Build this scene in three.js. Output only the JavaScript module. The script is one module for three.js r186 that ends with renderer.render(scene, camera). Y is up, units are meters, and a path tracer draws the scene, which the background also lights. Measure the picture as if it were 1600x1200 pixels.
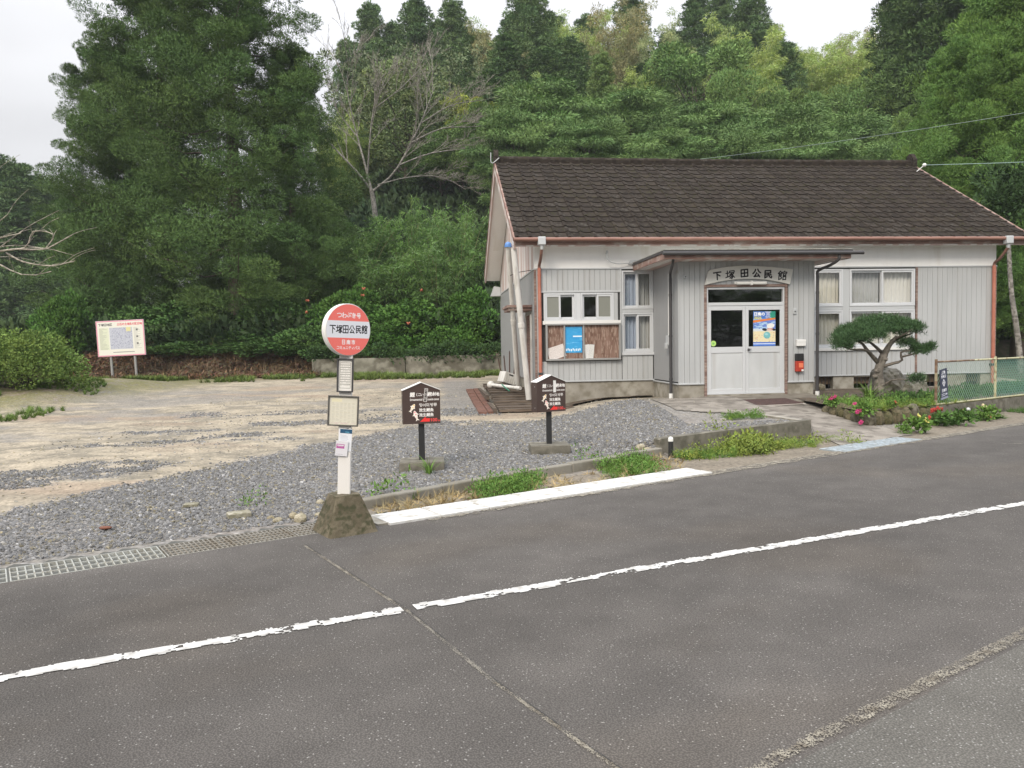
import * as THREE from 'three';
import { RoundedBoxGeometry } from 'three/addons/geometries/RoundedBoxGeometry.js';
import { mergeGeometries } from 'three/addons/utils/BufferGeometryUtils.js';

// ---------- camera, sky, sun, exposure ----------
const scene = new THREE.Scene();
const camera = new THREE.PerspectiveCamera(53.13, 4 / 3, 0.1, 1500);
camera.position.set(0, 1.55, 0);
camera.rotation.order = 'YXZ';
camera.rotation.set(-0.05, 0, -0.0168);
const renderer = new THREE.WebGLRenderer();
renderer.toneMapping = THREE.LinearToneMapping;
renderer.toneMappingExposure = 1.75;
renderer.shadowMap.enabled = true;
const SKY = 1.1, SUN = 1.5, HAZE = 0.0005;

function mulberry(seed) {
  let a = seed | 0;
  return () => { a = (a + 0x6d2b79f5) | 0; let t = Math.imul(a ^ (a >>> 15), 1 | a); t = (t + Math.imul(t ^ (t >>> 7), 61 | t)) ^ t; return ((t ^ (t >>> 14)) >>> 0) / 4294967296; };
}
const hash = (x, y, s) => { let h = Math.imul(x, 374761393) + Math.imul(y, 668265263) + Math.imul(s, 1442695041) | 0; h = Math.imul(h ^ (h >>> 13), 1274126177); return ((h ^ (h >>> 16)) >>> 0) / 4294967296; };
function vnoise(x, y, s = 0, px = 0, py = px) {             // value noise, optionally periodic
  let xi = Math.floor(x), yi = Math.floor(y), fx = x - xi, fy = y - yi, x1 = xi + 1, y1 = yi + 1;
  if (px) { xi = ((xi % px) + px) % px; x1 = ((x1 % px) + px) % px; yi = ((yi % py) + py) % py; y1 = ((y1 % py) + py) % py; }
  fx = fx * fx * (3 - 2 * fx); fy = fy * fy * (3 - 2 * fy);
  const a = hash(xi, yi, s), b = hash(x1, yi, s), c = hash(xi, y1, s), d = hash(x1, y1, s);
  return a + (b - a) * fx + (c - a) * fy + (a - b - c + d) * fx * fy;
}
function fbm(x, y, oct = 4, s = 0, px = 0, py = px) {
  let v = 0, a = 0.5, n = 0;
  for (let i = 0; i < oct; i++) { v += a * vnoise(x, y, s + i, px, py); n += a; a *= 0.5; x *= 2; y *= 2; px *= 2; py *= 2; }
  return v / n;
}
const clamp = (x, a = 0, b = 1) => Math.min(b, Math.max(a, x));
const ss = (a, b, x) => { const t = clamp((x - a) / (b - a)); return t * t * (3 - 2 * t); };
const mix = (a, b, t) => a + (b - a) * t;
const mix3 = (a, b, t) => [mix(a[0], b[0], t), mix(a[1], b[1], t), mix(a[2], b[2], t)];

{ // an overcast sky: bright above, paler near the horizon, soft cloud
  const W = 1024, Hh = 512, data = new Float32Array(W * Hh * 4);
  for (let j = 0; j < Hh; j++) for (let i = 0; i < W; i++) {
    const el = ((j + 0.5) / Hh - 0.5) * Math.PI, o = (j * W + i) * 4, s = Math.sin(el);
    const u = i / W;
    const c = fbm(u * 8, el * 5, 5, 31, 8, 8) - 0.5, c2 = fbm(u * 24, el * 14, 4, 77, 24, 24) - 0.5;
    let l = s > 0 ? 0.40 + 0.1 * s + 0.95 * s * s : 0.40;
    l *= 1 + 0.62 * c + 0.26 * c2;
    const warm = clamp(0.5 + 1.1 * (fbm(u * 3, el * 2, 3, 5, 3, 3) - 0.5));
    const col = s > -0.02 ? mix3([0.96, 0.98, 1.08], [1.0, 1.0, 0.985], warm) : [0.3, 0.3, 0.28];
    data[o] = l * col[0] * SKY; data[o + 1] = l * col[1] * SKY; data[o + 2] = l * col[2] * SKY; data[o + 3] = 1;
  }
  const t = new THREE.DataTexture(data, W, Hh, THREE.RGBAFormat, THREE.FloatType);
  t.mapping = THREE.EquirectangularReflectionMapping; t.magFilter = THREE.LinearFilter; t.minFilter = THREE.LinearFilter; t.wrapS = THREE.RepeatWrapping; t.needsUpdate = true;
  scene.background = t; scene.environment = t;
}
const sun = new THREE.DirectionalLight(0xfff3e2, SUN);
sun.position.set(-20, 38, 26); sun.target.position.set(0, 0, -18); sun.castShadow = true; sun.shadow.radius = 40;
Object.assign(sun.shadow.camera, { left: -60, right: 60, top: 60, bottom: -60, near: 1, far: 220 });
sun.shadow.mapSize.set(2048, 2048);
scene.add(sun, sun.target);
if (HAZE > 0) scene.fog = new THREE.FogExp2(0xdfe6ea, HAZE);

// ---------- helpers ----------
const used = {};
const numbered = (n) => { used[n] = (used[n] ?? -1) + 1; return used[n] ? n + '_' + String(used[n]).padStart(3, '0') : n; };
const V = (x, y, z) => new THREE.Vector3(x, y, z);
function tag(o, label, category, group, kind) {
  if (label) o.userData.label = label;
  if (category) o.userData.category = category;
  if (group) o.userData.group = group;
  if (kind) o.userData.kind = kind;
  return o;
}
function thing(name, label, category, pos = [0, 0, 0], turn = 0, group) {
  const o = new THREE.Group(); o.name = numbered(name); o.position.set(...pos); o.rotation.y = turn; scene.add(o);
  return tag(o, label, category, group);
}
function uvMetres(g) {                                      // box-projected uv in metres
  g = g.index ? g.toNonIndexed() : g;
  const p = g.attributes.position, uv = new Float32Array(p.count * 2), a = V(), b = V(), c = V();
  for (let i = 0; i < p.count; i += 3) {
    a.fromBufferAttribute(p, i); b.fromBufferAttribute(p, i + 1); c.fromBufferAttribute(p, i + 2);
    const n = b.clone().sub(a).cross(c.clone().sub(a)), x = Math.abs(n.x), y = Math.abs(n.y), z = Math.abs(n.z);
    [a, b, c].forEach((v, k) => { const q = y > x && y > z ? [v.x, v.z] : x > z ? [v.z, v.y] : [v.x, v.y]; uv[(i + k) * 2] = q[0]; uv[(i + k) * 2 + 1] = q[1]; });
  }
  g.setAttribute('uv', new THREE.BufferAttribute(uv, 2));
  return g;
}
function join(list) {
  list = [].concat(list).map((g) => { g = g.index ? g.toNonIndexed() : g; for (const k of Object.keys(g.attributes)) if (!['position', 'normal', 'uv'].includes(k)) g.deleteAttribute(k); if (!g.attributes.uv) g.setAttribute('uv', new THREE.BufferAttribute(new Float32Array(g.attributes.position.count * 2), 2)); return g; });
  return list.length === 1 ? list[0] : mergeGeometries(list);
}
function part(name, geo, mat, parent, keepUv) {
  let g = Array.isArray(geo) ? join(geo) : geo;
  if (!keepUv && !g.userData.metres) g = uvMetres(g);
  const m = new THREE.Mesh(g, mat); m.castShadow = m.receiveShadow = true;
  m.name = parent ? name : numbered(name);
  (parent ?? scene).add(m);
  return m;
}
const struct = (name, geo, mat, parent, keepUv) => { const m = part(name, geo, mat, parent, keepUv); if (!parent) m.userData.kind = 'structure'; return m; };
const bx = (w, h, d, x = 0, y = 0, z = 0) => new THREE.BoxGeometry(w, h, d).translate(x, y, z);
const span = (x0, x1, y0, y1, z0, z1) => bx(x1 - x0, y1 - y0, z1 - z0, (x0 + x1) / 2, (y0 + y1) / 2, (z0 + z1) / 2);
const rbx = (w, h, d, r, x = 0, y = 0, z = 0) => new RoundedBoxGeometry(w, h, d, 1, r).translate(x, y, z);
const rspan = (x0, x1, y0, y1, z0, z1, r = 0.006) => rbx(x1 - x0, y1 - y0, z1 - z0, r, (x0 + x1) / 2, (y0 + y1) / 2, (z0 + z1) / 2);
const cyl = (r0, r1, h, n = 12, x = 0, y = 0, z = 0) => new THREE.CylinderGeometry(r1, r0, h, n).translate(x, y, z);
function bar(a, b, r0, r1 = r0, n = 6) {                    // tapered bar between two points
  a = a.isVector3 ? a : V(...a); b = b.isVector3 ? b : V(...b);
  const d = b.clone().sub(a), g = new THREE.CylinderGeometry(r1, r0, d.length(), n, 1);
  g.translate(0, d.length() / 2, 0).applyQuaternion(new THREE.Quaternion().setFromUnitVectors(V(0, 1, 0), d.normalize())).translate(a.x, a.y, a.z);
  return g;
}
const tube = (pts, r, seg = 24, n = 6) => new THREE.TubeGeometry(new THREE.CatmullRomCurve3(pts.map((p) => V(...p))), seg, r, n);
function extrude(pts, depth, bevel = 0) {
  const g = new THREE.ExtrudeGeometry(new THREE.Shape(pts.map((p) => new THREE.Vector2(...p))), { depth, bevelEnabled: bevel > 0, bevelSize: bevel, bevelThickness: bevel, bevelSegments: 1 });
  return g;
}
function rock(seed, sx, sy, sz, detail = 2, rough = 0.35) {
  const g = new THREE.IcosahedronGeometry(1, detail), p = g.attributes.position;
  for (let i = 0; i < p.count; i++) {
    const x = p.getX(i), y = p.getY(i), z = p.getZ(i);
    const f = 1 + rough * (fbm(x * 1.3 + 9, y * 1.3 + z * 1.1 + 5, 3, seed) - 0.5) * 2 + rough * 0.5 * (fbm(z * 2.2 + 3, x * 2 + y * 2.1, 3, seed + 9) - 0.5) * 2;
    p.setXYZ(i, x * f * sx, y * f * sy, z * f * sz);
  }
  g.computeVertexNormals();
  return g;
}

// ---------- textures and materials ----------
function dataTex(w, h, fn, size = 1, srgb = false) {         // fn(x, y) -> linear rgb or a grey value
  const d = new Uint8Array(w * h * 4), enc = (c) => 255 * (c <= 0.0031308 ? c * 12.92 : 1.055 * Math.pow(c, 1 / 2.4) - 0.055);
  for (let j = 0; j < h; j++) for (let i = 0; i < w; i++) {
    let c = fn(i, j), o = (j * w + i) * 4;
    if (typeof c === 'number') c = [c, c, c];
    for (let k = 0; k < 3; k++) d[o + k] = clamp(srgb ? enc(clamp(c[k])) : c[k] * 255, 0, 255);
    d[o + 3] = 255;
  }
  const t = new THREE.DataTexture(d, w, h, THREE.RGBAFormat);
  if (srgb) t.colorSpace = THREE.SRGBColorSpace;
  t.magFilter = THREE.LinearFilter; t.minFilter = THREE.LinearMipmapLinearFilter; t.generateMipmaps = true; t.wrapS = t.wrapT = THREE.RepeatWrapping;
  t.repeat.set(1 / size, 1 / size); t.needsUpdate = true;
  return t;
}
const canvasTex = (w, h, draw) => {
  const c = document.createElement('canvas'); c.width = w; c.height = h; draw(c.getContext('2d'), w, h);
  const t = new THREE.CanvasTexture(c); t.colorSpace = THREE.SRGBColorSpace; t.anisotropy = 8; return t;
};
const lin = (hex) => { const c = new THREE.Color(hex); return [c.r, c.g, c.b]; };
const dull = (o, k = 0.3) => new THREE.MeshPhysicalMaterial({ roughness: 0.9, metalness: 0, specularIntensity: k, ...o });
const std = (o) => new THREE.MeshStandardMaterial({ roughness: 0.8, metalness: 0, ...o });
const flat = (r, g, b, rough = 0.8, extra = {}) => std({ color: new THREE.Color().setRGB(r, g, b), roughness: rough, ...extra });
const sharedBump = dataTex(512, 512, (i, j) => 0.5 * fbm(i / 512 * 6, j / 512 * 6, 5, 881, 6) + 0.3 * fbm(i / 512 * 24, j / 512 * 24, 4, 883, 24) + 0.2 * hash(i, j, 8));
// a mottled surface: colour between a and b by noise, c in stains; size = metres per tile
function mottled(a, b, c, size, { n = 256, fx = 4, fy = 4, stain = 0.62, hard = 0.22, grain = 0.15, seed = 1, rough = 0.85, bump = 0.002, streak = 0, metal = 0, spec = 1 } = {}) {
  const map = dataTex(n, n, (i, j) => {
    const x = i / n, y = j / n;
    const v = fbm(x * fx, y * fy, 5, seed, fx, fy), s = fbm(x * fx * 2, y * fy * (streak ? 0.5 : 2), 4, seed + 20, fx * 2, streak ? fy / 2 : fy * 2);
    const g = 1 + grain * (hash(i, j, seed + 3) - 0.5) * 2 * (0.5 + 0.5 * vnoise(x * 64, y * 64, seed, 64));
    const t = ss(0.3, 0.7, v), k = ss(stain - hard, stain + hard, s);
    const col = mix3(mix3(a, b, t), c, k);
    return [col[0] * g, col[1] * g, col[2] * g];
  }, size, true);
  const m = spec < 1 ? dull({ map, roughness: rough }, spec) : std({ map, roughness: rough, metalness: metal });
  if (bump) { m.bumpMap = sharedBump.clone(); m.bumpMap.repeat.set(1 / size, 1 / size); m.bumpScale = bump; }
  return m;
}
const tint = (m, r, g, b) => { const c = m.clone(); c.color = new THREE.Color().setRGB(r, g, b); return c; };
const M = {
  white: flat(0.72, 0.72, 0.70, 0.55), plaster: mottled([0.84, 0.84, 0.83], [0.88, 0.88, 0.87], [0.74, 0.72, 0.68], 2.5, { n: 512, fx: 8, fy: 3, stain: 0.74, hard: 0.25, seed: 2, grain: 0.03, streak: 1, bump: 0.0008 }),
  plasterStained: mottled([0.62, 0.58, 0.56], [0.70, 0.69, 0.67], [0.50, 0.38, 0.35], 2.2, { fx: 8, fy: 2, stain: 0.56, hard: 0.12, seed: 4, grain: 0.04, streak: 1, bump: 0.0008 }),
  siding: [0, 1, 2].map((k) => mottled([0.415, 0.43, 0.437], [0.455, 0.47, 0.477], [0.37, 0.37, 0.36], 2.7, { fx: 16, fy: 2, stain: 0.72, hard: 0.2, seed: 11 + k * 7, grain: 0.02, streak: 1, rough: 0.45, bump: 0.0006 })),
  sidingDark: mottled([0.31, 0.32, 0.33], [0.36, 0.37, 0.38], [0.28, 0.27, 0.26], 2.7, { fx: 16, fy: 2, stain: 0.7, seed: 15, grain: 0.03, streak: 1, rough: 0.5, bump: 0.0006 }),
  cavity: flat(0.05, 0.05, 0.05, 0.95),
  concrete: mottled([0.30, 0.28, 0.24], [0.38, 0.36, 0.31], [0.19, 0.17, 0.13], 1.8, { n: 512, fx: 5, fy: 5, stain: 0.62, hard: 0.3, seed: 21, grain: 0.12, bump: 0.003 }),
  concreteDark: mottled([0.14, 0.13, 0.105], [0.20, 0.185, 0.15], [0.075, 0.07, 0.05], 1.3, { n: 512, fx: 6, fy: 6, stain: 0.6, hard: 0.3, seed: 23, grain: 0.25, bump: 0.006 }),
  concreteMossy: mottled([0.088, 0.072, 0.042], [0.145, 0.122, 0.08], [0.045, 0.045, 0.018], 0.5, { n: 512, fx: 7, fy: 7, stain: 0.57, hard: 0.2, seed: 25, grain: 0.5, bump: 0.008 }),
  concreteWhite: mottled([0.58, 0.57, 0.54], [0.68, 0.67, 0.64], [0.46, 0.44, 0.40], 1.2, { fx: 4, fy: 4, stain: 0.68, seed: 27, grain: 0.08, bump: 0.001 }),
  alu: flat(0.66, 0.68, 0.70, 0.38, { metalness: 0.25 }), aluDull: flat(0.52, 0.54, 0.55, 0.45, { metalness: 0.2 }), darkMetal: flat(0.05, 0.048, 0.05, 0.5),
  doorPanel: mottled([0.50, 0.52, 0.53], [0.56, 0.58, 0.59], [0.42, 0.42, 0.41], 1.4, { fx: 4, fy: 2, stain: 0.7, seed: 33, grain: 0.03, streak: 1, rough: 0.4, bump: 0 }),
  redPipe: mottled([0.42, 0.15, 0.10], [0.48, 0.19, 0.13], [0.33, 0.12, 0.08], 1, { fx: 4, fy: 2, stain: 0.7, seed: 41, grain: 0.05, rough: 0.5, bump: 0 }),
  gutter: mottled([0.23, 0.12, 0.09], [0.28, 0.148, 0.112], [0.18, 0.095, 0.073], 2.3, { fx: 3, fy: 3, stain: 0.62, seed: 43, grain: 0.1, rough: 0.55, bump: 0 }),
  fascia: mottled([0.21, 0.12, 0.098], [0.27, 0.175, 0.145], [0.38, 0.32, 0.28], 2.9, { fx: 7, fy: 9, stain: 0.68, hard: 0.25, seed: 45, grain: 0.1, bump: 0.001 }),
  brownWood: mottled([0.16, 0.10, 0.085], [0.25, 0.17, 0.14], [0.36, 0.30, 0.26], 0.8, { fx: 3, fy: 24, stain: 0.66, seed: 47, grain: 0.2, bump: 0.001 }),
  board: mottled([0.15, 0.085, 0.06], [0.24, 0.15, 0.115], [0.33, 0.24, 0.19], 1.0, { n: 512, fx: 24, fy: 5, stain: 0.58, hard: 0.1, seed: 49, grain: 0.25, bump: 0.001 }),
  deckWood: [0, 1, 2].map((k) => mottled([0.085, 0.062, 0.045], [0.15, 0.115, 0.085], [0.05, 0.038, 0.028], 1.1, { fx: 3, fy: 26, stain: 0.58, seed: 51 + k * 5, grain: 0.25, bump: 0.003 })),
  brick: [0, 1, 2].map((k) => mottled([0.15, 0.07, 0.05], [0.21, 0.105, 0.075], [0.09, 0.055, 0.045], 0.5, { fx: 6, fy: 6, stain: 0.6, seed: 61 + k * 3, grain: 0.25, bump: 0.003 })),
  tile: [0, 1, 2, 3].map((k) => mottled([0.024 + k * 0.0035, 0.0198 + k * 0.003, 0.0168 + k * 0.0024], [0.038 + k * 0.0035, 0.031 + k * 0.003, 0.0262 + k * 0.0024], [[0.05, 0.043, 0.034], [0.036, 0.034, 0.018], [0.062, 0.056, 0.048], [0.042, 0.036, 0.022]][k], 0.75, { fx: 6, fy: 6, stain: 0.64, hard: 0.08, seed: 71 + k * 4, grain: 0.3, bump: 0.003, rough: 0.95, spec: 0.15 })),
  pvc: mottled([0.62, 0.61, 0.58], [0.68, 0.67, 0.64], [0.48, 0.46, 0.42], 1.1, { fx: 4, fy: 2, stain: 0.68, seed: 81, grain: 0.03, rough: 0.4, bump: 0 }),
  black: flat(0.02, 0.02, 0.021, 0.45), brownPaint: mottled([0.055, 0.034, 0.028], [0.065, 0.042, 0.034], [0.05, 0.03, 0.025], 0.6, { fx: 4, fy: 4, seed: 83, grain: 0.06, rough: 0.5, bump: 0 }),
  poleWhite: flat(0.70, 0.68, 0.65, 0.45), paper: flat(0.7, 0.7, 0.68, 0.8), steelPost: flat(0.34, 0.34, 0.33, 0.5, { metalness: 0.3 }),
  soil: mottled([0.085, 0.062, 0.042], [0.14, 0.105, 0.07], [0.05, 0.038, 0.026], 1.6, { n: 512, fx: 8, fy: 8, stain: 0.56, seed: 91, grain: 0.5, bump: 0.012 }),
  galv: mottled([0.40, 0.41, 0.38], [0.48, 0.49, 0.46], [0.30, 0.28, 0.23], 0.6, { fx: 5, fy: 5, stain: 0.6, seed: 93, grain: 0.1, rough: 0.5, metal: 0.3, bump: 0 }),
  galvOld: mottled([0.24, 0.23, 0.205], [0.31, 0.30, 0.27], [0.17, 0.145, 0.11], 0.6, { fx: 5, fy: 5, stain: 0.55, seed: 95, grain: 0.15, rough: 0.65, metal: 0.2, bump: 0 }),
  rock: mottled([0.15, 0.14, 0.12], [0.24, 0.23, 0.20], [0.07, 0.065, 0.04], 0.7, { n: 512, fx: 5, fy: 5, stain: 0.56, hard: 0.26, seed: 97, grain: 0.3, bump: 0.01 }),
  glass: new THREE.MeshPhysicalMaterial({ color: 0xffffff, transmission: 1, thickness: 0, roughness: 0.02, ior: 1.5 }),
  frosted: new THREE.MeshPhysicalMaterial({ color: new THREE.Color().setRGB(0.26, 0.27, 0.235), transmission: 0.15, thickness: 0, roughness: 0.5, ior: 1.5 }),
};

// ---------- lettering, drawn stroke by stroke on a 100 x 100 square ----------
const O = (x, y, r) => `M${x - r} ${y}a${r} ${r} 0 1 0 ${2 * r} 0a${r} ${r} 0 1 0 ${-2 * r} 0`;
const G = {
  '下': 'M5 15H95M48 15V98M52 38L82 58', '公': 'M36 10C32 28 22 42 6 54M62 8C68 28 80 42 96 50M48 48C42 64 32 78 20 88L80 84M64 62L86 94',
  '塚': 'M5 35H38M21 12V75M2 80L40 68M45 28V16H96V28M50 34H92M72 34C65 45 55 52 46 56M66 42C82 55 84 80 68 96L58 90M70 52C62 62 54 68 44 72M76 64C68 76 58 84 46 90M90 42L76 54C82 70 90 80 98 86',
  '田': 'M10 12H90V92H10ZM50 12V92M10 52H90', '民': 'M18 38H82V12H18V90L45 76M18 58H88M52 38C58 66 74 86 94 92L96 76',
  '館': 'M26 4L4 28M26 4L46 24M14 28H38V54H14ZM14 41H38M14 54V92L42 80M26 54L44 70M72 2V12M52 24V13H96V24M60 30H88V48H60ZM60 30V94M60 60H90V90H60',
  'つ': 'M6 32C50 14 92 22 92 50C92 76 60 86 34 88', 'わ': 'M30 6V96M8 30H36L8 76C40 40 90 24 90 58C90 80 76 88 60 92',
  'ぶ': 'M40 8L54 20M46 32C36 44 60 52 54 68C50 80 34 82 26 76M18 50L8 76M70 46L88 74M74 10L82 24M88 6L96 20',
  'き': 'M18 24H82M14 44H86M40 6L70 66C40 56 26 62 26 76C28 90 56 92 72 88', '号': 'M28 8H74V36H28ZM8 50H92M36 50L30 68H76C76 84 70 96 54 92',
  '日': 'M20 8H80V94H20ZM20 50H80', '南': 'M10 20H90M50 4V36M14 96V36H86V96L76 92M38 44L44 54M62 44L56 54M30 58H70M28 74H72M50 58V94', '市': 'M50 2V16M8 20H92M50 20V98M20 86V40H80V84L70 80',
  'コ': 'M14 18H84V84H10', 'ミ': 'M24 14L76 28M26 42L72 54M20 70L80 90', 'ュ': 'M26 44H70V84M12 84H90', 'ニ': 'M20 28H80M10 80H90', 'テ': 'M22 14H78M8 40H92M52 40C52 68 42 82 26 92',
  'ィ': 'M80 30C64 52 46 62 22 72M54 54V96', 'バ': 'M32 26C28 52 20 70 6 86M60 26C70 46 80 66 90 86M74 6L82 20M90 4L98 18', 'ス': 'M16 18H80C66 52 40 76 10 90M54 56L90 90',
  '鯉': 'M24 2L6 26M16 14H38L30 26M8 28H44V64H8ZM26 28V64M8 46H44M6 76L2 94M18 74L22 90M32 74L38 88M44 72L50 86M56 8H94V50H56ZM75 8V90M56 29H94M58 68H92M50 92H98',
  '(': 'M64 4C36 30 36 70 64 96', ')': 'M36 4C64 30 64 70 36 96', 'こ': 'M22 20H78L64 30M18 66C22 88 60 88 86 82', 'い': 'M16 22C14 56 18 76 32 84L40 68M72 30C84 44 90 56 90 70',
  'の': 'M52 22C50 56 34 86 18 78C0 62 24 18 56 20C100 24 96 82 56 90', '遊': 'M8 10L20 22M4 38H20V72L4 90M10 82C30 98 60 94 98 94M40 4V14M28 18H56M38 18C38 50 34 62 26 72M38 34H54V66L46 64M68 4L60 24M64 16H96M66 32H92L78 46V74L68 72M60 54H98',
  '泳': 'M8 12L20 22M4 36L16 46M8 90L24 62M56 4L66 16M44 28H64V90L54 86M34 46H52C48 62 42 74 32 82M88 30L70 48M66 40C74 62 84 74 98 84', '地': 'M4 34H38M20 8V74M2 80L40 68M48 44L94 32V66L84 62M70 8V70M54 28V84C54 94 60 94 96 92V78',
  '放': 'M24 4V18M4 22H50M22 22C22 60 16 80 4 94M24 44H44V88L34 84M68 4L54 40M60 26H98M88 26C84 60 70 84 50 96M60 40C68 66 82 86 98 94', '生': 'M30 8L14 40M24 28H88M18 58H82M6 92H94M52 4V92',
  '魚': 'M38 2L16 28M34 12H66L54 28M16 30H84V68H16ZM50 30V68M16 49H84M12 78L6 96M34 78L38 94M58 78L64 94M80 76L94 94', '鱼': 'M38 2L16 28M34 12H66L54 28M16 30H84V68H16ZM50 30V68M16 49H84M6 90H94', '区': 'M92 8H10V92H94M30 26L74 76M74 24C62 50 48 64 26 78',
  '土': 'M14 40H86M50 6V90M4 92H96', '石': 'M6 14H94M42 14C38 42 26 60 6 74M30 50H84V94H30Z', '夏': 'M8 8H92M28 20H72V62H28ZM28 34H72M28 48H72M48 62L12 86M30 70H76C64 84 46 92 22 98M36 74C52 88 72 94 92 96',
  '잉': O(32, 28, 20) + 'M80 4V56' + O(56, 78, 18), '어': O(28, 50, 24) + 'M82 4V96M56 46H82', '의': O(36, 32, 24) + 'M6 76H70M86 4V96', '방': 'M12 6V50H52V6M12 28H52M76 2V56M76 28H96' + O(52, 78, 18), '류': 'M14 6H84V24H16V44H88M4 62H96M34 62V94M66 62V94',
};
function write(ctx, text, x, y, size, { color = '#000', weight = 10, step = 1, squash = 1, slant = 0 } = {}) {
  ctx.strokeStyle = color; ctx.lineJoin = ctx.lineCap = 'round';
  [...text].forEach((ch, i) => {
    if (!G[ch]) return;
    ctx.save(); ctx.translate(x + i * size * step * squash, y); ctx.transform(1, slant, 0, 1, 0, 0); ctx.scale(size / 100 * squash, size / 100); ctx.lineWidth = weight;
    ctx.stroke(new Path2D(G[ch])); ctx.restore();
  });
}

// ---------- terrain ----------
const edgeD = (x, z) => -0.566 * x - 0.824 * z - 6.18;       // metres from the road edge, positive into the lot
function H(x, z) {
  const Z = -z, d = edgeD(x, z);
  if (d <= 0.02) return 0;
  let h = 0.45 * ss(14, 30, Z) + 1.0 * ss(30.8, 33, Z);
  h += ss(-26, -8, x) * 0.42 * Math.max(0, Z - 34) + 0.35 * ss(-11, -13.5, x) * ss(18.5, 21.5, Z) * ss(29, 25, Z);
  const dw = 1.29 - 0.115 * (x - 2.1), hw = 0.2 + 0.03 * (x - 2.1);
  const wide = mix(1.6, 0.09, ss(1.0, 2.1, x));
  let m = ss(0.5, 2.3, x) * hw * ss(dw + 0.02, dw + 0.02 + wide, d) + 0.09 * ss(-1, 3, x) * ss(2.4, 4.5, d);
  const ramp = 0.33 * clamp((d - 0.35) / 4.0);
  if (x > 4.72) m = ramp; else m = mix(m, Math.max(m, ramp), ss(4.5, 4.72, x));
  m *= 1 - ss(16, 24, Z);
  h = Math.max(h, m);
  if (x > 6.0 && d > 1.25 && Z < 21) h = Math.min(h, 0.28);            // under the garden bed and the hall
  return h;
}
function axis(lo, hi, f0, f1, fine, grow, most) {            // grid lines: fine between f0 and f1, wider beyond
  const a = []; for (let v = f0; v <= f1 + 1e-6; v += fine) a.push(v);
  let s = fine, v = f1; while (v < hi) { s = Math.min(s * grow, most); v += s; a.push(v); }
  s = fine; v = f0; while (v > lo) { s = Math.min(s * grow, most); v -= s; a.unshift(v); }
  return a;
}
function gridSheet(xs, zs, hf, keep, colf) {
  const nx = xs.length, pos = [], uv = [], col = [], idx = [], id = new Int32Array(nx * zs.length).fill(-1);
  const vert = (i, j) => {
    const k = j * nx + i; if (id[k] >= 0) return id[k];
    id[k] = pos.length / 3; pos.push(xs[i], hf(xs[i], zs[j]), zs[j]); uv.push(xs[i], -zs[j]); if (colf) col.push(...colf(xs[i], zs[j]));
    return id[k];
  };
  for (let j = 0; j + 1 < zs.length; j++) for (let i = 0; i + 1 < nx; i++) {
    if (keep && !keep((xs[i] + xs[i + 1]) / 2, (zs[j] + zs[j + 1]) / 2)) continue;
    const a = vert(i, j), b = vert(i + 1, j), c = vert(i, j + 1), d = vert(i + 1, j + 1);
    idx.push(a, c, b, b, c, d);                              // zs ascending: +z towards the camera
  }
  const g = new THREE.BufferGeometry();
  g.setAttribute('position', new THREE.Float32BufferAttribute(pos, 3)); g.setAttribute('uv', new THREE.Float32BufferAttribute(uv, 2));
  if (colf) g.setAttribute('color', new THREE.Float32BufferAttribute(col, 3));
  g.setIndex(idx); g.computeVertexNormals(); g.userData.metres = true;
  return g;
}
const lotXs = axis(-22, 15, -6, 8, 0.1, 1.12, 0.35), lotZs = axis(-36, -4, -18, -5, 0.1, 1.12, 0.35);
const LX0 = lotXs[0], LX1 = lotXs.at(-1), LZ0 = lotZs[0], LZ1 = lotZs.at(-1);
const gxs = [...axis(-110, LX0, LX0 - 1, LX0, 1, 1.25, 30), ...lotXs.slice(1), ...axis(LX1, 90, LX1, LX1 + 1, 1, 1.25, 30).slice(1)];
const gzs = [...axis(-110, LZ0, LZ0 - 1, LZ0, 1, 1.18, 30), ...lotZs.slice(1), ...axis(LZ1, 40, LZ1, LZ1 + 1, 1, 1.3, 30).slice(1)];
const inLot = (x, z) => x > LX0 && x < LX1 && z > LZ0 && z < LZ1;
const groundMat = mottled([0.075, 0.062, 0.036], [0.12, 0.10, 0.06], [0.055, 0.065, 0.025], 3.2, { n: 512, fx: 8, fy: 8, stain: 0.52, seed: 101, grain: 0.5, bump: 0.03 });
struct('ground', gridSheet(gxs, gzs, (x, z) => (edgeD(x, z) < 3 && !(x >= LX0 && x <= LX1 && z >= LZ0 && z <= LZ1) ? -0.35 : H(x, z)), (x, z) => !inLot(x, z)), groundMat);

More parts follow.
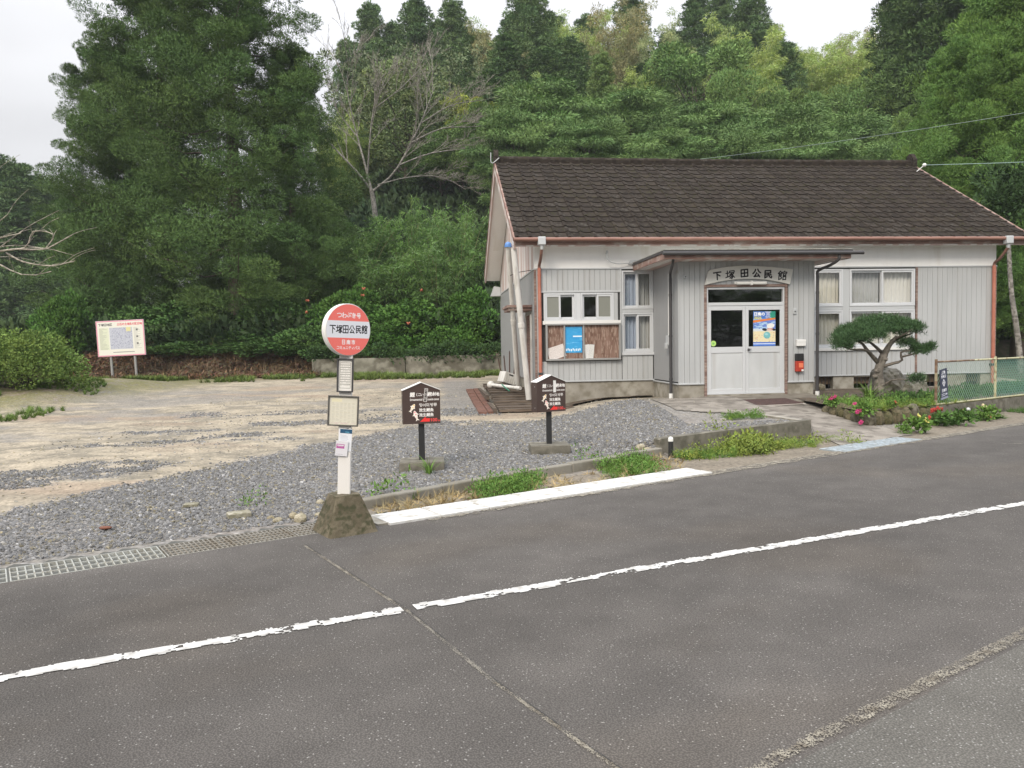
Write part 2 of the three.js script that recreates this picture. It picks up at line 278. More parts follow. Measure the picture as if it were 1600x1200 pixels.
// what the lot is made of at (x, z): 0 gravel .. 1 tan dirt, and the fringe beyond
const tanLine = (x) => {                                     // distance from the camera at which gravel gives way to tan dirt
  const P = [[-12, 4.6], [-6.2, 6.0], [-5.1, 7.0], [-4.7, 8.6], [-4.2, 9.8], [-3.1, 12.4], [-1.6, 15.6], [0.5, 15.2], [3.1, 17.4], [12, 22]];
  for (let i = 0; i + 1 < P.length; i++) if (x < P[i + 1][0]) return mix(P[i][1], P[i + 1][1], clamp((x - P[i][0]) / (P[i + 1][0] - P[i][0])));
  return 22;
};
function gravelShare(x, Z) {
  const n = (fbm(x * 0.9 + 40, Z * 0.9, 4, 7) - 0.5), n2 = fbm(x * 4, Z * 4, 3, 17) - 0.5;
  let g = ss(0.75, -0.75, Z - tanLine(x) + n * 1.1 + n2 * 0.9);
  g = Math.max(g, ss(0.2, -0.2, Math.abs(x + 1.0 + 0.0875 * (Z - 17)) - 0.6 + n2 * 0.6) * ss(16.3, 17.4, Z) * ss(28, 25, Z));   // strip of gravel along the brick edge of the hall
  g = Math.max(g, ss(0.43, 0.62, fbm(x * 0.42 + 3, Z * 0.95 + 11, 5, 57) + 0.22 * n2) * 0.72 * ss(27, 23, Z) * ss(0.9, 2.6, Z - tanLine(x)));   // worn grey patches
  return g;
}
{
  const N = 2048, ww = LX1 - LX0, hh = LZ1 - LZ0;
  const hgt = new Uint8Array(N * N);
  const map = dataTex(N, N, (i, j) => {
    const x = LX0 + (i + 0.5) / N * ww, Z = -(LZ1 - (j + 0.5) / N * hh), d = edgeD(x, -Z);
    const g = gravelShare(x, Z), f1 = fbm(x * 3, Z * 3, 4, 3), f2 = fbm(x * 14, Z * 14, 3, 8), grain = hash(i, j, 5);
    let tan = mix3([0.185, 0.165, 0.127], [0.375, 0.323, 0.242], ss(0.3, 0.66, f1 * 0.45 + f2 * 0.3 + 0.25 * fbm(x * 1.1, Z * 3.4, 4, 91)));
    tan = mix3(tan, [0.26, 0.195, 0.14], ss(0.5, 0.7, fbm(x * 0.4, Z * 0.9, 3, 60)) * 0.6);
    const pebble = hash(Math.floor(x * 38), Math.floor(Z * 38), 9);
    let gr = mix3([0.12, 0.117, 0.113], [0.235, 0.228, 0.22], pebble * 0.6 + grain * 0.4);
    let c = mix3(tan, gr, clamp(g * (0.72 + 0.5 * (f2 - 0.4) + 0.3 * (pebble - 0.5))));
    const k = 1 + 0.5 * (grain - 0.5) + (pebble > 0.93 ? 0.35 : pebble < 0.07 ? -0.3 : 0);
    // dry green and leaf litter at the far rim
    const rim = Z + 2.2 * (fbm(x * 0.5, Z * 0.5, 3, 66) - 0.5);
    const left = ss(-10.5, -13, x + 1.6 * (f1 - 0.5) + (Z - 22) * -0.28) * ss(16, 20, Z) ;
    c = mix3(c, mix3([0.10, 0.115, 0.035], [0.21, 0.18, 0.09], f2), Math.max(ss(27.4, 29, rim) * 0.75 * ss(0.35, 0.6, f1 + 0.15), left * ss(0.3, 0.5, f1 * 0.5 + f2 * 0.5)));
    c = mix3(c, mix3([0.06, 0.042, 0.028], [0.145, 0.10, 0.066], f2 * 0.6 + grain * 0.5), ss(29.8, 30.8, rim));
    // thin dry grass between kerb and tan
    const weedy = ss(0.55, 0.7, fbm(x * 0.8 + 9, Z * 0.8, 4, 44)) * ss(-1, 1, x) * ss(14, 15.5, Z) * ss(18, 16.5, Z);
    c = mix3(c, [0.17, 0.155, 0.06], weedy * 0.55);
    c = mix3(c, mix3([0.125, 0.105, 0.078], [0.235, 0.20, 0.15], f2 * 0.6 + 0.4 * f1), ss(1.1, 0.75, d + 0.3 * (f1 - 0.5)) * ss(-1.6, -1.2, x) * 0.9);
    hgt[j * N + i] = 255 * clamp(mix(0.45 + 0.4 * (f2 - 0.5) + 0.2 * grain, pebble * 0.7 + grain * 0.3, g));
    return [c[0] * k, c[1] * k, c[2] * k];
  }, 1, true);
  const bump = dataTex(N, N, (i, j) => hgt[j * N + i] / 255);
  for (const t of [map, bump]) { t.repeat.set(1 / ww, 1 / hh); t.offset.set(-LX0 / ww, LZ1 / hh); t.wrapS = t.wrapT = THREE.ClampToEdgeWrapping; }
  struct('parking_lot', gridSheet(lotXs, lotZs, (x, z) => H(x, z) + (edgeD(x, z) > 1.2 ? 0.02 * (fbm(x * 1.2, z * 1.2, 3, 12) - 0.5) : 0) - (edgeD(x, z) < 0 ? 0.006 : 0), (x, z) => edgeD(x, z) > -0.6 && !(x < -1.25 && edgeD(x, z) > -0.08 && edgeD(x, z) < 0.46)), std({ map, bumpMap: bump, bumpScale: 0.012, roughness: 0.95 }));
}

// ---------- road ----------
const U = [0.824, -0.566], Nn = [-0.566, -0.824];            // along the road (to the right, away) and across it (into the lot), in x and z
const rp = (a, d, y = 0) => { const c = 6.18 + d; return [U[0] * a + Nn[0] * c, y, U[1] * a + Nn[1] * c]; };   // point at a along, d across
const roadTurn = Math.atan2(0.566, 0.824);
const asphaltTile = (seed, a, b, speck) => {
  const n = 1024, h = new Float32Array(n * n);
  const map = dataTex(n, n, (i, j) => {
    const x = i / n, y = j / n, cell = 224, cx = x * cell, cy = y * cell;
    let best = 9, id = 0;
    for (let q = -1; q < 2; q++) for (let p = -1; p < 2; p++) {
      const ix = Math.floor(cx) + p, iy = Math.floor(cy) + q, wx = ((ix % cell) + cell) % cell, wy = ((iy % cell) + cell) % cell;
      const dx = ix + hash(wx, wy, seed) - cx, dy = iy + hash(wx, wy, seed + 1) - cy, dd = dx * dx + dy * dy;
      if (dd < best) { best = dd; id = hash(wx, wy, seed + 2); }
    }
    const v = fbm(x * 10, y * 10, 4, seed + 5, 10), stone = ss(0.62, 0.05, Math.sqrt(best));
    h[j * n + i] = stone * (0.5 + 0.5 * id);
    let c = mix3(a, b, clamp(0.5 * v + 0.5 * id * stone));
    if (id > 1 - speck) c = mix3(c, [0.46, 0.45, 0.43], stone * (0.4 + 0.6 * hash(Math.floor(cx), Math.floor(cy), 3)));
    const k = 0.7 + 0.42 * stone + 0.16 * (hash(i, j, 2) - 0.5);
    return [c[0] * k, c[1] * k, c[2] * k];
  }, 2.1, true);
  const bump = dataTex(n, n, (i, j) => h[j * n + i], 2.1);
  return dull({ map, bumpMap: bump, bumpScale: 0.004, roughness: 0.9, vertexColors: true }, 0.5);
};
const asphalt = asphaltTile(201, [0.094, 0.087, 0.082], [0.166, 0.154, 0.145], 0.025);
const asphaltOld = asphaltTile(231, [0.12, 0.115, 0.103], [0.215, 0.205, 0.185], 0.06);
// the road is laid along U; local coordinates a (along) and c (across, towards the lot)
function roadSheet(as, cs, y, keep, tone) {
  const g = gridSheet(as, cs.map((c) => -c).reverse(), () => 0, (a, z) => !keep || keep(a, -z), (a, z) => tone(a, -z));
  const p = g.attributes.position;
  for (let i = 0; i < p.count; i++) { const q = rp(p.getX(i), -p.getZ(i), y); p.setXYZ(i, ...q); }
  g.computeVertexNormals();
  return g;
}
const seam = (a) => -4.46 + 0.05 * (fbm(a * 2, 3, 3, 5) - 0.5);          // the joint to the older asphalt on the near side
const roadTone = (a, c) => {
  const f = fbm(a * 0.35 + 5, c * 0.8, 4, 41), f2 = fbm(a * 1.7, c * 3, 3, 43), t = ss(-0.9, 0.1, a + 1.5 + 0.8 * c);
  let v = 0.9 + 0.32 * (f - 0.45) + 0.15 * (f2 - 0.5) + 0.12 * (fbm(a * 6, c * 6, 2, 47) - 0.5);
  for (const [lane, wd] of [[-1.15, 0.34], [-2.55, 0.34], [-3.65, 0.3]]) v *= 1 - 0.06 * ss(wd, 0.05, Math.abs(c - lane + 0.12 * (f - 0.5))) * (0.4 + 1.2 * f2);   // worn smooth by wheels
  if (a < 0.4) v *= 0.93;                                     // the older piece left of the joint
  v += 0.07 * ss(0.62, 0.7, fbm(a * 1.1 + 70, c * 1.6, 3, 58));
  if (c > -0.55) v += 0.22 * ss(-0.55, -0.05, c + 0.3 * (f2 - 0.5));      // sandy edge
  const dust = ss(0.55, 0.75, fbm(a * 0.6, c * 0.9 + 20, 4, 49));
  return [v * (1 + 0.05 * dust), v * (1 + 0.02 * dust), v * (0.98 - 0.02 * dust)];
};
const joint = (c) => -1.55 + 0.62 * (c + 2.3) * -0.62 + 0.03 * (fbm(c * 3, 1, 3, 4) - 0.5);
{
  const as = axis(-45, 80, -9, 16, 0.16, 1.3, 12), cs = axis(-9, -0.0, -4.6, -0.001, 0.1, 1.3, 1.5).map((v) => Math.min(v, -0.001));
  struct('road', roadSheet(as, cs, 0.006, null, roadTone), asphalt);
  const cs2 = axis(-12, -4.46, -5.6, -4.46, 0.1, 1.3, 1.5);
  struct('road_shoulder', roadSheet(as, cs2.filter((c) => c <= -4.45), 0.011, null, (a, c) => { const f = 0.85 + 0.4 * (fbm(a * 0.7, c * 0.7, 4, 53) - 0.3); return [f, f, f]; }), asphaltOld);
}
// worn strips built from small cells, so that their edges are real outlines
function wornStrip(p0, p1, width, y, wear, seed, cell = 0.012, speck = 0.10) {
  const dx = p1[0] - p0[0], dz = p1[1] - p0[1], L = Math.hypot(dx, dz), ux = dx / L, uz = dz / L, vx = uz, vz = -ux, n = Math.floor(L / cell), m = Math.ceil(width / cell);
  const pos = [], uv = [], P = (s, t) => { pos.push(p0[0] + ux * s + vx * t, y, p0[1] + uz * s + vz * t); uv.push(s, t); };
  for (let j = 0; j < m; j++) {
    let start = -1;
    for (let i = 0; i <= n; i++) {
      const s = i * cell, t = (j + 0.5) * cell - width / 2, edge = 1 - Math.abs(t) / (width / 2);
      const w = fbm(s * 13, t * 38, 5, seed) + speck * (hash(i, j, seed) - 0.5), crack = fbm(s * 2.4 + 0.06 * fbm(t * 60, s * 9, 2, 3), 5, 3, seed + 50), gone = i === n || Math.abs(crack - 0.5) < 0.006 || w < wear(s / L) + 0.30 * ss(0.55, 0, edge) - 0.06;
      if (!gone && start < 0) start = i;
      if ((gone || i - start > 60) && start >= 0) {
        const a = start * cell, b = i * cell, t0 = t - cell / 2, t1 = t + cell / 2;
        P(a, t0); P(b, t0); P(b, t1); P(a, t0); P(b, t1); P(a, t1);
        start = gone ? -1 : i;
      }
    }
  }
  const g = new THREE.BufferGeometry();
  g.setAttribute('position', new THREE.Float32BufferAttribute(pos, 3)); g.setAttribute('uv', new THREE.Float32BufferAttribute(uv, 2)); g.computeVertexNormals(); g.userData.metres = true;
  return g;
}
const paint = mottled([0.52, 0.52, 0.50], [0.66, 0.66, 0.64], [0.36, 0.35, 0.33], 0.5, { fx: 6, fy: 6, stain: 0.62, seed: 111, grain: 0.18, bump: 0.001, rough: 0.75 });
const wl = [[-4.4, -2.66], [-0.66, -4.455], [-0.60, -4.485], [5.2, -7.28], [26, -19.2]];
struct('road_marking', wornStrip(wl[0], wl[1], 0.12, 0.011, (t) => 0.385 + 0.04 * Math.sin(t * 9), 5), paint);
struct('road_marking', wornStrip(wl[2], wl[3], 0.12, 0.011, (t) => 0.375 + 0.13 * ss(0.1, 0.22, t) * ss(0.36, 0.28, t) - 0.06 * ss(0.4, 0.6, t), 9), paint);
struct('road_marking', wornStrip(wl[3], wl[4], 0.105, 0.011, () => 0.37, 13, 0.03), paint);
const grit = flat(0.21, 0.195, 0.165, 0.95), tar = flat(0.035, 0.033, 0.031, 0.7), sand = mottled([0.23, 0.21, 0.17], [0.31, 0.285, 0.23], [0.15, 0.13, 0.10], 0.5, { fx: 6, fy: 6, seed: 117, grain: 0.4, bump: 0.004 });
const q2 = (a) => [a[0], a[2]];
{ // joints in the asphalt
  const J = [[-1.66, -5.98], [-0.63, -4.42], [-0.1, -3.45], [0.42, -2.62], [0.8, -2.0]];
  for (let i = 0; i + 1 < J.length; i++) struct('asphalt_joint', wornStrip(J[i], J[i + 1], 0.03, 0.0095, () => 0.58, 31 + i, 0.004, 0.8), i % 2 ? grit : sand);
  for (let i = 0; i + 1 < J.length; i++) struct('asphalt_crack', wornStrip(J[i].map((v, k) => v + (k ? 0 : 0.012)), J[i + 1].map((v, k) => v + (k ? 0 : 0.012)), 0.006, 0.0125, () => 0.52, 61 + i, 0.003, 0.4), tar);
  const s0 = q2(rp(-2, -4.44)), s1 = q2(rp(9, -4.44)), s2 = q2(rp(30, -4.44));
  struct('asphalt_seam', wornStrip(s0, s1, 0.075, 0.0118, () => 0.60, 71, 0.005, 0.95), sand);
  struct('asphalt_seam', wornStrip(s1, s2, 0.075, 0.0118, () => 0.58, 72, 0.012, 0.9), sand);
  struct('road_edge_sand', wornStrip(q2(rp(3.2, -0.09)), q2(rp(30, -0.09)), 0.26, 0.0125, () => 0.47, 73, 0.012, 0.5), sand);
  const f0 = [5.5, -10.0], f1 = [7.9, -9.9];
  struct('road_marking_faded', wornStrip([7.1, -11.1], [8.9, -10.9], 0.05, 0.0112, () => 0.50, 75, 0.01, 0.4), grit);
}
// gravel stones, too many to count
{
  const rnd = mulberry(7), shapes = [0, 1].map((k) => { const g = new THREE.IcosahedronGeometry(1, 0), p = g.attributes.position; const map = {}; for (let i = 0; i < p.count; i++) { const key = [p.getX(i), p.getY(i), p.getZ(i)].map((v) => v.toFixed(3)).join(); const f = map[key] ??= 0.7 + 0.6 * rnd(); p.setXYZ(i, p.getX(i) * f, p.getY(i) * f * 0.62, p.getZ(i) * f * (0.75 + 0.2 * k)); } g.computeVertexNormals(); return g; });
  const lists = [[], []], cols = [[], []], q = new THREE.Quaternion(), e = new THREE.Euler(), m = new THREE.Matrix4();
  const add = (x, z, s, tone, warm) => {
    const k = rnd() < 0.5 ? 0 : 1; e.set(rnd() * 6.3, rnd() * 6.3, rnd() * 6.3); q.setFromEuler(e);
    m.compose(V(x, H(x, z) + s * 0.1, z), q, V(s, s, s)); lists[k].push(...m.elements); cols[k].push(tone * (1 + warm * 0.25), tone * (1 + warm * 0.1), tone * (1.005 - warm * 0.3));
  };
  for (let t = 0; t < 520000; t++) {
    const x = -7.5 + rnd() * 13, Z = 5 + rnd() * 13.2, d = edgeD(x, -Z);
    if (d < (x < -1.2 ? 0.56 : 0.9) || x > 4.45 - (Z > 12.4 ? 1.6 : 0)) continue;
    if (x > -1.6 && d < mix(0.84, 1.42, ss(-1.4, 2.1, x)) - 0.115 * Math.max(0, x - 2.1)) continue;
    if (Math.abs(x / Z) > 0.72 || rnd() > clamp(13.5 / Z - 0.35, 0.22, 1)) continue;
    const g = gravelShare(x, Z);
    if (rnd() > Math.pow(g, 2.2) * 1.1) continue;
    const u = rnd(), s = (0.0075 + 0.014 * u * u * u) * (1 + 0.03 * Z);
    const r2 = rnd(); add(x, -Z, s, r2 > 0.97 ? 0.27 + 0.14 * rnd() : 0.09 + 0.14 * rnd() * rnd() + 0.07 * rnd(), rnd() < 0.18 ? rnd() : 0);
  }
  for (let t = 0; t < 5000; t++) {                            // strays on the dirt and a few on the road edge
    const x = -8 + rnd() * 14, Z = 6 + rnd() * 16, d = edgeD(x, -Z); if (d < 0.6 || (d < 1.4 && x > -1.4) || x > 4.2) continue;
    add(x, -Z, 0.008 + 0.02 * rnd() * rnd(), 0.1 + 0.3 * rnd(), rnd());
  }
  for (const k of [0, 1]) {
    const im = new THREE.InstancedMesh(shapes[k], std({ color: 0xffffff, roughness: 0.9 }), lists[k].length / 16);
    im.instanceMatrix.array.set(lists[k]); im.instanceColor = new THREE.InstancedBufferAttribute(new Float32Array(cols[k]), 3);
    im.name = k ? 'loose_gravel' : 'gravel'; im.castShadow = im.receiveShadow = true;
    tag(im, k ? 'loose grey angular gravel between the finer stones of the parking lot' : 'grey crushed gravel spread along the front of the parking lot', null, null, 'stuff'); scene.add(im);
  }
  console.log('stones', lists[0].length / 16 + lists[1].length / 16);
}

// ---------- the hall ----------
const hall = thing('community_hall', 'single-storey white and grey sided community hall with dark tiled gable roof and projecting porch', 'building', [0.58, 0, -18.3], 0.1047);
const hallPoint = (s, y, z) => { const v = V(s, y, z).applyAxisAngle(V(0, 1, 0), 0.1047); return [v.x + 0.58, v.y, v.z - 18.3]; };
const onHall = (name, label, cat, s, y, z, group, turn = 0) => thing(name, label, cat, hallPoint(s, y, z), 0.1047 + turn, group);
const L = 11.77, DEEP = 8.9, PZ = 1.9, P0 = 2.88, P1 = 5.95;
function holed(x0, x1, y0, y1, z0, z1, holes) {              // a wall slab with rectangular openings
  const xs = [...new Set([x0, x1, ...holes.flatMap((h) => [h[0], h[1]])])].filter((v) => v >= x0 && v <= x1).sort((a, b) => a - b);
  const out = [];
  for (let i = 0; i + 1 < xs.length; i++) {
    const c = (xs[i] + xs[i + 1]) / 2, hs = holes.filter((h) => h[0] < c && h[1] > c).sort((a, b) => a[2] - b[2]);
    let y = y0; for (const h of hs) { if (h[2] > y) out.push(span(xs[i], xs[i + 1], y, h[2], z0, z1)); y = h[3]; }
    if (y < y1) out.push(span(xs[i], xs[i + 1], y, y1, z0, z1));
  }
  return out;
}
const geoCache = new Map(), cached = (key, make) => { if (!geoCache.has(key)) geoCache.set(key, make()); return geoCache.get(key); };
function planks(parent, x0, x1, y0, y1, z, holes, mats, pitch = 0.13, axisY = 0, th = 0.014) {   // vertical boards, a gap between them
  const n = Math.round((x1 - x0) / pitch), w = (x1 - x0) / n;
  for (let i = 0; i < n; i++) {
    const c = x0 + (i + 0.5) * w, hs = holes.filter((h) => h[0] - 0.02 < c && h[1] + 0.02 > c).sort((a, b) => a[2] - b[2]), put = (a, b) => {
      if (b - a < 0.02) return;
      const g = cached(['p', w.toFixed(4), (b - a).toFixed(3)].join(), () => { const q = uvMetres(join([bx(w - 0.009, b - a, th), bx(w - 0.004, b - a, th * 0.4, 0, 0, -th * 0.3)])); q.userData.metres = true; return q; });
      const m = part('siding_board', g, Array.isArray(mats) ? mats[Math.floor(hash(i, Math.round(a * 9), 3) * mats.length)] : mats, parent);
      m.rotation.y = axisY; m.position.set(axisY ? z : c, (a + b) / 2, axisY ? c : z);
    };
    let y = y0; for (const h of hs) { put(y, h[2]); y = h[3]; }
    put(y, y1);
  }
}
// openings of the front wall: s0, s1, y0, y1
const hW1 = [0.20, 2.0, 2.05, 2.78], hT = [2.1, 2.87, 1.33, 3.3], hR = [6.3, 9.6, 1.30, 3.31], hP = [3.0, 5.83, 0.4, 3.2];
const backing = struct('front_wall', holed(0.02, L - 0.02, 0.67, 3.35, -0.14, -0.012, [hW1, hT, hR, hP]), M.cavity, hall);
planks(backing, 0.02, 2.09, 0.69, 3.33, 0, [[0.18, 2.03, 1.15, 2.80]], M.siding, 0.131);
planks(backing, 2.10, 2.86, 0.69, 1.31, 0, [], M.siding, 0.131);
planks(backing, 5.97, 9.62, 0.69, 1.28, 0, [], M.siding, 0.131);
planks(backing, 5.97, 6.28, 1.30, 3.33, 0, [], M.siding, 0.13);
planks(backing, 9.66, L, 0.69, 3.33, 0, [], M.siding, 0.131);
struct('plaster_band', [span(0, L, 3.352, 4.0, -0.14, 0.0)], M.plaster, hall);
part('trim_strip', rspan(-0.02, 2.9, 3.335, 3.37, -0.01, 0.025), M.aluDull, hall);
part('trim_strip', rspan(5.95, L + 0.02, 3.335, 3.37, -0.01, 0.025), M.aluDull, hall);
part('trim_strip', rspan(0, 2.9, 0.655, 0.688, -0.01, 0.02), M.aluDull, hall);
part('trim_strip', rspan(5.96, L + 0.01, 0.655, 0.688, -0.01, 0.02), M.aluDull, hall);
part('corner_trim', rspan(-0.016, 0.035, 0.67, 3.34, -0.05, 0.016), M.brownWood, hall);
part('corner_trim', rspan(L - 0.03, L + 0.014, 0.67, 3.34, -0.05, 0.016), M.brownWood, hall);
part('corner_trim', rspan(9.605, 9.655, 0.69, 3.33, -0.01, 0.03), M.brownWood, hall);
part('lintel_trim', rspan(0.14, 2.06, 2.785, 2.83, -0.01, 0.03), M.aluDull, hall);
part('lintel_trim', rspan(2.055, 2.095, 1.3, 3.33, -0.01, 0.03), M.aluDull, hall);
// foundation with vents
const vents = [[7.0, 7.46, 0.34, 0.66], [8.0, 8.56, 0.34, 0.62], [9.95, 10.5, 0.34, 0.66], [11.0, 11.4, 0.34, 0.66]];
part('foundation', [...holed(0.03, L - 0.03, -0.3, 0.655, -0.16, -0.02, vents), span(0.03, 0.17, -0.3, 0.655, -DEEP + 0.05, -0.165), span(L - 0.17, L - 0.03, -0.3, 0.655, -DEEP + 0.05, -0.165), span(0.03, L - 0.03, -0.3, 0.655, -DEEP, -DEEP + 0.045)], M.concrete, hall);
for (const v of vents) { const g = part('vent_grille', [1, 2, 3, 4].map((k) => bar([mix(v[0], v[1], k / 5), v[2], -0.06], [mix(v[0], v[1], k / 5), v[3], -0.06], 0.009)), M.darkMetal, hall); }
// gable and rear walls, floor, ceiling
function gable(s0, s1) {
  const g = extrude([[-(DEEP - 0.01), 0.67], [-0.145, 0.67], [-0.145, 4.29], [-4.3, 6.64], [-(DEEP - 0.01), 4.04]], s1 - s0);
  return g.rotateY(-Math.PI / 2).translate(s1, 0, 0);
}
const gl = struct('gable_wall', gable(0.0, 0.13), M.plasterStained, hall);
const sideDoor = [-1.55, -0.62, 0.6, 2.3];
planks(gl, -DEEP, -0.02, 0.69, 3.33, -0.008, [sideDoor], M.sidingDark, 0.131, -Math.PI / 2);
part('trim_strip', rspan(-0.035, 0.01, 3.33, 3.365, -DEEP, 0), M.aluDull, hall);
struct('gable_wall', gable(L - 0.13, L), M.plaster, hall);
struct('rear_wall', [span(0.14, L - 0.14, 0.67, 4.1, -DEEP + 0.01, -DEEP + 0.13)], M.siding[1], hall);
struct('floor_slab', [span(0.14, L - 0.14, 0.45, 0.66, -DEEP + 0.14, -0.17)], flat(0.16, 0.11, 0.07, 0.5), hall);
struct('ceiling', [span(0.14, L - 0.14, 3.7, 3.78, -DEEP + 0.14, -0.15)], flat(0.4, 0.4, 0.38), hall);
struct('room_wall', [span(0.14, L - 0.14, 0.67, 3.69, -3.1, -3.0), span(2.75, 2.84, 0.67, 3.69, -2.99, -0.16), span(5.98, 6.07, 0.67, 3.69, -2.99, -0.16)], flat(0.34, 0.33, 0.30), hall);
{ // side door with its small hood
  const d = part('side_door', [span(-0.02, 0.012, sideDoor[2], sideDoor[3], sideDoor[0] + 0.04, sideDoor[1] - 0.04)], tint(M.brownWood, 0.75, 0.62, 0.58), hall);
  part('door_frame', [rspan(-0.05, 0.0, 0.58, 2.32, -1.58, -1.52), rspan(-0.05, 0.0, 0.58, 2.32, -0.65, -0.59)], M.pvc, d);
  part('door_hood', [rspan(-0.62, -0.02, 2.47, 2.53, -1.75, -0.42), rspan(-0.58, -0.02, 2.40, 2.468, -1.7, -0.47)], M.fascia, hall);
  part('vent_hood', extrude([[0, 0], [0.34, 0], [0.34, 0.3], [0.12, 0.34]], 0.4).rotateY(0).translate(-0.36, 3.28, -DEEP - 0.1), M.aluDull, hall);
}
// roof: two slopes with barge boards, soffits and tiles
const E0 = -0.52, E1 = 12.32, EZ = 0.5, EY = 4.0, RZ = -4.3, RY = 6.86, slopeL = Math.hypot(EZ - RZ, RY - EY), pitchA = Math.atan2(RY - EY, EZ - RZ);
{
  const deck = (sg) => { const g = bx(E1 - E0 - 0.02, 0.05, slopeL, (E0 + E1) / 2, -0.03, -slopeL / 2); g.rotateX(pitchA).translate(0, EY, EZ); if (sg < 0) g.applyMatrix4(new THREE.Matrix4().makeTranslation(0, 0, -RZ).premultiply(new THREE.Matrix4().makeScale(1, 1, -1)).premultiply(new THREE.Matrix4().makeTranslation(0, 0, RZ))); return g; };
  const roof = struct('roof', deck(1), M.fascia, hall);
  const rear = bx(E1 - E0 - 0.02, 0.09, slopeL, (E0 + E1) / 2, 0.0, slopeL / 2).rotateX(-pitchA).translate(0, EY, 2 * RZ - EZ); struct('rear_slope', rear, M.tile[0], roof);
  const cols = 42, rows = 17, w = (E1 - E0) / cols, ex = slopeL / rows;
  // one tile: flat pan with a rolled left edge and a thick lip at its foot
  const prof = [[0, 0.002], [0.02, 0.026], [0.05, 0.034], [0.085, 0.022], [0.115, 0.004], [0.2, 0.0], [w - 0.002, 0.004]], T = 0.026, len = ex + 0.045;
  const pos = [], quad = (a, b, c, d) => pos.push(...a, ...b, ...c, ...a, ...c, ...d);
  for (let i = 0; i + 1 < prof.length; i++) {
    const [xa, ya] = prof[i], [xb, yb] = prof[i + 1];
    quad([xa, ya + T, 0], [xb, yb + T, 0], [xb, yb + 0.004, -len], [xa, ya + 0.004, -len]);
    quad([xa, ya - 0.006, -0.004], [xb, yb - 0.006, -0.004], [xb, yb + T, 0], [xa, ya + T, 0]);
  }
  quad([0, -0.02, 0], [0, 0.002 + T, 0], [0, 0.006, -len], [0, -0.02, -len]);
  const tg = new THREE.BufferGeometry(); tg.setAttribute('position', new THREE.Float32BufferAttribute(pos, 3)); tg.computeVertexNormals(); uvMetres(tg); tg.userData.metres = true;
  const variants = [0, 1, 2, 3, 4, 5].map((k) => { const g = tg.clone(), u = g.attributes.uv; for (let i = 0; i < u.count; i++) u.setXY(i, u.getX(i) + k * 0.173, u.getY(i) + k * 0.31); g.userData.metres = true; return g; });
  const rest = [[], [], [], []], frame = new THREE.Matrix4().makeRotationX(pitchA).setPosition(0, EY, EZ), m4 = new THREE.Matrix4(), rnd = mulberry(3);
  for (let r = 0; r < rows; r++) for (let c = 0; c < cols; c++) {
    const v = Math.floor(rnd() * 6), k = Math.floor(Math.pow(rnd(), 1.25) * 4), jit = (rnd() - 0.5) * 0.005, rot = (rnd() - 0.5) * 0.008, sag = -0.018 * Math.sin(Math.PI * (c + 0.5) / cols) + 0.008 * (fbm(c * 0.3, r * 0.3, 2, 6) - 0.5);
    m4.makeRotationY(rot).multiply(new THREE.Matrix4().makeRotationZ((rnd() - 0.5) * 0.01)).setPosition(E0 + c * w, 0.012 + sag + rnd() * 0.004, -r * ex + 0.03 + jit);
    if (r < 7) { const t = part('roof_tile', variants[v], M.tile[k], roof); t.applyMatrix4(m4.clone().premultiply(frame)); }
    else rest[k].push(variants[v].clone().applyMatrix4(m4.clone().premultiply(frame)));
  }
  rest.forEach((l, k) => tag(part('upper_tiling', l, M.tile[k], roof), null, null, null, 'stuff'));
  // ridge
  const nr = 40, rw = (E1 - E0) / nr;
  for (let i = 0; i < nr; i++) {
    const g = cached('ridge', () => new THREE.CylinderGeometry(0.115, 0.125, rw + 0.03, 10, 1, false, -Math.PI / 2, Math.PI).rotateZ(Math.PI / 2).rotateX(-Math.PI / 2));
    const t = part('ridge_tile', g, M.tile[1 + (i % 3)], roof); t.position.set(E0 + (i + 0.5) * rw, RY + 0.05 - 0.03 * Math.sin(Math.PI * i / nr) + 0.01 * (hash(i, 1, 2) - 0.5), RZ); t.rotation.x = 0.04 * (hash(i, 2, 2) - 0.5);
  }
  part('ridge_course', [span(E0 + 0.02, E1 - 0.02, RY - 0.08, RY + 0.05, RZ - 0.14, RZ + 0.14)], M.tile[0], roof);
  for (const s of [E0 - 0.02, E1 - 0.08]) part('ridge_end_tile', extrude([[-0.2, -0.1], [0.2, -0.1], [0.22, 0.12], [0.1, 0.3], [0, 0.34], [-0.1, 0.3], [-0.22, 0.12]], 0.1, 0.015).rotateY(Math.PI / 2).translate(s, RY, RZ), M.tile[2], roof);
  part('aerial_bracket', tube([[E0 + 0.1, RY + 0.05, RZ + 0.3], [E0 - 0.12, RY - 0.1, RZ + 0.3], [E0 - 0.14, RY + 0.2, RZ + 0.3]], 0.012, 12, 5), M.aluDull, roof);
  // barge boards and verge tiles on both gables
  for (const [s, q] of [[E0, -1], [E1, 1]]) for (const dir of [1, -1]) {
    const b = (y0, y1, t0, t1) => { const g = bx(t1 - t0, y1 - y0, slopeL + 0.05, (t0 + t1) / 2, (y0 + y1) / 2, dir * -slopeL / 2).rotateX(dir * pitchA); return g.translate(s, EY, dir > 0 ? EZ : 2 * RZ - EZ); };
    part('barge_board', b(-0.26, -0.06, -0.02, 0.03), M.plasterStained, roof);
    part('verge_trim', b(-0.058, 0.035, q > 0 ? -0.03 : -0.035, 0.035), M.fascia, roof);
  }
  // soffits along the gable overhang and the eave
  for (const [a, b] of [[E0 + 0.03, -0.012], [L + 0.012, E1 - 0.03]]) for (const dir of [1, -1]) part('soffit', bx(b - a, 0.02, slopeL - 0.05, (a + b) / 2, -0.2, dir * -slopeL / 2).rotateX(dir * pitchA).translate(0, EY, dir > 0 ? EZ : 2 * RZ - EZ), M.plaster, roof);
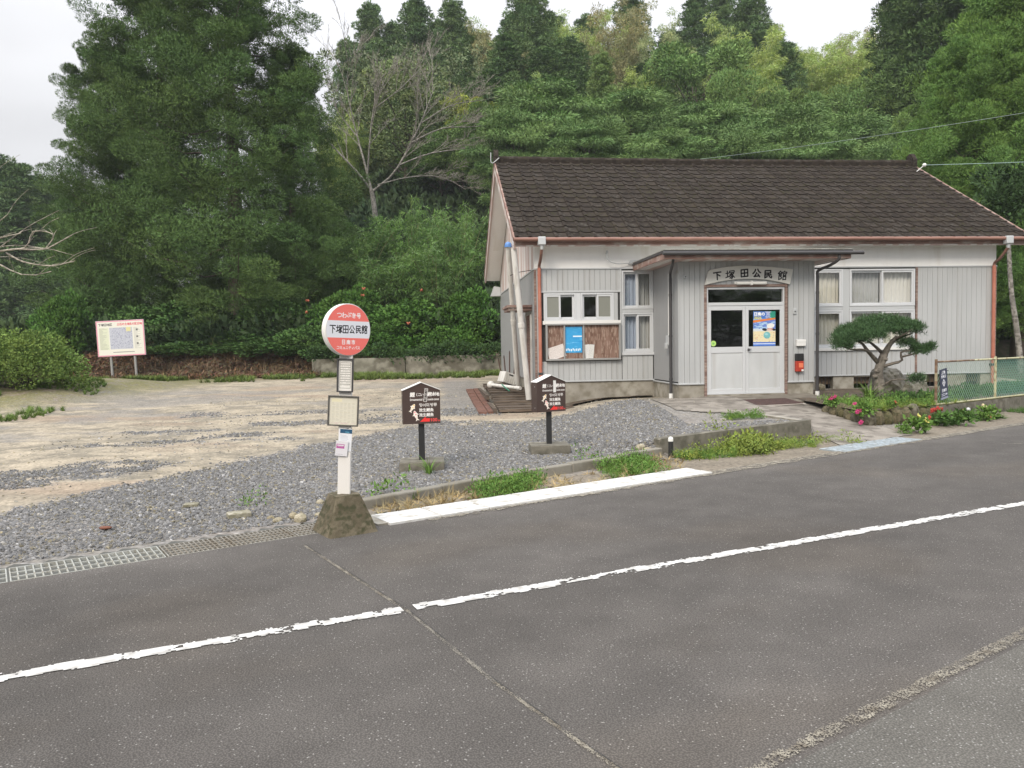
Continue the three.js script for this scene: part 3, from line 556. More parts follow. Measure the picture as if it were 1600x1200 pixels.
  part('soffit', [span(E0 + 0.04, E1 - 0.04, 3.90, 3.925, 0.004, EZ - 0.08)], M.plaster, hall);
  part('eave_fascia', [rspan(E0, E1, 3.86, 3.985, EZ - 0.075, EZ - 0.045)], M.fascia, hall);
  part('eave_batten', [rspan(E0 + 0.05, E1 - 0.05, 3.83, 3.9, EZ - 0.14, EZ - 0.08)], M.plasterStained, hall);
  // gutter with hangers, hoppers and downpipes
  const gt = part('gutter', [new THREE.CylinderGeometry(0.058, 0.058, E1 - E0 + 0.04, 12, 1).rotateZ(Math.PI / 2).scale(1, 0.85, 1).translate((E0 + E1) / 2, 3.975, EZ + 0.03)], M.gutter, hall);
  for (const [s, q] of [[0.1, 1], [11.66, 1]]) {
    const hp = part('rain_hopper', [rspan(s - 0.09, s + 0.09, 3.84, 4.03, EZ - 0.04, EZ + 0.12, 0.02), cyl(0.035, 0.05, 0.1, 10, s, 3.79, EZ + 0.04)], M.aluDull, hall);
    part('downpipe_elbow', tube([[s, 3.76, EZ + 0.04], [s, 3.62, EZ - 0.1], [s, 3.5, 0.25], [s, 3.42, 0.09], [s, 3.34, 0.075]], 0.036, 20, 8), M.gutter, hall);
    const dp = part('downpipe', [cyl(0.042, 0.042, 3.36 - 0.3, 10, s, (3.36 + 0.3) / 2, 0.075), ...[3.2, 2.2, 1.1].map((y) => cyl(0.048, 0.048, 0.04, 10, s, y, 0.075))], M.redPipe, hall);
    part('pipe_clamp', [rspan(s - 0.05, s + 0.05, 0.84, 0.9, -0.01, 0.122)], M.darkMetal, dp);
  }
}
// windows
function sash(parent, x0, x1, y0, y1, z, glassMat, f = 0.045, mat = M.alu) {
  const s = part('sash', [rspan(x0, x0 + f, y0, y1, z - 0.018, z + 0.018, 0.004), rspan(x1 - f, x1, y0, y1, z - 0.018, z + 0.018, 0.004), rspan(x0 + f, x1 - f, y0, y0 + f, z - 0.016, z + 0.016, 0.004), rspan(x0 + f, x1 - f, y1 - f, y1, z - 0.016, z + 0.016, 0.004)], mat, parent);
  part('pane', span(x0 + f, x1 - f, y0 + f, y1 - f, z - 0.001, z + 0.001), glassMat, parent);
  return s;
}
function windowUnit(x0, x1, y0, y1, list, frame = 0.04) {
  const w = part('window_frame', [rspan(x0, x0 + frame, y0, y1, -0.1, 0.03, 0.004), rspan(x1 - frame, x1, y0, y1, -0.1, 0.03, 0.004), rspan(x0 + frame, x1 - frame, y0, y0 + frame, -0.1, 0.032, 0.004), rspan(x0 + frame, x1 - frame, y1 - frame, y1, -0.1, 0.03, 0.004)], M.alu, hall);
  for (const [a, b, z, g] of list) sash(w, a, b, y0 + frame + 0.002, y1 - frame - 0.002, z, g);
  return w;
}
windowUnit(0.2, 0.98, 2.12, 2.775, [[0.24, 0.61, 0.005, M.frosted], [0.575, 0.94, -0.04, M.glass]]);
windowUnit(1.1, 1.9, 2.12, 2.775, [[1.14, 1.52, -0.04, M.glass], [1.485, 1.86, 0.005, M.frosted]]);
part('window_mullion', [rspan(0.982, 1.098, 2.12, 2.775, -0.06, 0.02)], M.alu, hall);
part('window_mullion', [rspan(1.902, 2.0, 2.12, 2.775, -0.06, 0.02)], M.siding[0], hall);
part('window_sill', [rspan(0.17, 2.06, 2.03, 2.118, -0.1, 0.06)], M.white, hall);
for (const [y0, y1] of [[1.34, 2.29], [2.38, 3.3]]) windowUnit(2.1, 2.87, y0, y1, [[2.14, 2.5, -0.04, M.glass], [2.465, 2.83, 0.0, M.glass]], 0.038);
part('window_rail', rspan(2.1, 2.87, 2.292, 2.378, -0.08, 0.022), M.aluDull, hall);
part('window_sill', [rspan(2.08, 2.89, 1.27, 1.338, -0.1, 0.045)], M.alu, hall);
for (const [y0, y1] of [[1.36, 2.29], [2.38, 3.3]]) {
  windowUnit(6.3, 7.68, y0, y1, [[6.34, 6.99, -0.04, M.glass], [6.95, 7.64, 0.0, M.glass]], 0.04);
  windowUnit(7.86, 9.58, y0, y1, [[7.9, 8.74, -0.04, M.glass], [8.7, 9.54, 0.0, M.glass]], 0.04);
}
part('window_mullion', [rspan(7.682, 7.858, 1.36, 3.3, -0.08, 0.016)], M.aluDull, hall);
part('window_rail', rspan(6.3, 7.68, 2.292, 2.378, -0.08, 0.02), M.aluDull, hall);
part('window_rail', rspan(7.86, 9.58, 2.292, 2.378, -0.08, 0.02), M.aluDull, hall);
part('window_sill', [rspan(6.28, 9.6, 1.285, 1.358, -0.1, 0.06)], M.white, hall);
// curtains hang just inside the panes
function curtain(label, s0, s1, y0, y1, mat, z = -0.17, folds = 7, seed = 1) {
  const n = folds * 8, g = new THREE.PlaneGeometry(s1 - s0, y1 - y0, n, 3), p = g.attributes.position;
  for (let i = 0; i < p.count; i++) { const u = p.getX(i) / (s1 - s0) + 0.5; p.setZ(i, 0.026 * Math.sin(u * folds * 6.283 + 2 * fbm(u * 5, 1, 2, seed)) + 0.012 * (fbm(u * 9, p.getY(i), 2, seed + 2) - 0.5)); }
  g.computeVertexNormals();
  const t = part('curtain', g, mat, null); t.position.set(...hallPoint((s0 + s1) / 2, (y0 + y1) / 2, z)); t.rotation.y = 0.1047;
  return tag(t, label, 'curtain', 'curtains hanging behind the hall windows');
}
const cloth = (r, g, b) => new THREE.MeshPhysicalMaterial({ color: new THREE.Color().setRGB(r, g, b), roughness: 0.95, transmission: 0.3, thickness: 0, side: THREE.DoubleSide });
const cBlue = cloth(0.48, 0.56, 0.68), cCream = cloth(0.80, 0.79, 0.70), cGrey = cloth(0.56, 0.58, 0.57), cWhite = cloth(0.85, 0.85, 0.80);
curtain('blue curtain in the upper pane of the tall window left of the porch', 2.12, 2.48, 2.36, 3.3, cBlue, -0.17, 4, 1);
curtain('grey curtain in the upper pane beside the porch wall', 2.5, 2.86, 2.36, 3.3, cGrey, -0.17, 4, 2);
curtain('blue curtain in the lower pane of the tall window left of the porch', 2.12, 2.48, 1.34, 2.28, cBlue, -0.17, 4, 3);
curtain('pale grey curtain in the lower pane beside the porch wall', 2.5, 2.86, 1.34, 2.28, cGrey, -0.17, 4, 4);
curtain('cream curtain in the upper window right next to the porch', 6.4, 7.66, 2.34, 3.3, cCream, -0.17, 11, 5);
curtain('cream curtain in the lower window right next to the porch', 6.4, 7.66, 1.34, 2.28, cCream, -0.17, 11, 6);
curtain('grey curtain behind the left sliding pane of the upper right window', 7.88, 8.72, 2.34, 3.3, cGrey, -0.19, 8, 7);
curtain('white curtain behind the right sliding pane of the upper right window', 8.74, 9.56, 2.34, 3.3, cWhite, -0.16, 8, 8);
curtain('white curtain in the lower left pane behind the trained pine', 7.88, 8.72, 1.34, 2.28, cWhite, -0.17, 8, 9);
curtain('cream curtain in the lower right pane behind the trained pine', 8.74, 9.56, 1.34, 2.28, cCream, -0.17, 8, 10);

// porch
const DX0 = 3.5, DX1 = 5.28, DY0 = 0.41, DY1 = 2.74;
const porch = struct('porch_wall', [...holed(P0 + 0.01, P1 - 0.01, 0.64, 3.32, PZ - 0.12, PZ - 0.012, [[DX0, DX1, 0.2, DY1]]), span(P0 + 0.012, P0 + 0.12, 0.64, 3.32, 0, PZ - 0.13), span(P1 - 0.12, P1 - 0.012, 0.64, 3.32, 0, PZ - 0.13)], M.cavity, hall);
planks(porch, P0, P1, 0.66, 3.3, PZ, [[DX0 - 0.05, DX1 + 0.05, 0.2, DY1 + 0.06]], M.siding, 0.118);
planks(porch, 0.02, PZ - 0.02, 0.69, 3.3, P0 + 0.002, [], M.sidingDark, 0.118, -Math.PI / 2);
planks(porch, 0.02, PZ - 0.02, 0.69, 3.3, P1 - 0.002, [], M.siding, 0.118, Math.PI / 2);
part('corner_trim', rspan(P0 - 0.012, P0 + 0.03, 0.64, 3.3, PZ - 0.03, PZ + 0.014), M.siding[0], hall);
part('corner_trim', rspan(P1 - 0.03, P1 + 0.012, 0.64, 3.3, PZ - 0.03, PZ + 0.014), M.siding[0], hall);
part('trim_strip', rspan(P0 - 0.01, DX0 - 0.06, 0.63, 0.66, PZ - 0.02, PZ + 0.03), M.aluDull, hall);
part('trim_strip', rspan(DX1 + 0.06, P1 + 0.01, 0.63, 0.66, PZ - 0.02, PZ + 0.03), M.aluDull, hall);
part('trim_strip', rspan(P0 - 0.03, P0 + 0.01, 0.63, 0.66, 0, PZ - 0.025), M.aluDull, hall);
part('porch_foundation', [span(P0 + 0.005, DX0 - 0.055, -0.2, 0.628, PZ - 0.15, PZ - 0.005), span(DX1 + 0.055, P1 - 0.005, -0.2, 0.628, PZ - 0.15, PZ - 0.005), span(P0 + 0.005, P0 + 0.14, -0.2, 0.628, -0.015, PZ - 0.155), span(P1 - 0.14, P1 - 0.005, -0.2, 0.628, -0.015, PZ - 0.155), span(DX0 - 0.05, DX1 + 0.05, 0.1, 0.4, PZ - 0.15, PZ + 0.02)], M.concrete, hall);
struct('porch_floor', [span(P0 + 0.15, P1 - 0.15, 0.2, 0.402, -0.01, PZ - 0.16)], M.concrete, hall);
struct('porch_ceiling', [span(P0 + 0.13, P1 - 0.13, 2.95, 3.0, 0.005, PZ - 0.13)], M.plaster, hall);
part('door_casing', [rspan(DX0 - 0.055, DX0, 0.35, DY1 + 0.06, PZ - 0.1, PZ + 0.03), rspan(DX1, DX1 + 0.055, 0.35, DY1 + 0.06, PZ - 0.1, PZ + 0.03), rspan(DX0, DX1, DY1 + 0.002, DY1 + 0.06, PZ - 0.1, PZ + 0.03)], M.brownWood, hall);
{
  const z = PZ - 0.02, fr = part('door_frame', [rspan(DX0 + 0.002, DX0 + 0.04, DY0, DY1, z - 0.06, z + 0.02), rspan(DX1 - 0.04, DX1 - 0.002, DY0, DY1, z - 0.06, z + 0.02), rspan(DX0 + 0.04, DX1 - 0.04, DY1 - 0.045, DY1, z - 0.06, z + 0.02), rspan(DX0 + 0.04, DX1 - 0.04, 2.34, 2.41, z - 0.06, z + 0.03), rspan(DX0 + 0.002, DX1 - 0.002, DY0 - 0.008, DY0 + 0.02, z - 0.06, z + 0.04)], M.alu, hall);
  part('transom_pane', span(DX0 + 0.04, DX1 - 0.04, 2.41, DY1 - 0.045, z - 0.011, z - 0.009), M.glass, fr);
  const mid = (DX0 + DX1) / 2;
  [[DX0 + 0.04, mid - 0.002, 0], [mid + 0.002, DX1 - 0.04, 0.0]].forEach(([a, b, o], k) => {
    const d = part('door_leaf', [rspan(a, a + 0.065, DY0 + 0.022, 2.338, z - 0.02, z + 0.018, 0.005), rspan(b - 0.065, b, DY0 + 0.022, 2.338, z - 0.02, z + 0.018, 0.005), rspan(a + 0.065, b - 0.065, DY0 + 0.022, DY0 + 0.11, z - 0.018, z + 0.016, 0.005), rspan(a + 0.065, b - 0.065, 1.31, 1.44, z - 0.018, z + 0.016, 0.005), rspan(a + 0.065, b - 0.065, 2.24, 2.338, z - 0.018, z + 0.016, 0.005)], M.alu, fr);
    part('pane', span(a + 0.065, b - 0.065, 1.44, 2.24, z - 0.003, z - 0.001), M.glass, d);
    part('door_panel', rspan(a + 0.065, b - 0.065, DY0 + 0.11, 1.31, z - 0.012, z + 0.002, 0.003), M.doorPanel, d);
    if (k) part('door_knob', [new THREE.SphereGeometry(0.028, 12, 8).translate(a + 0.05, 1.375, z + 0.055), bar([a + 0.05, 1.375, z + 0.015], [a + 0.05, 1.375, z + 0.05], 0.012), bar([a + 0.05, 1.375, z + 0.05], [a + 0.11, 1.385, z + 0.05], 0.009)], M.darkMetal, d);
  });
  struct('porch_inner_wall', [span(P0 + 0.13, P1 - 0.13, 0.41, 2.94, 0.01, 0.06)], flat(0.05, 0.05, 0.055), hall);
}
// porch canopy
{
  const x0 = 2.36, x1 = 6.5, z1 = 2.5;
  const can = struct('porch_canopy', [extrude([[x0, 0], [x1, 0], [x1, 0.05], [x0, 0.05]], z1 + 0.03).translate(0, 3.42, 0.003)], M.darkMetal, hall);
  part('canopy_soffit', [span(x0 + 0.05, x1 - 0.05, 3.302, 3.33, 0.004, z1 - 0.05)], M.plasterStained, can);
  part('canopy_fascia', [rspan(x0 + 0.02, x1 - 0.02, 3.29, 3.418, z1 - 0.045, z1 - 0.01), rspan(x0 + 0.02, x0 + 0.05, 3.29, 3.418, 0.005, z1 - 0.047), rspan(x1 - 0.05, x1 - 0.02, 3.29, 3.418, 0.005, z1 - 0.047)], M.fascia, can);
  const n = 9, w = (x1 - x0) / n;
  for (let i = 0; i < n; i++) part('metal_sheet', [rspan(x0 + i * w + 0.004, x0 + (i + 1) * w - 0.004, 3.476, 3.488 + 0.006 * (i % 2), 0.01, z1 + 0.04, 0.003)], M.galv, can);
  part('canopy_gutter', [new THREE.CylinderGeometry(0.04, 0.04, x1 - x0 + 0.25, 10, 1).rotateZ(Math.PI / 2).translate((x0 + x1) / 2 + 0.1, 3.405, z1 + 0.045)], M.darkMetal, can);
  part('canopy_flashing', extrude([[x0 - 0.1, 3.44], [x0 + 0.9, 3.475], [x0 + 0.9, 3.56], [x0 - 0.05, 3.54]], 0.02).translate(0, 0, 0.004), M.aluDull, can);
  for (const [sx, sz, tx, tz] of [[2.6, 2.4, 2.79, 1.6], [6.2, 2.5, 6.0, 1.97]]) {
    part('canopy_downpipe', [tube([[sx, 3.4, sz], [sx, 3.28, sz], [(sx * 2 + tx) / 3, 3.18, (sz * 2 + tz) / 3], [tx, 3.06, tz], [tx, 2.95, tz]], 0.032, 24, 8), cyl(0.034, 0.034, 2.55, 10, tx, 1.69, tz), ...[2.6, 1.7, 0.75].map((y) => cyl(0.04, 0.04, 0.05, 10, tx, y, tz))], M.darkMetal, can);
    part('pipe_foot', [cyl(0.045, 0.045, 0.22, 10, tx, 0.32, tz)], M.white, can);
  }
}
// small fittings on the walls
{
  const t = onHall('cable_bracket', 'bent grey cable arm on the white band beside the canopy', 'bracket', 1.72, 3.7, 0.01);
  part('hook', tube([[0, 0, 0.01], [0, 0.03, 0.12], [0.0, -0.14, 0.16], [0.2, -0.24, 0.13], [0.62, -0.24, 0.06], [0.78, -0.33, 0.06]], 0.014, 30, 6), M.aluDull, t);
  part('insulator', [cyl(0.03, 0.024, 0.06, 10, 0, 0.03, 0.13)], M.aluDull, t);
  const c = onHall('conduit', 'thin white cable conduit with switch box on the porch side wall', 'conduit', P0 - 0.035, 1.5, 1.3);
  part('pipe', [cyl(0.012, 0.012, 1.5, 8, 0, 0.85, 0)], M.white, c);
  part('switch_box', [rspan(-0.05, 0.03, 0.0, 0.22, -0.09, 0.09, 0.01), rspan(-0.09, -0.03, -0.08, 0.05, -0.05, 0.05, 0.01)], M.aluDull, c);
  const k = onHall('sensor', 'small round sensor fixed high on the porch siding', 'sensor', 3.02, 2.97, PZ + 0.008);
  part('cap', [cyl(0.04, 0.032, 0.03, 12).rotateX(Math.PI / 2).translate(0, 0, 0.014)], M.aluDull, k); part('stud', [cyl(0.013, 0.013, 0.05, 8).rotateX(Math.PI / 2).translate(0, 0, 0.03)], M.darkMetal, k);
}
// name board over the door
{
  const b = onHall('name_board', 'arched white name board with brush lettering above the porch door', 'sign', 4.42, 2.98, PZ + 0.02);
  const sh = new THREE.Shape(); sh.moveTo(-0.97, -0.19); sh.lineTo(-0.9, 0.07); sh.quadraticCurveTo(-0.88, 0.13, -0.8, 0.14); sh.quadraticCurveTo(-0.3, 0.235, 0.05, 0.215); sh.quadraticCurveTo(0.6, 0.19, 1.02, 0.13); sh.lineTo(0.95, -0.19); sh.quadraticCurveTo(0.0, 0.07, -0.97, -0.19);
  part('board', new THREE.ExtrudeGeometry(sh, { depth: 0.03, bevelEnabled: true, bevelSize: 0.006, bevelThickness: 0.006, bevelSegments: 1, curveSegments: 20 }), tint(M.concreteWhite, 0.95, 0.95, 0.95), b);
  const W = 1024, Hh = 210, face = new THREE.ShapeGeometry(sh, 20), p = face.attributes.position, u = new Float32Array(p.count * 2);
  for (let i = 0; i < p.count; i++) { u[i * 2] = (p.getX(i) + 1.03) / 2.06; u[i * 2 + 1] = (p.getY(i) + 0.2) / 0.4225; }
  face.setAttribute('uv', new THREE.BufferAttribute(u, 2));
  const map = canvasTex(W, Hh, (c) => {
    c.fillStyle = '#cfcfca'; c.fillRect(0, 0, W, Hh);
    for (let i = 0; i < 900; i++) { c.fillStyle = `rgba(${i % 3 ? '120,116,104' : '225,225,220'},${0.05 + 0.08 * hash(i, 1, 1)})`; c.fillRect(hash(i, 2, 1) * W, hash(i, 3, 1) * Hh, 2 + 10 * hash(i, 4, 1), 1 + 5 * hash(i, 5, 1)); }
    [...'下塚田公民館'].forEach((ch, i) => {
      const x = [120, 258, 424, 560, 684, 846][i], y = [62, 46, 36, 36, 48, 62][i];
      c.save(); c.translate(x + 44, y + 44); c.rotate([-0.05, -0.03, -0.02, 0.02, 0.06, 0.1][i]);
      for (const [dx, dy, w] of [[0, 0, 15], [1.5, 1.5, 14], [-1, 2, 11]]) write(c, ch, -44 + dx, -44 + dy, [92, 102, 92, 96, 98, 104][i], { weight: w * ('塚館'.includes(ch) ? 0.68 : 1), color: '#15151a', slant: -0.08 });
      c.restore();
    });
  });
  part('lettered_face', face.translate(0, 0, 0.0385), std({ map, roughness: 0.7 }), b, true);
  const l = onHall('tube_light', 'white tube light under the arched name board', 'lamp', 4.48, 2.86, PZ + 0.02);
  part('housing', [rspan(-0.37, 0.37, -0.06, 0.0, 0.0, 0.05, 0.012)], M.white, l);
  part('tube', [cyl(0.03, 0.03, 0.66, 10).rotateZ(Math.PI / 2).translate(0, -0.045, 0.075)], flat(0.75, 0.75, 0.72, 0.3), l);
  part('clip', [rspan(-0.02, 0.02, -0.085, 0.01, 0.03, 0.115, 0.006)], M.white, l);
}
// intercom, key box, switch, poster, sticker
{
  const i = onHall('intercom_box', 'white box on the porch siding right of the door, above the red one', 'box', 5.635, 1.43, PZ + 0.008);
  part('case', [rspan(-0.105, 0.105, 0, 0.145, 0, 0.07, 0.012)], M.white, i); part('lid_line', [rspan(-0.1, 0.1, 0.09, 0.096, 0.06, 0.0725, 0.001)], M.aluDull, i);
  const k = onHall('key_box', 'red fire call box with black top on the porch wall below the white box', 'box', 5.59, 0.87, PZ + 0.008);
  part('red_case', [rspan(-0.09, 0.09, 0.0, 0.235, 0, 0.09, 0.015)], flat(0.42, 0.045, 0.025, 0.4), k);
  part('black_cover', [rspan(-0.09, 0.09, 0.237, 0.4, 0, 0.095, 0.015)], M.black, k);
  part('orange_label', [span(-0.03, 0.07, 0.09, 0.19, 0.09, 0.0925)], flat(0.75, 0.2, 0.1, 0.5), k); part('white_label', [span(0.03, 0.08, 0.01, 0.05, 0.09, 0.0925)], M.white, k);
  const s = onHall('wall_switch', 'small grey switch on the porch siding beside the door casing', 'switch', 5.5, 2.14, PZ + 0.008);
  part('plate', [rspan(-0.035, 0.035, 0, 0.13, 0, 0.03, 0.006)], M.aluDull, s); part('button', [rspan(-0.012, 0.015, 0.04, 0.07, 0.028, 0.042, 0.004)], M.darkMetal, s);
  const map = canvasTex(512, 800, (c) => {
    c.fillStyle = '#7fb4e8'; c.fillRect(0, 0, 512, 800);
    c.fillStyle = '#4f7fd0'; c.fillRect(0, 0, 512, 170); c.fillStyle = '#2f9a86'; c.fillRect(350, 0, 162, 170);
    write(c, '日南の', 14, 18, 84, { weight: 17, color: '#ffffff', step: 1.02 }); write(c, '夏', 268, 4, 150, { weight: 13, color: '#fff' }); write(c, '夏', 268, 4, 150, { weight: 6, color: '#3b62c8' });
    c.fillStyle = '#fff04a'; c.font = 'bold 78px sans-serif'; c.fillText('2026', 18, 178);
    c.fillStyle = '#f08a3c'; c.beginPath(); c.moveTo(0, 206); c.lineTo(512, 150); c.lineTo(512, 190); c.lineTo(0, 262); c.fill();
    c.fillStyle = '#6f8fdc'; c.beginPath(); c.moveTo(0, 262); c.lineTo(512, 190); c.lineTo(512, 400); c.lineTo(0, 410); c.fill();
    c.fillStyle = '#b9d9f4'; for (let i = 0; i < 26; i++) { c.beginPath(); c.ellipse(512 * hash(i, 1, 5), 250 + 170 * hash(i, 2, 5), 20 + 50 * hash(i, 3, 5), 5 + 10 * hash(i, 4, 5), -0.1, 0, 7); c.fill(); }
    c.fillStyle = '#dfe9ef'; c.fillRect(0, 405, 512, 60); c.fillStyle = '#efe3bd'; c.fillRect(0, 460, 512, 250);
    c.fillStyle = '#f4f4f0'; c.beginPath(); c.ellipse(400, 335, 90, 58, -0.15, 0, 7); c.fill(); c.fillStyle = '#22232c'; for (const [x, y, a, b] of [[262, 424, 56, 30], [470, 425, 46, 26]]) { c.beginPath(); c.ellipse(x, y, a, b, 0.2, 0, 7); c.fill(); }
    c.fillStyle = '#e9a27a'; c.fillRect(320, 396, 130, 18); c.fillRect(320, 424, 130, 20);
    c.fillStyle = '#7cc4cc'; c.beginPath(); c.arc(316, 555, 80, 0, 7); c.fill(); c.fillStyle = '#a8dde0'; c.beginPath(); c.ellipse(300, 530, 40, 26, 0, 0, 7); c.fill();
    for (let i = 0; i < 40; i++) { c.fillStyle = ['#c9a86a', '#e06a4c', '#6aa36a', '#5d86c4'][i % 4]; c.fillRect(10 + 490 * hash(i, 6, 5), 480 + 220 * hash(i, 7, 5), 8 + 22 * hash(i, 8, 5), 4 + 6 * hash(i, 9, 5)); }
    c.fillStyle = '#3e6fd0'; c.fillRect(0, 712, 512, 26); c.fillStyle = '#dde8f8'; c.fillRect(0, 738, 512, 22); c.fillStyle = '#5583da'; c.fillRect(0, 760, 512, 40);
  });
  const p = onHall('event_poster', 'colourful summer event poster behind the right door pane', 'poster', 4.83, 1.83, PZ - 0.038);
  part('sheet', bx(0.51, 0.76, 0.003), [M.paper, M.paper, M.paper, M.paper, std({ map, roughness: 0.45 }), M.paper], p, true);
  const g = onHall('round_sticker', 'lime green round sticker low on the left door pane', 'sticker', 3.66, 1.52, PZ - 0.017);
  part('disc', [cyl(0.062, 0.062, 0.002, 24).rotateX(Math.PI / 2)], flat(0.42, 0.66, 0.18, 0.5), g); part('mark', [cyl(0.025, 0.025, 0.002, 5).rotateX(Math.PI / 2).translate(0.0, 0, 0.002)], flat(0.2, 0.5, 0.12, 0.5), g);
}
// notice board under the left windows
{
  const b = onHall('notice_board', 'weathered brown notice board in a grey frame under the left windows', 'notice board', 1.14, 1.17, 0.012);
  const w = 0.91, hgt = 0.88;
  part('back_panel', [span(-w + 0.03, w - 0.03, 0.03, hgt - 0.03, 0.002, 0.03)], M.board, b);
  part('frame', [rspan(-w, w, 0, 0.045, 0, 0.1), rspan(-w, w, hgt - 0.04, hgt, 0, 0.1), rspan(-w, -w + 0.045, 0.045, hgt - 0.04, 0, 0.098), rspan(w - 0.045, w, 0.045, hgt - 0.04, 0, 0.098)], M.steelPost, b);
  part('divider', [rspan(-0.475, -0.44, 0.045, hgt - 0.04, 0.025, 0.08)], M.steelPost, b); part('divider', [rspan(-0.01, 0.025, 0.045, hgt - 0.04, 0.025, 0.08)], M.steelPost, b);
  const sheet = (label, s, y, ww, hh, rot, mat, z = 0.048) => { const o = onHall('paper_notice', label, 'notice', s, y, z); o.rotation.z = 0; const m = part('sheet', bx(ww, hh, 0.002), mat, o, true); m.rotation.z = rot; return o; };
  const blue = canvasTex(256, 340, (c) => { c.fillStyle = '#3a9fd8'; c.fillRect(0, 0, 256, 340); for (let i = 0; i < 60; i++) { c.fillStyle = `rgba(${i % 2 ? '150,215,245' : '40,130,205'},0.25)`; c.fillRect(256 * hash(i, 1, 8) - 30, 340 * hash(i, 2, 8), 110 * hash(i, 3, 8), 16 * hash(i, 4, 8)); } c.fillStyle = '#e8f4fa'; c.fillRect(120, 118, 130, 16); for (let i = 0; i < 9; i++) { c.fillRect(14 + i * 25, 278 + 14 * hash(i, 5, 8), 14, 30); } });
  const lines = (bg, ink, n, vert) => canvasTex(256, 340, (c) => { c.fillStyle = bg; c.fillRect(0, 0, 256, 340); c.fillStyle = ink; for (let i = 0; i < n; i++) for (let x = 22; x < 225; x += 5 + 8 * hash(i, x, 4)) if (hash(i, x, 6) > 0.25) vert ? c.fillRect(24 + i * 210 / n, x * 1.35, 8, 5) : c.fillRect(x, 30 + i * 290 / n, 4 + 5 * hash(x, i, 2), 6); });
  sheet('light blue printed poster in the middle of the notice board', 0.905, 1.665, 0.42, 0.62, 0.0, std({ map: blue, roughness: 0.4 }));
  sheet('slipped white paper lying askew at the notice board lower left corner', 0.49, 1.37, 0.42, 0.3, 0.3, std({ map: lines('#d6cfcb', 'rgba(120,110,110,0.6)', 9), roughness: 0.8 }));
  sheet('narrow white leaflet with blue writing tucked beside the blue poster', 1.24, 1.38, 0.13, 0.33, 0.12, std({ map: lines('#d8d8d6', 'rgba(70,80,130,0.8)', 5, 1), roughness: 0.8 }));
  sheet('narrow white leaflet leaning at right of the folded leaflet on the board', 1.335, 1.38, 0.12, 0.33, -0.1, std({ map: lines('#d2d2cf', 'rgba(60,60,80,0.8)', 4, 1), roughness: 0.8 }), 0.052);
}
// door mat on the apron
{
  const m = thing('door_mat', 'dark red-brown door mat with pale border in front of the porch door', 'mat', [5.28, H(5.28, -15.7) + 0.012, -15.72], 0.16); m.rotation.x = 0.078;
  part('rubber_border', [rspan(-0.58, 0.58, 0, 0.014, -0.4, 0.4, 0.005)], flat(0.36, 0.33, 0.29, 0.8), m);
  part('pile', [rspan(-0.54, 0.54, 0.012, 0.026, -0.36, 0.36, 0.006)], mottled([0.055, 0.028, 0.024], [0.08, 0.042, 0.036], [0.04, 0.022, 0.02], 0.3, { fx: 12, fy: 12, seed: 131, grain: 0.5, bump: 0.004, rough: 1 }), m);
}

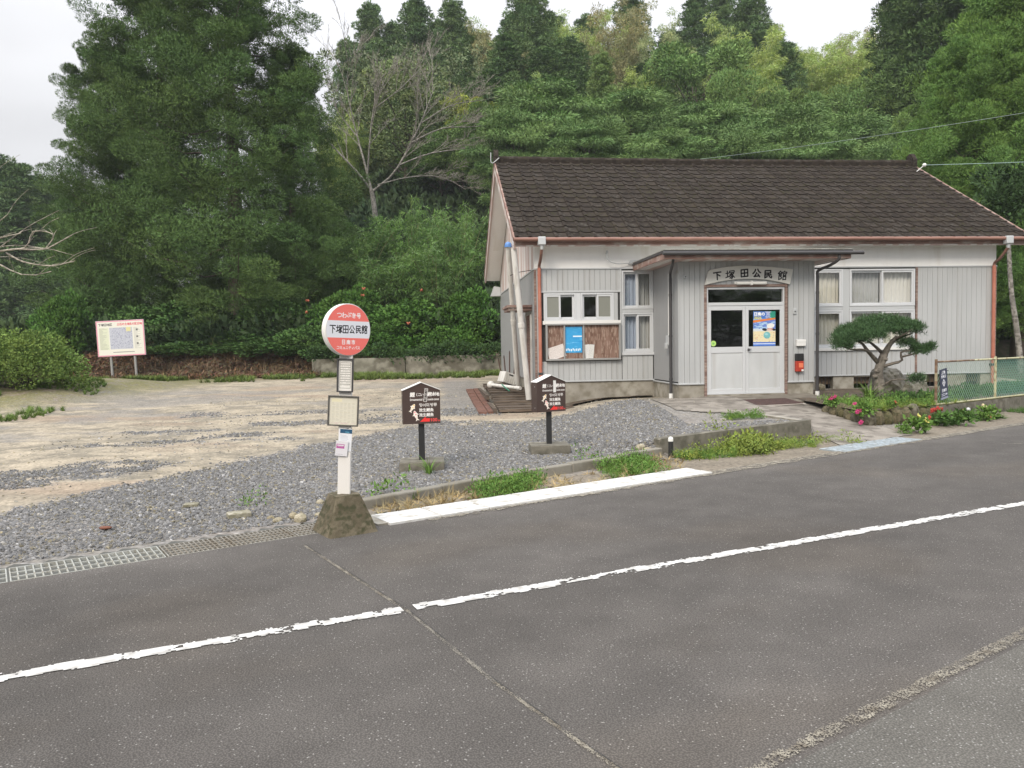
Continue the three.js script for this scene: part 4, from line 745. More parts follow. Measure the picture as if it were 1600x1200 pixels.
// ---------- bus stop ----------
{
  const t = thing('bus_stop', 'white bus stop pole with round red and white sign on a mossy concrete block', 'bus stop', [-1.44, 0.006, -6.46], 0);
  // the footing: a truncated pyramid turned with the road edge, chipped and weathered
  const n = 10, base = new THREE.BoxGeometry(1, 1, 1, n, n, n), p = base.attributes.position;
  for (let i = 0; i < p.count; i++) {
    const x = p.getX(i), y = p.getY(i) + 0.5, z = p.getZ(i), w = mix(0.44, 0.215, y);
    const k = 1 + 0.03 * (fbm(x * 5 + 3, y * 5 + z * 4, 3, 5) - 0.5) - 0.05 * Math.pow(Math.max(Math.abs(x), Math.abs(z)) * 2, 8) * Math.pow(Math.min(Math.abs(x), Math.abs(z)) * 2, 8);
    p.setXYZ(i, x * w * k, y * 0.315 + (y > 0.9 ? 0.012 * (fbm(x * 4, z * 4, 3, 8) - 0.5) : 0), z * w * k);
  }
  base.computeVertexNormals(); base.rotateY(roadTurn);
  part('footing', base, M.concreteMossy, t);
  const pole = new THREE.Group(); pole.name = 'pole'; pole.position.y = 0.3; pole.rotation.z = -0.044; t.add(pole);
  part('post', [rspan(-0.053, 0.053, -0.02, 1.28, -0.02, 0.02, 0.006), span(-0.002, 0.002, 0.2, 0.34, 0.02, 0.021)], M.poleWhite, pole);
  const print = canvasTex(768, 768, (c) => {
    c.fillStyle = '#e2e4ea'; c.fillRect(0, 0, 768, 768);
    c.fillStyle = '#ef766c'; c.fillRect(0, 0, 768, 250); c.fillRect(0, 506, 768, 262);
    for (let i = 0; i < 1500; i++) { c.fillStyle = `rgba(255,235,230,${0.05 * hash(i, 1, 3)})`; c.fillRect(768 * hash(i, 2, 3), 768 * hash(i, 3, 3), 4 + 14 * hash(i, 4, 3), 3 + 8 * hash(i, 5, 3)); }
    const w = (s, x, y, sz, o) => write(c, s, x, y, sz, o);
    w('つわぶき号', 176, 122, 86, { weight: 13, color: '#f3eeee', step: 0.98 });
    w('下塚田公民館', 54, 308, 132, { weight: 12.5, color: '#15161c', step: 1.04, squash: 0.81 });
    w('日南市', 262, 534, 70, { weight: 15, color: '#f3eaea', step: 1.22 });
    w('コミュニティバス', 178, 628, 50, { weight: 14, color: '#f3eaea', step: 1.03 });
  });
  const disc = new THREE.Group(); disc.name = 'sign_disc'; disc.position.set(0, 1.40, 0.02); disc.rotation.y = 0.78; pole.add(disc);
  part('rim', [new THREE.LatheGeometry([[0, -0.045], [0.19, -0.045], [0.212, -0.036], [0.218, -0.02], [0.218, 0.03], [0.214, 0.036], [0.0, 0.036]].map((q) => new THREE.Vector2(...q)), 48).rotateX(Math.PI / 2)], M.white, disc);
  const f = new THREE.CircleGeometry(0.212, 48).translate(0, 0, 0.0375); part('sign_face', f, std({ map: print, roughness: 0.45 }), disc, true);
  const fp = new THREE.CircleGeometry(0.19, 32).rotateY(Math.PI).translate(0, 0, -0.0465); part('sign_back', fp, M.white, disc);
  const rows = canvasTex(256, 512, (c) => { c.fillStyle = '#dcdad4'; c.fillRect(0, 0, 256, 512); c.strokeStyle = '#55524e'; c.lineWidth = 6; c.strokeRect(28, 48, 200, 420); for (let i = 0; i < 9; i++) { c.fillStyle = '#6b6862'; c.fillRect(34, 78 + i * 40, 190, 9); for (let x = 40; x < 210; x += 12) if (hash(x, i, 4) > 0.4) c.fillRect(x, 96 + i * 40, 5, 9); } });
  const frame1 = part('timetable_frame', [rspan(-0.068, 0.068, 0.878, 0.89, 0.02, 0.05, 0.003), rspan(-0.068, 0.068, 1.148, 1.16, 0.02, 0.05, 0.003), rspan(-0.068, -0.056, 0.89, 1.148, 0.02, 0.05, 0.003), rspan(0.056, 0.068, 0.89, 1.148, 0.02, 0.05, 0.003)], M.darkMetal, pole);
  const pl = (w, h, x, y, z, map, rough = 0.5) => [new THREE.PlaneGeometry(w, h).translate(x, y, z), std({ map, roughness: rough })];
  const [g1, m1] = pl(0.112, 0.258, 0, 1.019, 0.034, rows); part('timetable_sheet', g1, m1, frame1, true);
  const notes = canvasTex(512, 512, (c) => { c.fillStyle = '#cfcbbb'; c.fillRect(0, 0, 512, 512); c.fillStyle = '#d8d2b4'; c.fillRect(40, 30, 190, 60); for (let k = 0; k < 6; k++) for (let r = 0; r < 22; r++) { c.fillStyle = `rgba(${r % 5 === 0 ? '150,140,100' : '150,150,140'},0.5)`; if (hash(k, r, 9) > 0.2) c.fillRect(50 + k * 72 + 6 * hash(k, r, 3), 110 + r * 17, 30 + 30 * hash(k, r, 2), 5); } c.fillStyle = 'rgba(190,120,150,0.35)'; for (let k = 0; k < 20; k++) c.fillRect(30 + 450 * hash(k, 1, 2), 470 + 20 * hash(k, 2, 2), 30, 6); });
  const fr2 = new THREE.Group(); fr2.name = 'route_map_frame'; fr2.position.set(-0.012, 0.72, 0.03); fr2.rotation.set(0, 0.06, -0.02); pole.add(fr2);
  part('frame', [rspan(-0.128, 0.128, -0.128, -0.116, -0.012, 0.014, 0.003), rspan(-0.128, 0.128, 0.116, 0.128, -0.012, 0.014, 0.003), rspan(-0.128, -0.116, -0.116, 0.116, -0.012, 0.014, 0.003), rspan(0.116, 0.128, -0.116, 0.116, -0.012, 0.014, 0.003)], flat(0.10, 0.095, 0.085, 0.5, { metalness: 0.3 }), fr2);
  const [g2, m2] = pl(0.232, 0.232, 0, 0, 0.002, notes); part('map_sheet', g2, m2, fr2, true); part('backing', [span(-0.116, 0.116, -0.116, 0.116, -0.008, 0.0)], M.white, fr2);
  // hanging pages tied to the pole
  const top = canvasTex(256, 320, (c) => { c.fillStyle = '#dfe1e6'; c.fillRect(0, 0, 256, 320); c.fillStyle = '#22506e'; c.fillRect(20, 4, 236, 60); c.fillStyle = '#6fb0c8'; c.fillRect(120, 40, 80, 10); c.fillStyle = '#9aa0a8'; for (let i = 0; i < 12; i++) c.fillRect(30, 90 + i * 18, 100 + 90 * hash(i, 1, 2), 4); });
  const low = canvasTex(256, 320, (c) => { c.fillStyle = '#dcdbe0'; c.fillRect(0, 0, 256, 320); c.fillStyle = '#b0589a'; c.fillRect(14, 70, 170, 92); c.fillStyle = '#dcdbe0'; c.fillRect(30, 84, 140, 26); c.fillStyle = '#c88ab4'; c.fillRect(40, 120, 110, 16); c.fillStyle = '#80828a'; for (let i = 0; i < 10; i++) c.fillRect(20, 285, 150, 4); });
  const a = part('hanging_page', bx(0.108, 0.19, 0.003), [M.paper, M.paper, M.paper, M.paper, std({ map: top, roughness: 0.5 }), M.paper], pole, true); a.position.set(0.008, 0.475, 0.03); a.rotation.set(0.06, 0.05, -0.06);
  const b = part('hanging_page', bx(0.1, 0.13, 0.003), [M.paper, M.paper, M.paper, M.paper, std({ map: low, roughness: 0.5 }), M.paper], pole, true); b.position.set(-0.018, 0.405, 0.042); b.rotation.set(0.1, 0.1, -0.1);
  part('page_tie', [tube([[-0.055, 0.565, 0.0], [0, 0.567, 0.03], [0.055, 0.575, 0.0], [0.02, 0.57, -0.03], [-0.055, 0.565, 0.0]], 0.003, 16, 4)], M.black, pole);
}

// ---------- two brown carp pond signs ----------
function carpSign(label, x, z, y, turn, boxTurn, tape, moss) {
  const t = thing('direction_sign', label, 'sign', [x, y, z], turn, 'brown house-shaped carp pond signs on the gravel');
  const block = rbx(0.56, 0.13, 0.46, 0.012, 0, 0.055, 0); part('footing', block, M.concreteDark, t);
  part('post', [rspan(-0.038, 0.038, 0.1, 0.6, -0.036, 0.036, 0.008)], M.black, t);
  const hd = new THREE.Group(); hd.name = 'sign_box'; hd.position.y = 0.585; hd.rotation.y = boxTurn; t.add(hd);
  const W = 0.235, Hs = 0.42, Ht = 0.515, D = 0.17, body = [[-W, 0], [W, 0], [W, Hs], [0, Ht], [-W, Hs]];
  part('case', extrude(body, D - 0.01).translate(0, 0, -D / 2), M.brownPaint, hd);
  const L2 = Math.hypot(W + 0.006, Ht - Hs), an = Math.atan2(Ht - Hs, W);
  for (const s of [-1, 1]) part('roof_plate', rbx(L2 + 0.006, 0.007, D + 0.012, 0.002).rotateZ(-s * an).translate(s * (W + 0.004) / 2, (Hs + Ht) / 2 + 0.006, 0.0), M.white, hd);
  const sh = new THREE.Shape(body.map((q) => new THREE.Vector2(...q))), face = new THREE.ExtrudeGeometry(sh, { depth: 0.004, bevelEnabled: false }), p = face.attributes.position, u = new Float32Array(p.count * 2);
  for (let i = 0; i < p.count; i++) { u[i * 2] = (p.getX(i) + W) / (2 * W); u[i * 2 + 1] = p.getY(i) / Ht; }
  face.setAttribute('uv', new THREE.BufferAttribute(u, 2)); face.translate(0, 0, D / 2 - 0.008);
  const map = canvasTex(768, 842, (c) => {
    c.fillStyle = '#43342f'; c.fillRect(0, 0, 768, 842);
    for (let i = 0; i < 500; i++) { c.fillStyle = `rgba(${i % 2 ? '95,78,70' : '40,30,26'},0.2)`; c.fillRect(768 * hash(i, 1, 6), 842 * hash(i, 2, 6), 10 * hash(i, 3, 6), 30 * hash(i, 4, 6)); }
    const w = (s, x, y, sz, o = {}) => write(c, s, x, y, sz, { color: '#e9e6e2', weight: 13, ...o });
    w('鯉', 152, 190, 96, { weight: 14 }); w('(こい)', 258, 206, 66, { step: 0.82 }); w('の', 478, 206, 74); w('遊泳地', 506, 190, 86, { step: 0.93, weight: 14 });
    c.fillStyle = '#e9e6e2'; c.font = 'bold 62px sans-serif'; c.save(); c.translate(146, 364); c.scale(0.97, 1); c.fillText('Ornamental carp swim zone', 0, 0, 618); c.restore();
    w('잉어의', 330, 420, 72, { step: 1.0, weight: 11 }); w('방류', 560, 420, 70, { step: 1.0, weight: 11 });
    w('放生鯉魚', 332, 522, 72, { step: 1.04 }); w('放生', 332, 622, 72, { step: 1.04 }); w('鯉鱼', 482, 622, 72, { step: 1.04 });
    // two carp
    const koi = (x, y, r, s, spots) => { c.save(); c.translate(x, y); c.rotate(r); c.scale(s, s); c.fillStyle = '#efe6da'; c.beginPath(); c.moveTo(0, -95); c.bezierCurveTo(42, -70, 40, 10, 12, 62); c.lineTo(40, 104); c.lineTo(2, 88); c.lineTo(-34, 100); c.lineTo(-10, 60); c.bezierCurveTo(-40, 10, -40, -70, 0, -95); c.fill(); c.beginPath(); c.ellipse(36, -20, 26, 9, 0.7, 0, 7); c.ellipse(-36, -20, 26, 9, -0.7, 0, 7); c.fill(); c.fillStyle = spots; for (const [a, b, q] of [[0, -62, 20], [6, -14, 17], [-4, 30, 11]]) { c.beginPath(); c.ellipse(a, b, q, q * 0.8, 0.3, 0, 7); c.fill(); } c.restore(); };
    koi(195, 510, 0.55, 1.0, '#e6c37a'); koi(262, 668, -0.3, 1.12, '#e8a0a2');
    c.fillStyle = '#e33430'; c.beginPath(); c.moveTo(345, 800); c.lineTo(470, 690); c.lineTo(462, 732); c.lineTo(548, 732); c.lineTo(548, 800); c.fill();
    c.fillStyle = '#e84b48'; c.font = 'bold 92px sans-serif'; c.fillText('100', 552, 800); c.font = 'bold 50px sans-serif'; c.fillText('m', 712, 800);
  });
  part('sign_face', face, std({ map, roughness: 0.5 }), hd, true);
  for (const q of [[-W - 0.001, 0.36, 0.02], [-W - 0.001, 0.06, 0.02]]) part('screw', cyl(0.006, 0.006, 0.004, 8).rotateZ(Math.PI / 2).translate(...q), M.aluDull, hd);
  const tp = part('tape_patch', [span(-0.022, 0.022, -0.085, 0.085, 0, 0.0016)], tape ? M.white : std({ map: canvasTex(64, 256, (c) => { c.fillStyle = '#2a2422'; c.fillRect(0, 0, 64, 256); c.strokeStyle = '#d8d4cf'; c.lineWidth = 9; c.strokeRect(5, 5, 54, 246); c.fillStyle = '#cfcac6'; for (let i = 0; i < 6; i++) c.fillRect(14, 24 + i * 38, 36, 14 * (i % 2 ? 0.5 : 1)); }), roughness: 0.5 }), hd);
  if (!tape) { const pg = new THREE.PlaneGeometry(0.044, 0.17).translate(0, 0, 0.001); tp.geometry = pg; }
  tp.position.set(0.055, 0.36, D / 2 - 0.0035); tp.rotation.z = tape ? 0 : -0.12;
}
carpSign('brown house-shaped carp pond sign with dark tape patch, nearer the bus stop', -1.16, -9.72, 0.0, 0.10, 0.12, false);
carpSign('brown house-shaped carp pond sign with white tape patch, standing nearer the hall', 0.52, -10.98, 0.015, 0.06, 0.42, true);

// ---------- drain: gratings, lids, kerb ----------
const toRoad = (name, label, cat, a, d, y, group) => thing(name, label, cat, rp(a, d, y), roadTurn, group);   // local x runs along the road, local -z into the lot
{
  const A0 = -13, A1 = -5.55;
  // concrete channel under the gratings
  const ch = toRoad('drain_channel', 'narrow concrete drain channel under the gratings at the lot edge', 'drain', 0, 0, 0);
  part('kerb_lip', [span(-13, -4.62, -0.3, 0.004, 0.001, 0.1)], M.concrete, ch); part('kerb_lip', [span(-13, -4.62, -0.3, 0.008, -0.58, -0.415)], M.concrete, ch); part('bed', [span(-13, -4.62, -0.34, -0.28, -0.413, -0.001)], M.concreteDark, ch);
}
function grating(label, a, len, mat, pitchX, pitchZ, thick) {
  const t = toRoad('drain_grating', label, 'grating', a, 0.208, -0.02, 'steel drain gratings along the parking lot edge');
  part('border', [span(-len / 2, len / 2, 0, 0.026, -0.2, -0.188), span(-len / 2, len / 2, 0, 0.026, 0.188, 0.2), span(-len / 2, -len / 2 + 0.008, 0, 0.026, -0.187, 0.187), span(len / 2 - 0.008, len / 2, 0, 0.026, -0.187, 0.187)], mat, t);
  const nx = Math.round(len / pitchX), nz = Math.round(0.376 / pitchZ);
  for (let i = 1; i < nx; i++) part('bar', cached('gb' + thick, () => uvMetres(bx(thick, 0.024, 0.374))), mat, t).position.set(-len / 2 + i * len / nx, 0.013, 0);
  const k = 'gz' + thick + len; for (let i = 1; i < nz; i++) part('cross_rod', cached(k, () => uvMetres(bx(len - 0.018, 0.01, thick * 1.3))), mat, t).position.set(0, 0.019, -0.188 + i * 0.376 / nz);
}
// world a of the drain: a = position along the road
const aOf = (x, z) => U[0] * x + U[1] * z;                   // U is in (x, z)
{
  const a1 = aOf(-2.62, -5.72), list = [[a1 - 0.5, M.galv, 0.05, 0.125, 0.009], [a1 - 1.5, M.galv, 0.05, 0.125, 0.009], [a1 - 2.5, M.galv, 0.05, 0.125, 0.009], [a1 + 0.5, M.galvOld, 0.036, 0.08, 0.011], [a1 + 1.46, M.galvOld, 0.036, 0.08, 0.011]];
  const lab = ['newer pale steel grating with wide square openings, next to the old rusty one', 'newer pale steel grating with wide openings, second from the old gratings', 'newer pale steel grating at the left end of the drain', 'older brownish grating with narrow slots beside the newer pale one', 'older brownish grating with narrow slots that ends at the bus stop block'];
  list.forEach(([a, m, px, pz, th], i) => grating(lab[i], a + 0.0, i === 4 ? 0.9 : 0.985, m, px, pz, th));
}
{ // painted gutter lids, each its own slab
  const a0 = aOf(-1.12, -6.66), n = 8, len = 4.16 / n, lab = ['first white gutter lid right beside the bus stop block', 'second white gutter lid from the bus stop block', 'third white gutter lid from the bus stop block', 'fourth white gutter lid from the bus stop block', 'fourth white gutter lid from the weedy far end', 'third white gutter lid from the weedy far end', 'second white gutter lid from the weedy far end', 'last white gutter lid at the weedy far end of the row'];
  const paintLid = mottled([0.60, 0.60, 0.59], [0.70, 0.70, 0.69], [0.44, 0.42, 0.38], 1.1, { n: 512, fx: 4, fy: 4, stain: 0.68, hard: 0.1, seed: 141, grain: 0.08, bump: 0.001, rough: 0.6 });
  for (let i = 0; i < n; i++) {
    const t = toRoad('drain_cover', lab[i], 'drain cover', a0 + (i + 0.5) * len, 0.085, 0.0, 'white painted concrete lids along the road edge');
    t.rotation.x = 0.006 * (hash(i, 3, 4) - 0.5);
    part('slab', rbx(len - 0.013, 0.09, 0.405, 0.005, 0, -0.018 + 0.004 * hash(i, 1, 2), 0), tint(paintLid, 0.9 - 0.06 * hash(i, 2, 2), 0.9 - 0.06 * hash(i, 2, 2), 0.89 - 0.065 * hash(i, 2, 2)), t);
    if (i % 2) part('grip_slot', [rspan(len / 2 - 0.045, len / 2 - 0.02, 0.024, 0.0315, -0.05, 0.05, 0.003)], M.concrete, t);
    if (i === 0) part('broken_edge', [span(-len / 2 - 0.09, -len / 2 + 0.002, -0.03, 0.022, -0.19, 0.16)], M.concrete, t);
  }
  // low concrete kerb behind the weedy strip, in pieces
  const K = [[-1.52, -7.30], [-0.78, -8.02], [-0.05, -8.66], [0.68, -9.28], [1.38, -9.87], [2.0, -10.42]];
  for (let i = 0; i + 1 < K.length; i++) {
    const [x0, z0] = K[i], [x1, z1] = K[i + 1], len2 = Math.hypot(x1 - x0, z1 - z0), t = thing('kerb_piece', ['kerb piece at the bus stop end, half buried in gravel', 'kerb piece in front of the nearer brown sign', 'middle piece of the low concrete kerb', 'kerb piece in front of the brown sign nearer the hall', 'kerb piece that meets the concrete retaining wall'][i], 'kerb', [(x0 + x1) / 2, 0, (z0 + z1) / 2], Math.atan2(-(z1 - z0), x1 - x0), 'low concrete kerb along the gravel');
    const g = new RoundedBoxGeometry(len2 - 0.006, 0.26, 0.115, 2, 0.018), q = g.attributes.position; for (let k = 0; k < q.count; k++) q.setY(k, q.getY(k) + 0.02 * (fbm(q.getX(k) * 5 + i * 9, q.getZ(k) * 5, 3, 9) - 0.5)); g.translate(0, -0.035 + [0, 0.01, 0.015, 0.02, 0.03][i], 0); g.computeVertexNormals();
    part('concrete', g, tint(M.concrete, 0.72, 0.72, 0.7), t);
  }
}
// retaining wall with its return along the ramp
{
  const A = [2.02, -10.49], B = [4.62, -11.84], len = Math.hypot(B[0] - A[0], B[1] - A[1]), t = thing('retaining_wall', 'low stained concrete retaining wall holding the gravel beside the ramp', 'wall', [A[0], 0, A[1]], Math.atan2(-(B[1] - A[1]), B[0] - A[0]));
  const wall = extrude([[0, -0.1], [len, -0.1], [len, 0.32], [len * 0.55, 0.285], [0.02, 0.235], [0, 0.22]], 0.125, 0.006).translate(0, 0, -0.13);
  part('front_wall', wall, M.concreteDark, t);
  part('wall_cap', [bar([0.02, 0.236, -0.067], [len * 0.55, 0.287, -0.067], 0.004), bar([len * 0.55, 0.287, -0.067], [len - 0.02, 0.32, -0.067], 0.004)], M.concrete, t);
  const C = [[4.56, -11.9], [4.22, -13.3], [3.62, -13.0], [3.5, -12.72]];
  for (let i = 0; i + 1 < C.length; i++) {
    const d = Math.hypot(C[i + 1][0] - C[i][0], C[i + 1][1] - C[i][1]), k = struct('return_kerb', rbx(d, 0.34, 0.11, 0.012, d / 2, 0, 0), M.concrete, null); k.position.set(C[i][0], [0.14, 0.13, 0.10][i], C[i][1]); k.rotation.y = Math.atan2(-(C[i + 1][1] - C[i][1]), C[i + 1][0] - C[i][0]);
    k.userData = {}; tag(k, ['short kerb along the ramp beside the retaining wall end', 'far kerb of the little gravel bed by the ramp', 'small end kerb of the gravel bed by the porch ramp'][i], 'kerb', 'kerbs round the gravel bed');
  }
  const pst = thing('marker_post', 'short black marker post with white cap at the retaining wall end', 'post', [2.13, 0.0, -10.32]);
  part('shaft', [cyl(0.035, 0.032, 0.25, 12, 0, 0.125, 0)], M.black, pst); part('cap', [new THREE.SphereGeometry(0.036, 12, 8, 0, 6.3, 0, 1.6).translate(0, 0.25, 0), cyl(0.036, 0.036, 0.03, 12, 0, 0.238, 0)], M.white, pst);
}
const stone = (x, z, s, tone, label, name = 'stone', grp = 'pale stones on the gravel') => { const y = H(x, z); const o = part(name, rock(Math.round(x * 31 + z * 17), s, s * 0.7, s * 0.85, 2, 0.3), tint(M.rock, ...tone.map((v) => v * 1.15)), null); o.position.set(x, y + s * 0.35, z); o.rotation.y = x * 7; return tag(o, label, 'stone', grp); };
const pale = [2.3, 2.2, 2.05];
[[1.72, -10.42, 0.08, 'largest pale stone of the heap at the retaining wall end'], [1.84, -10.5, 0.085, 'pale stone leaning on the retaining wall end'], [1.6, -10.36, 0.06, 'small pale stone at the left of the stone heap'], [1.78, -10.62, 0.07, 'pale stone at the back of the heap by the wall'], [1.9, -10.3, 0.05, 'small pale stone in front of the heap by the black post'],
  [-1.93, -6.86, 0.065, 'white stone left of the bus stop block'], [-2.12, -6.82, 0.045, 'round tan stone beside the white stone at the drain'], [-2.02, -6.98, 0.05, 'grey white stone behind the white stone by the drain'], [-1.8, -7.02, 0.04, 'small tan stone right behind the bus stop block'], [-1.94, -7.62, 0.045, 'single tan stone on the gravel behind the bus stop'], [-2.22, -6.95, 0.035, 'small pebble furthest from the bus stop block'],
].forEach(([x, z, s, l], i) => stone(x, z, s, i % 3 === 1 ? [1.9, 1.75, 1.5] : pale, l));
{ const f = part('flat_stone', rbx(0.21, 0.05, 0.13, 0.012).rotateY(0.5), tint(M.rock, 2.4, 2.4, 2.35), null); f.position.set(-2.55, 0.03, -7.05); tag(f, 'flat pale slab of stone lying on the gravel left of the bus stop', 'stone'); const f2 = part('flat_stone', rbx(0.14, 0.035, 0.1, 0.01).rotateY(0.2), tint(M.rock, 2.0, 2.0, 1.9), null); f2.position.set(-3.2, 0.025, -7.55); tag(f2, 'smaller flat grey stone further out on the gravel', 'stone'); const lf = part('dead_leaf', new THREE.SphereGeometry(0.06, 7, 4).scale(1, 0.25, 0.6), flat(0.16, 0.06, 0.035), null); lf.position.set(-3.55, 0.03, -6.6); tag(lf, 'curled red brown dead leaf on the gravel', 'leaf'); }

// ramp up to the porch
{
  const xs = axis(2.2, 6.8, 4.6, 6.6, 0.1, 1.2, 0.12), zs = axis(-18.2, -9.5, -16.8, -11, 0.1, 1.1, 0.2);
  const inside = (x, z) => { const d = edgeD(x, z), lz = (x - 0.58) * Math.sin(0.1047) + (z + 18.3) * Math.cos(0.1047); return d > 0.3 && lz > PZ - 0.1 && x > mix(4.75, 4.25, ss(-11.9, -13.4, z)) - 1.25 * ss(-13.2, -14.4, z) && x < mix(6.25, 6.1, ss(-13.0, -14.8, z)) + 0.4 * ss(-12.9, -11.5, z) + 0.45 * ss(-14.7, -15.4, z); };
  const apronM = mottled([0.185, 0.165, 0.14], [0.27, 0.245, 0.21], [0.13, 0.115, 0.095], 2.3, { n: 512, fx: 7, fy: 7, stain: 0.6, hard: 0.14, seed: 151, grain: 0.4, bump: 0.004 });
  struct('ramp', gridSheet(xs, zs, (x, z) => Math.max(H(x, z), 0.33 * clamp((edgeD(x, z) - 0.35) / 4.0) * ss(3.0, 4.3, x)) + 0.012, inside), apronM);
  const slab = thing('entrance_slab', 'dark damp concrete slab in front of the porch door', 'slab', hallPoint(4.6, 0.29, PZ + 0.58), 0.1047);
  slab.rotation.x = 0.06; part('concrete', rbx(2.5, 0.1, 1.15, 0.01), tint(M.concrete, 0.5, 0.47, 0.44), slab);
  const pl = toRoad('gutter_plate', 'pale blue-grey steel gutter plate at the foot of the ramp', 'plate', aOf(5.38, -11.12), 0.09, 0.0);
  for (let i = 0; i < 4; i++) part('steel_panel', [rspan(-1.02 + i * 0.51 + 0.004, -0.51 + i * 0.51 - 0.004, -0.02, 0.019, -0.2, 0.2, 0.003), ...[-0.12, -0.04, 0.04, 0.12].map((z) => bx(0.42, 0.006, 0.012, -0.765 + i * 0.51, 0.021, z))], tint(M.galv, 0.85, 0.95, 1.1), pl);
}

// ---------- side of the hall: boards, brick edging, poles ----------
{
  const d = onHall('board_walk', 'weathered dark boards stepping up along the left side of the hall', 'boards', 0, 0, 0);
  const rnd = mulberry(21), zA = 1.05, n = 17;
  for (let i = 0; i < n; i++) {
    const z = zA - i * 0.32, y = 0.09 + 0.30 * ss(0.9, -2.6, z), right = z > 0.1 ? 0.75 : -0.03;
    part('plank', rspan(-1.02 + 0.05 * rnd(), right + 0.04 * rnd() - (z > 0.1 ? 0.05 : 0.04), y - 0.02, y + 0.04 + 0.03 * rnd(), z - 0.115, z + 0.115, 0.008), M.deckWood[i % 3], d).rotation.y = 0.015 * (rnd() - 0.5);
    if (i % 2 === 0) part('bearer', rspan(-0.96, -0.2, y - 0.1, y - 0.004, z - 0.05, z + 0.05), M.deckWood[(i + 1) % 3], d);
  }
  part('side_beam', [rspan(-1.13, -1.05, 0.04, 0.16, -0.9, 1.18)], M.deckWood[0], d); part('side_beam', [rspan(-1.13, -1.05, 0.2, 0.32, -4.4, -0.95)], M.deckWood[1], d);
  const b = onHall('brick_edging', 'strip of red-brown bricks laid flat beside the boards', 'bricks', 0, 0, 0);
  for (let i = 0; i < 27; i++) for (let j = 0; j < 2; j++) {
    const z = 1.12 - i * 0.212 - 0.1 * j, s = -1.36 + j * 0.215 - 0.02 * ss(1, -4, z), hp = hallPoint(s, 0, z), y = H(hp[0], hp[2]) + 0.02;
    const m = part('brick', cached('brick', () => uvMetres(rbx(0.198, 0.06, 0.19, 0.008))), M.brick[(i * 2 + j * 5 + (i >> 2)) % 3], b); m.position.set(s, y, z); m.rotation.set(0.07 * (rnd() - 0.5), 0.08 * (rnd() - 0.5), 0.07 * (rnd() - 0.5));
  }
  const bare = onHall('soil_strip', null, null, 0, 0, 0); scene.remove(bare);
  struct('bare_soil', gridSheet(axis(0.9, 3.6, 1, 3.5, 0.12, 1, 1), axis(-18.9, -17.2, -18.8, -17.3, 0.12, 1, 1), (x, z) => H(x, z) + 0.03 + 0.03 * fbm(x * 4, z * 4, 3, 3), (x, z) => { const s = (x - 0.58) * 0.9945 - (z + 18.3) * 0.1045, l = (x - 0.58) * 0.1045 + (z + 18.3) * 0.9945; return l < 0.75 - 0.25 * s + 0.4 * fbm(x * 2, z, 2, 3) && s < P0; }), M.soil);
  const pole = (label, a, c, r, cap, kink) => {
    const t = thing('plastic_pole', label, 'pole', a, 0, 'white plastic poles leaning on the hall corner');
    const e = c.map((v, i) => v - a[i]), mid = kink ?? e.map((v) => v * 0.5);
    part('pipe', [bar([0, 0, 0], mid, r, r, 12), bar(mid, e, r, r, 12)], M.pvc, t);
    part('joint', [bar(mid.map((v) => v * 0.97), mid.map((v) => v * 1.03), r * 1.18, r * 1.18, 12)], M.pvc, t);
    if (cap) { const k = part('cap', [cyl(r * 1.35, r * 1.35, 0.05, 14), new THREE.SphereGeometry(r * 1.33, 12, 6, 0, 6.3, 0, 1.57).translate(0, 0.02, 0), cyl(r * 1.5, r * 1.5, 0.012, 14, 0, -0.02, 0)], flat(0.10, 0.24, 0.55, 0.4), t); k.position.set(...e); }
  };
  pole('taller white plastic pole with blue cap leaning under the gable eave', [0.16, 0.42, -19.9], [-0.035, 3.86, -18.0], 0.062, true);
  pole('thicker white plastic pole leaning at the hall corner beside the blue-capped one', [0.40, 0.25, -18.45], [0.09, 3.8, -17.95], 0.07, false);
  part('pole_tie', [tube([[0.0, 3.2, -18.25], [0.15, 3.25, -18.1], [0.5, 3.32, -18.25]], 0.008, 10, 5)], M.black, null); tag(scene.children.at(-1), 'thin dark wire tying the white poles to the hall corner', 'wire');
  // a crate with stakes and a fallen pipe
  const c = onHall('plastic_crate', 'grey-white plastic crate tipped against the side of the hall', 'crate', -0.42, 0.5, -3.1); c.rotation.z = -0.32; c.rotation.y = 0.5;
  part('body', [rspan(-0.2, 0.2, 0, 0.03, -0.17, 0.17), rspan(-0.2, 0.2, 0.03, 0.3, 0.15, 0.17), rspan(-0.2, 0.2, 0.03, 0.3, -0.17, -0.15), rspan(-0.2, -0.18, 0.03, 0.3, -0.15, 0.15), rspan(0.18, 0.2, 0.03, 0.3, -0.15, 0.15)], M.pvc, c);
  part('handle_slot', [rspan(-0.07, 0.07, 0.22, 0.26, 0.166, 0.1725, 0.002)], M.black, c); for (const x of [-0.14, -0.07, 0, 0.07, 0.14]) part('rib', rspan(x - 0.008, x + 0.008, 0.03, 0.19, 0.168, 0.18, 0.003), M.pvc, c);
  for (let i = 0; i < 5; i++) { const s = onHall('garden_stake', ['rusty stake leaning at the back of the crate by the hall wall', 'rusty stake second from the left in the tipped crate', 'tallest rusty stake standing in the tipped crate', 'short rusty stake beside the tallest one in the crate', 'rusty stake at the right of the crate against the wall'][i], 'stake', -0.50 + i * 0.1, 0.55, -3.3, 'rusty stakes standing in the crate'); part('rod', [bar([0, 0, 0], [0.06 * i - 0.1, [0.62, 0.7, 0.82, 0.6, 0.55][i], -0.1], 0.021, 0.016, 6)], flat(0.07, 0.035, 0.025), s); part('tip', [cyl(0.02, 0.006, 0.08, 6, 0.06 * i - 0.1, [0.62, 0.7, 0.82, 0.6, 0.55][i], -0.1)], M.black, s); }
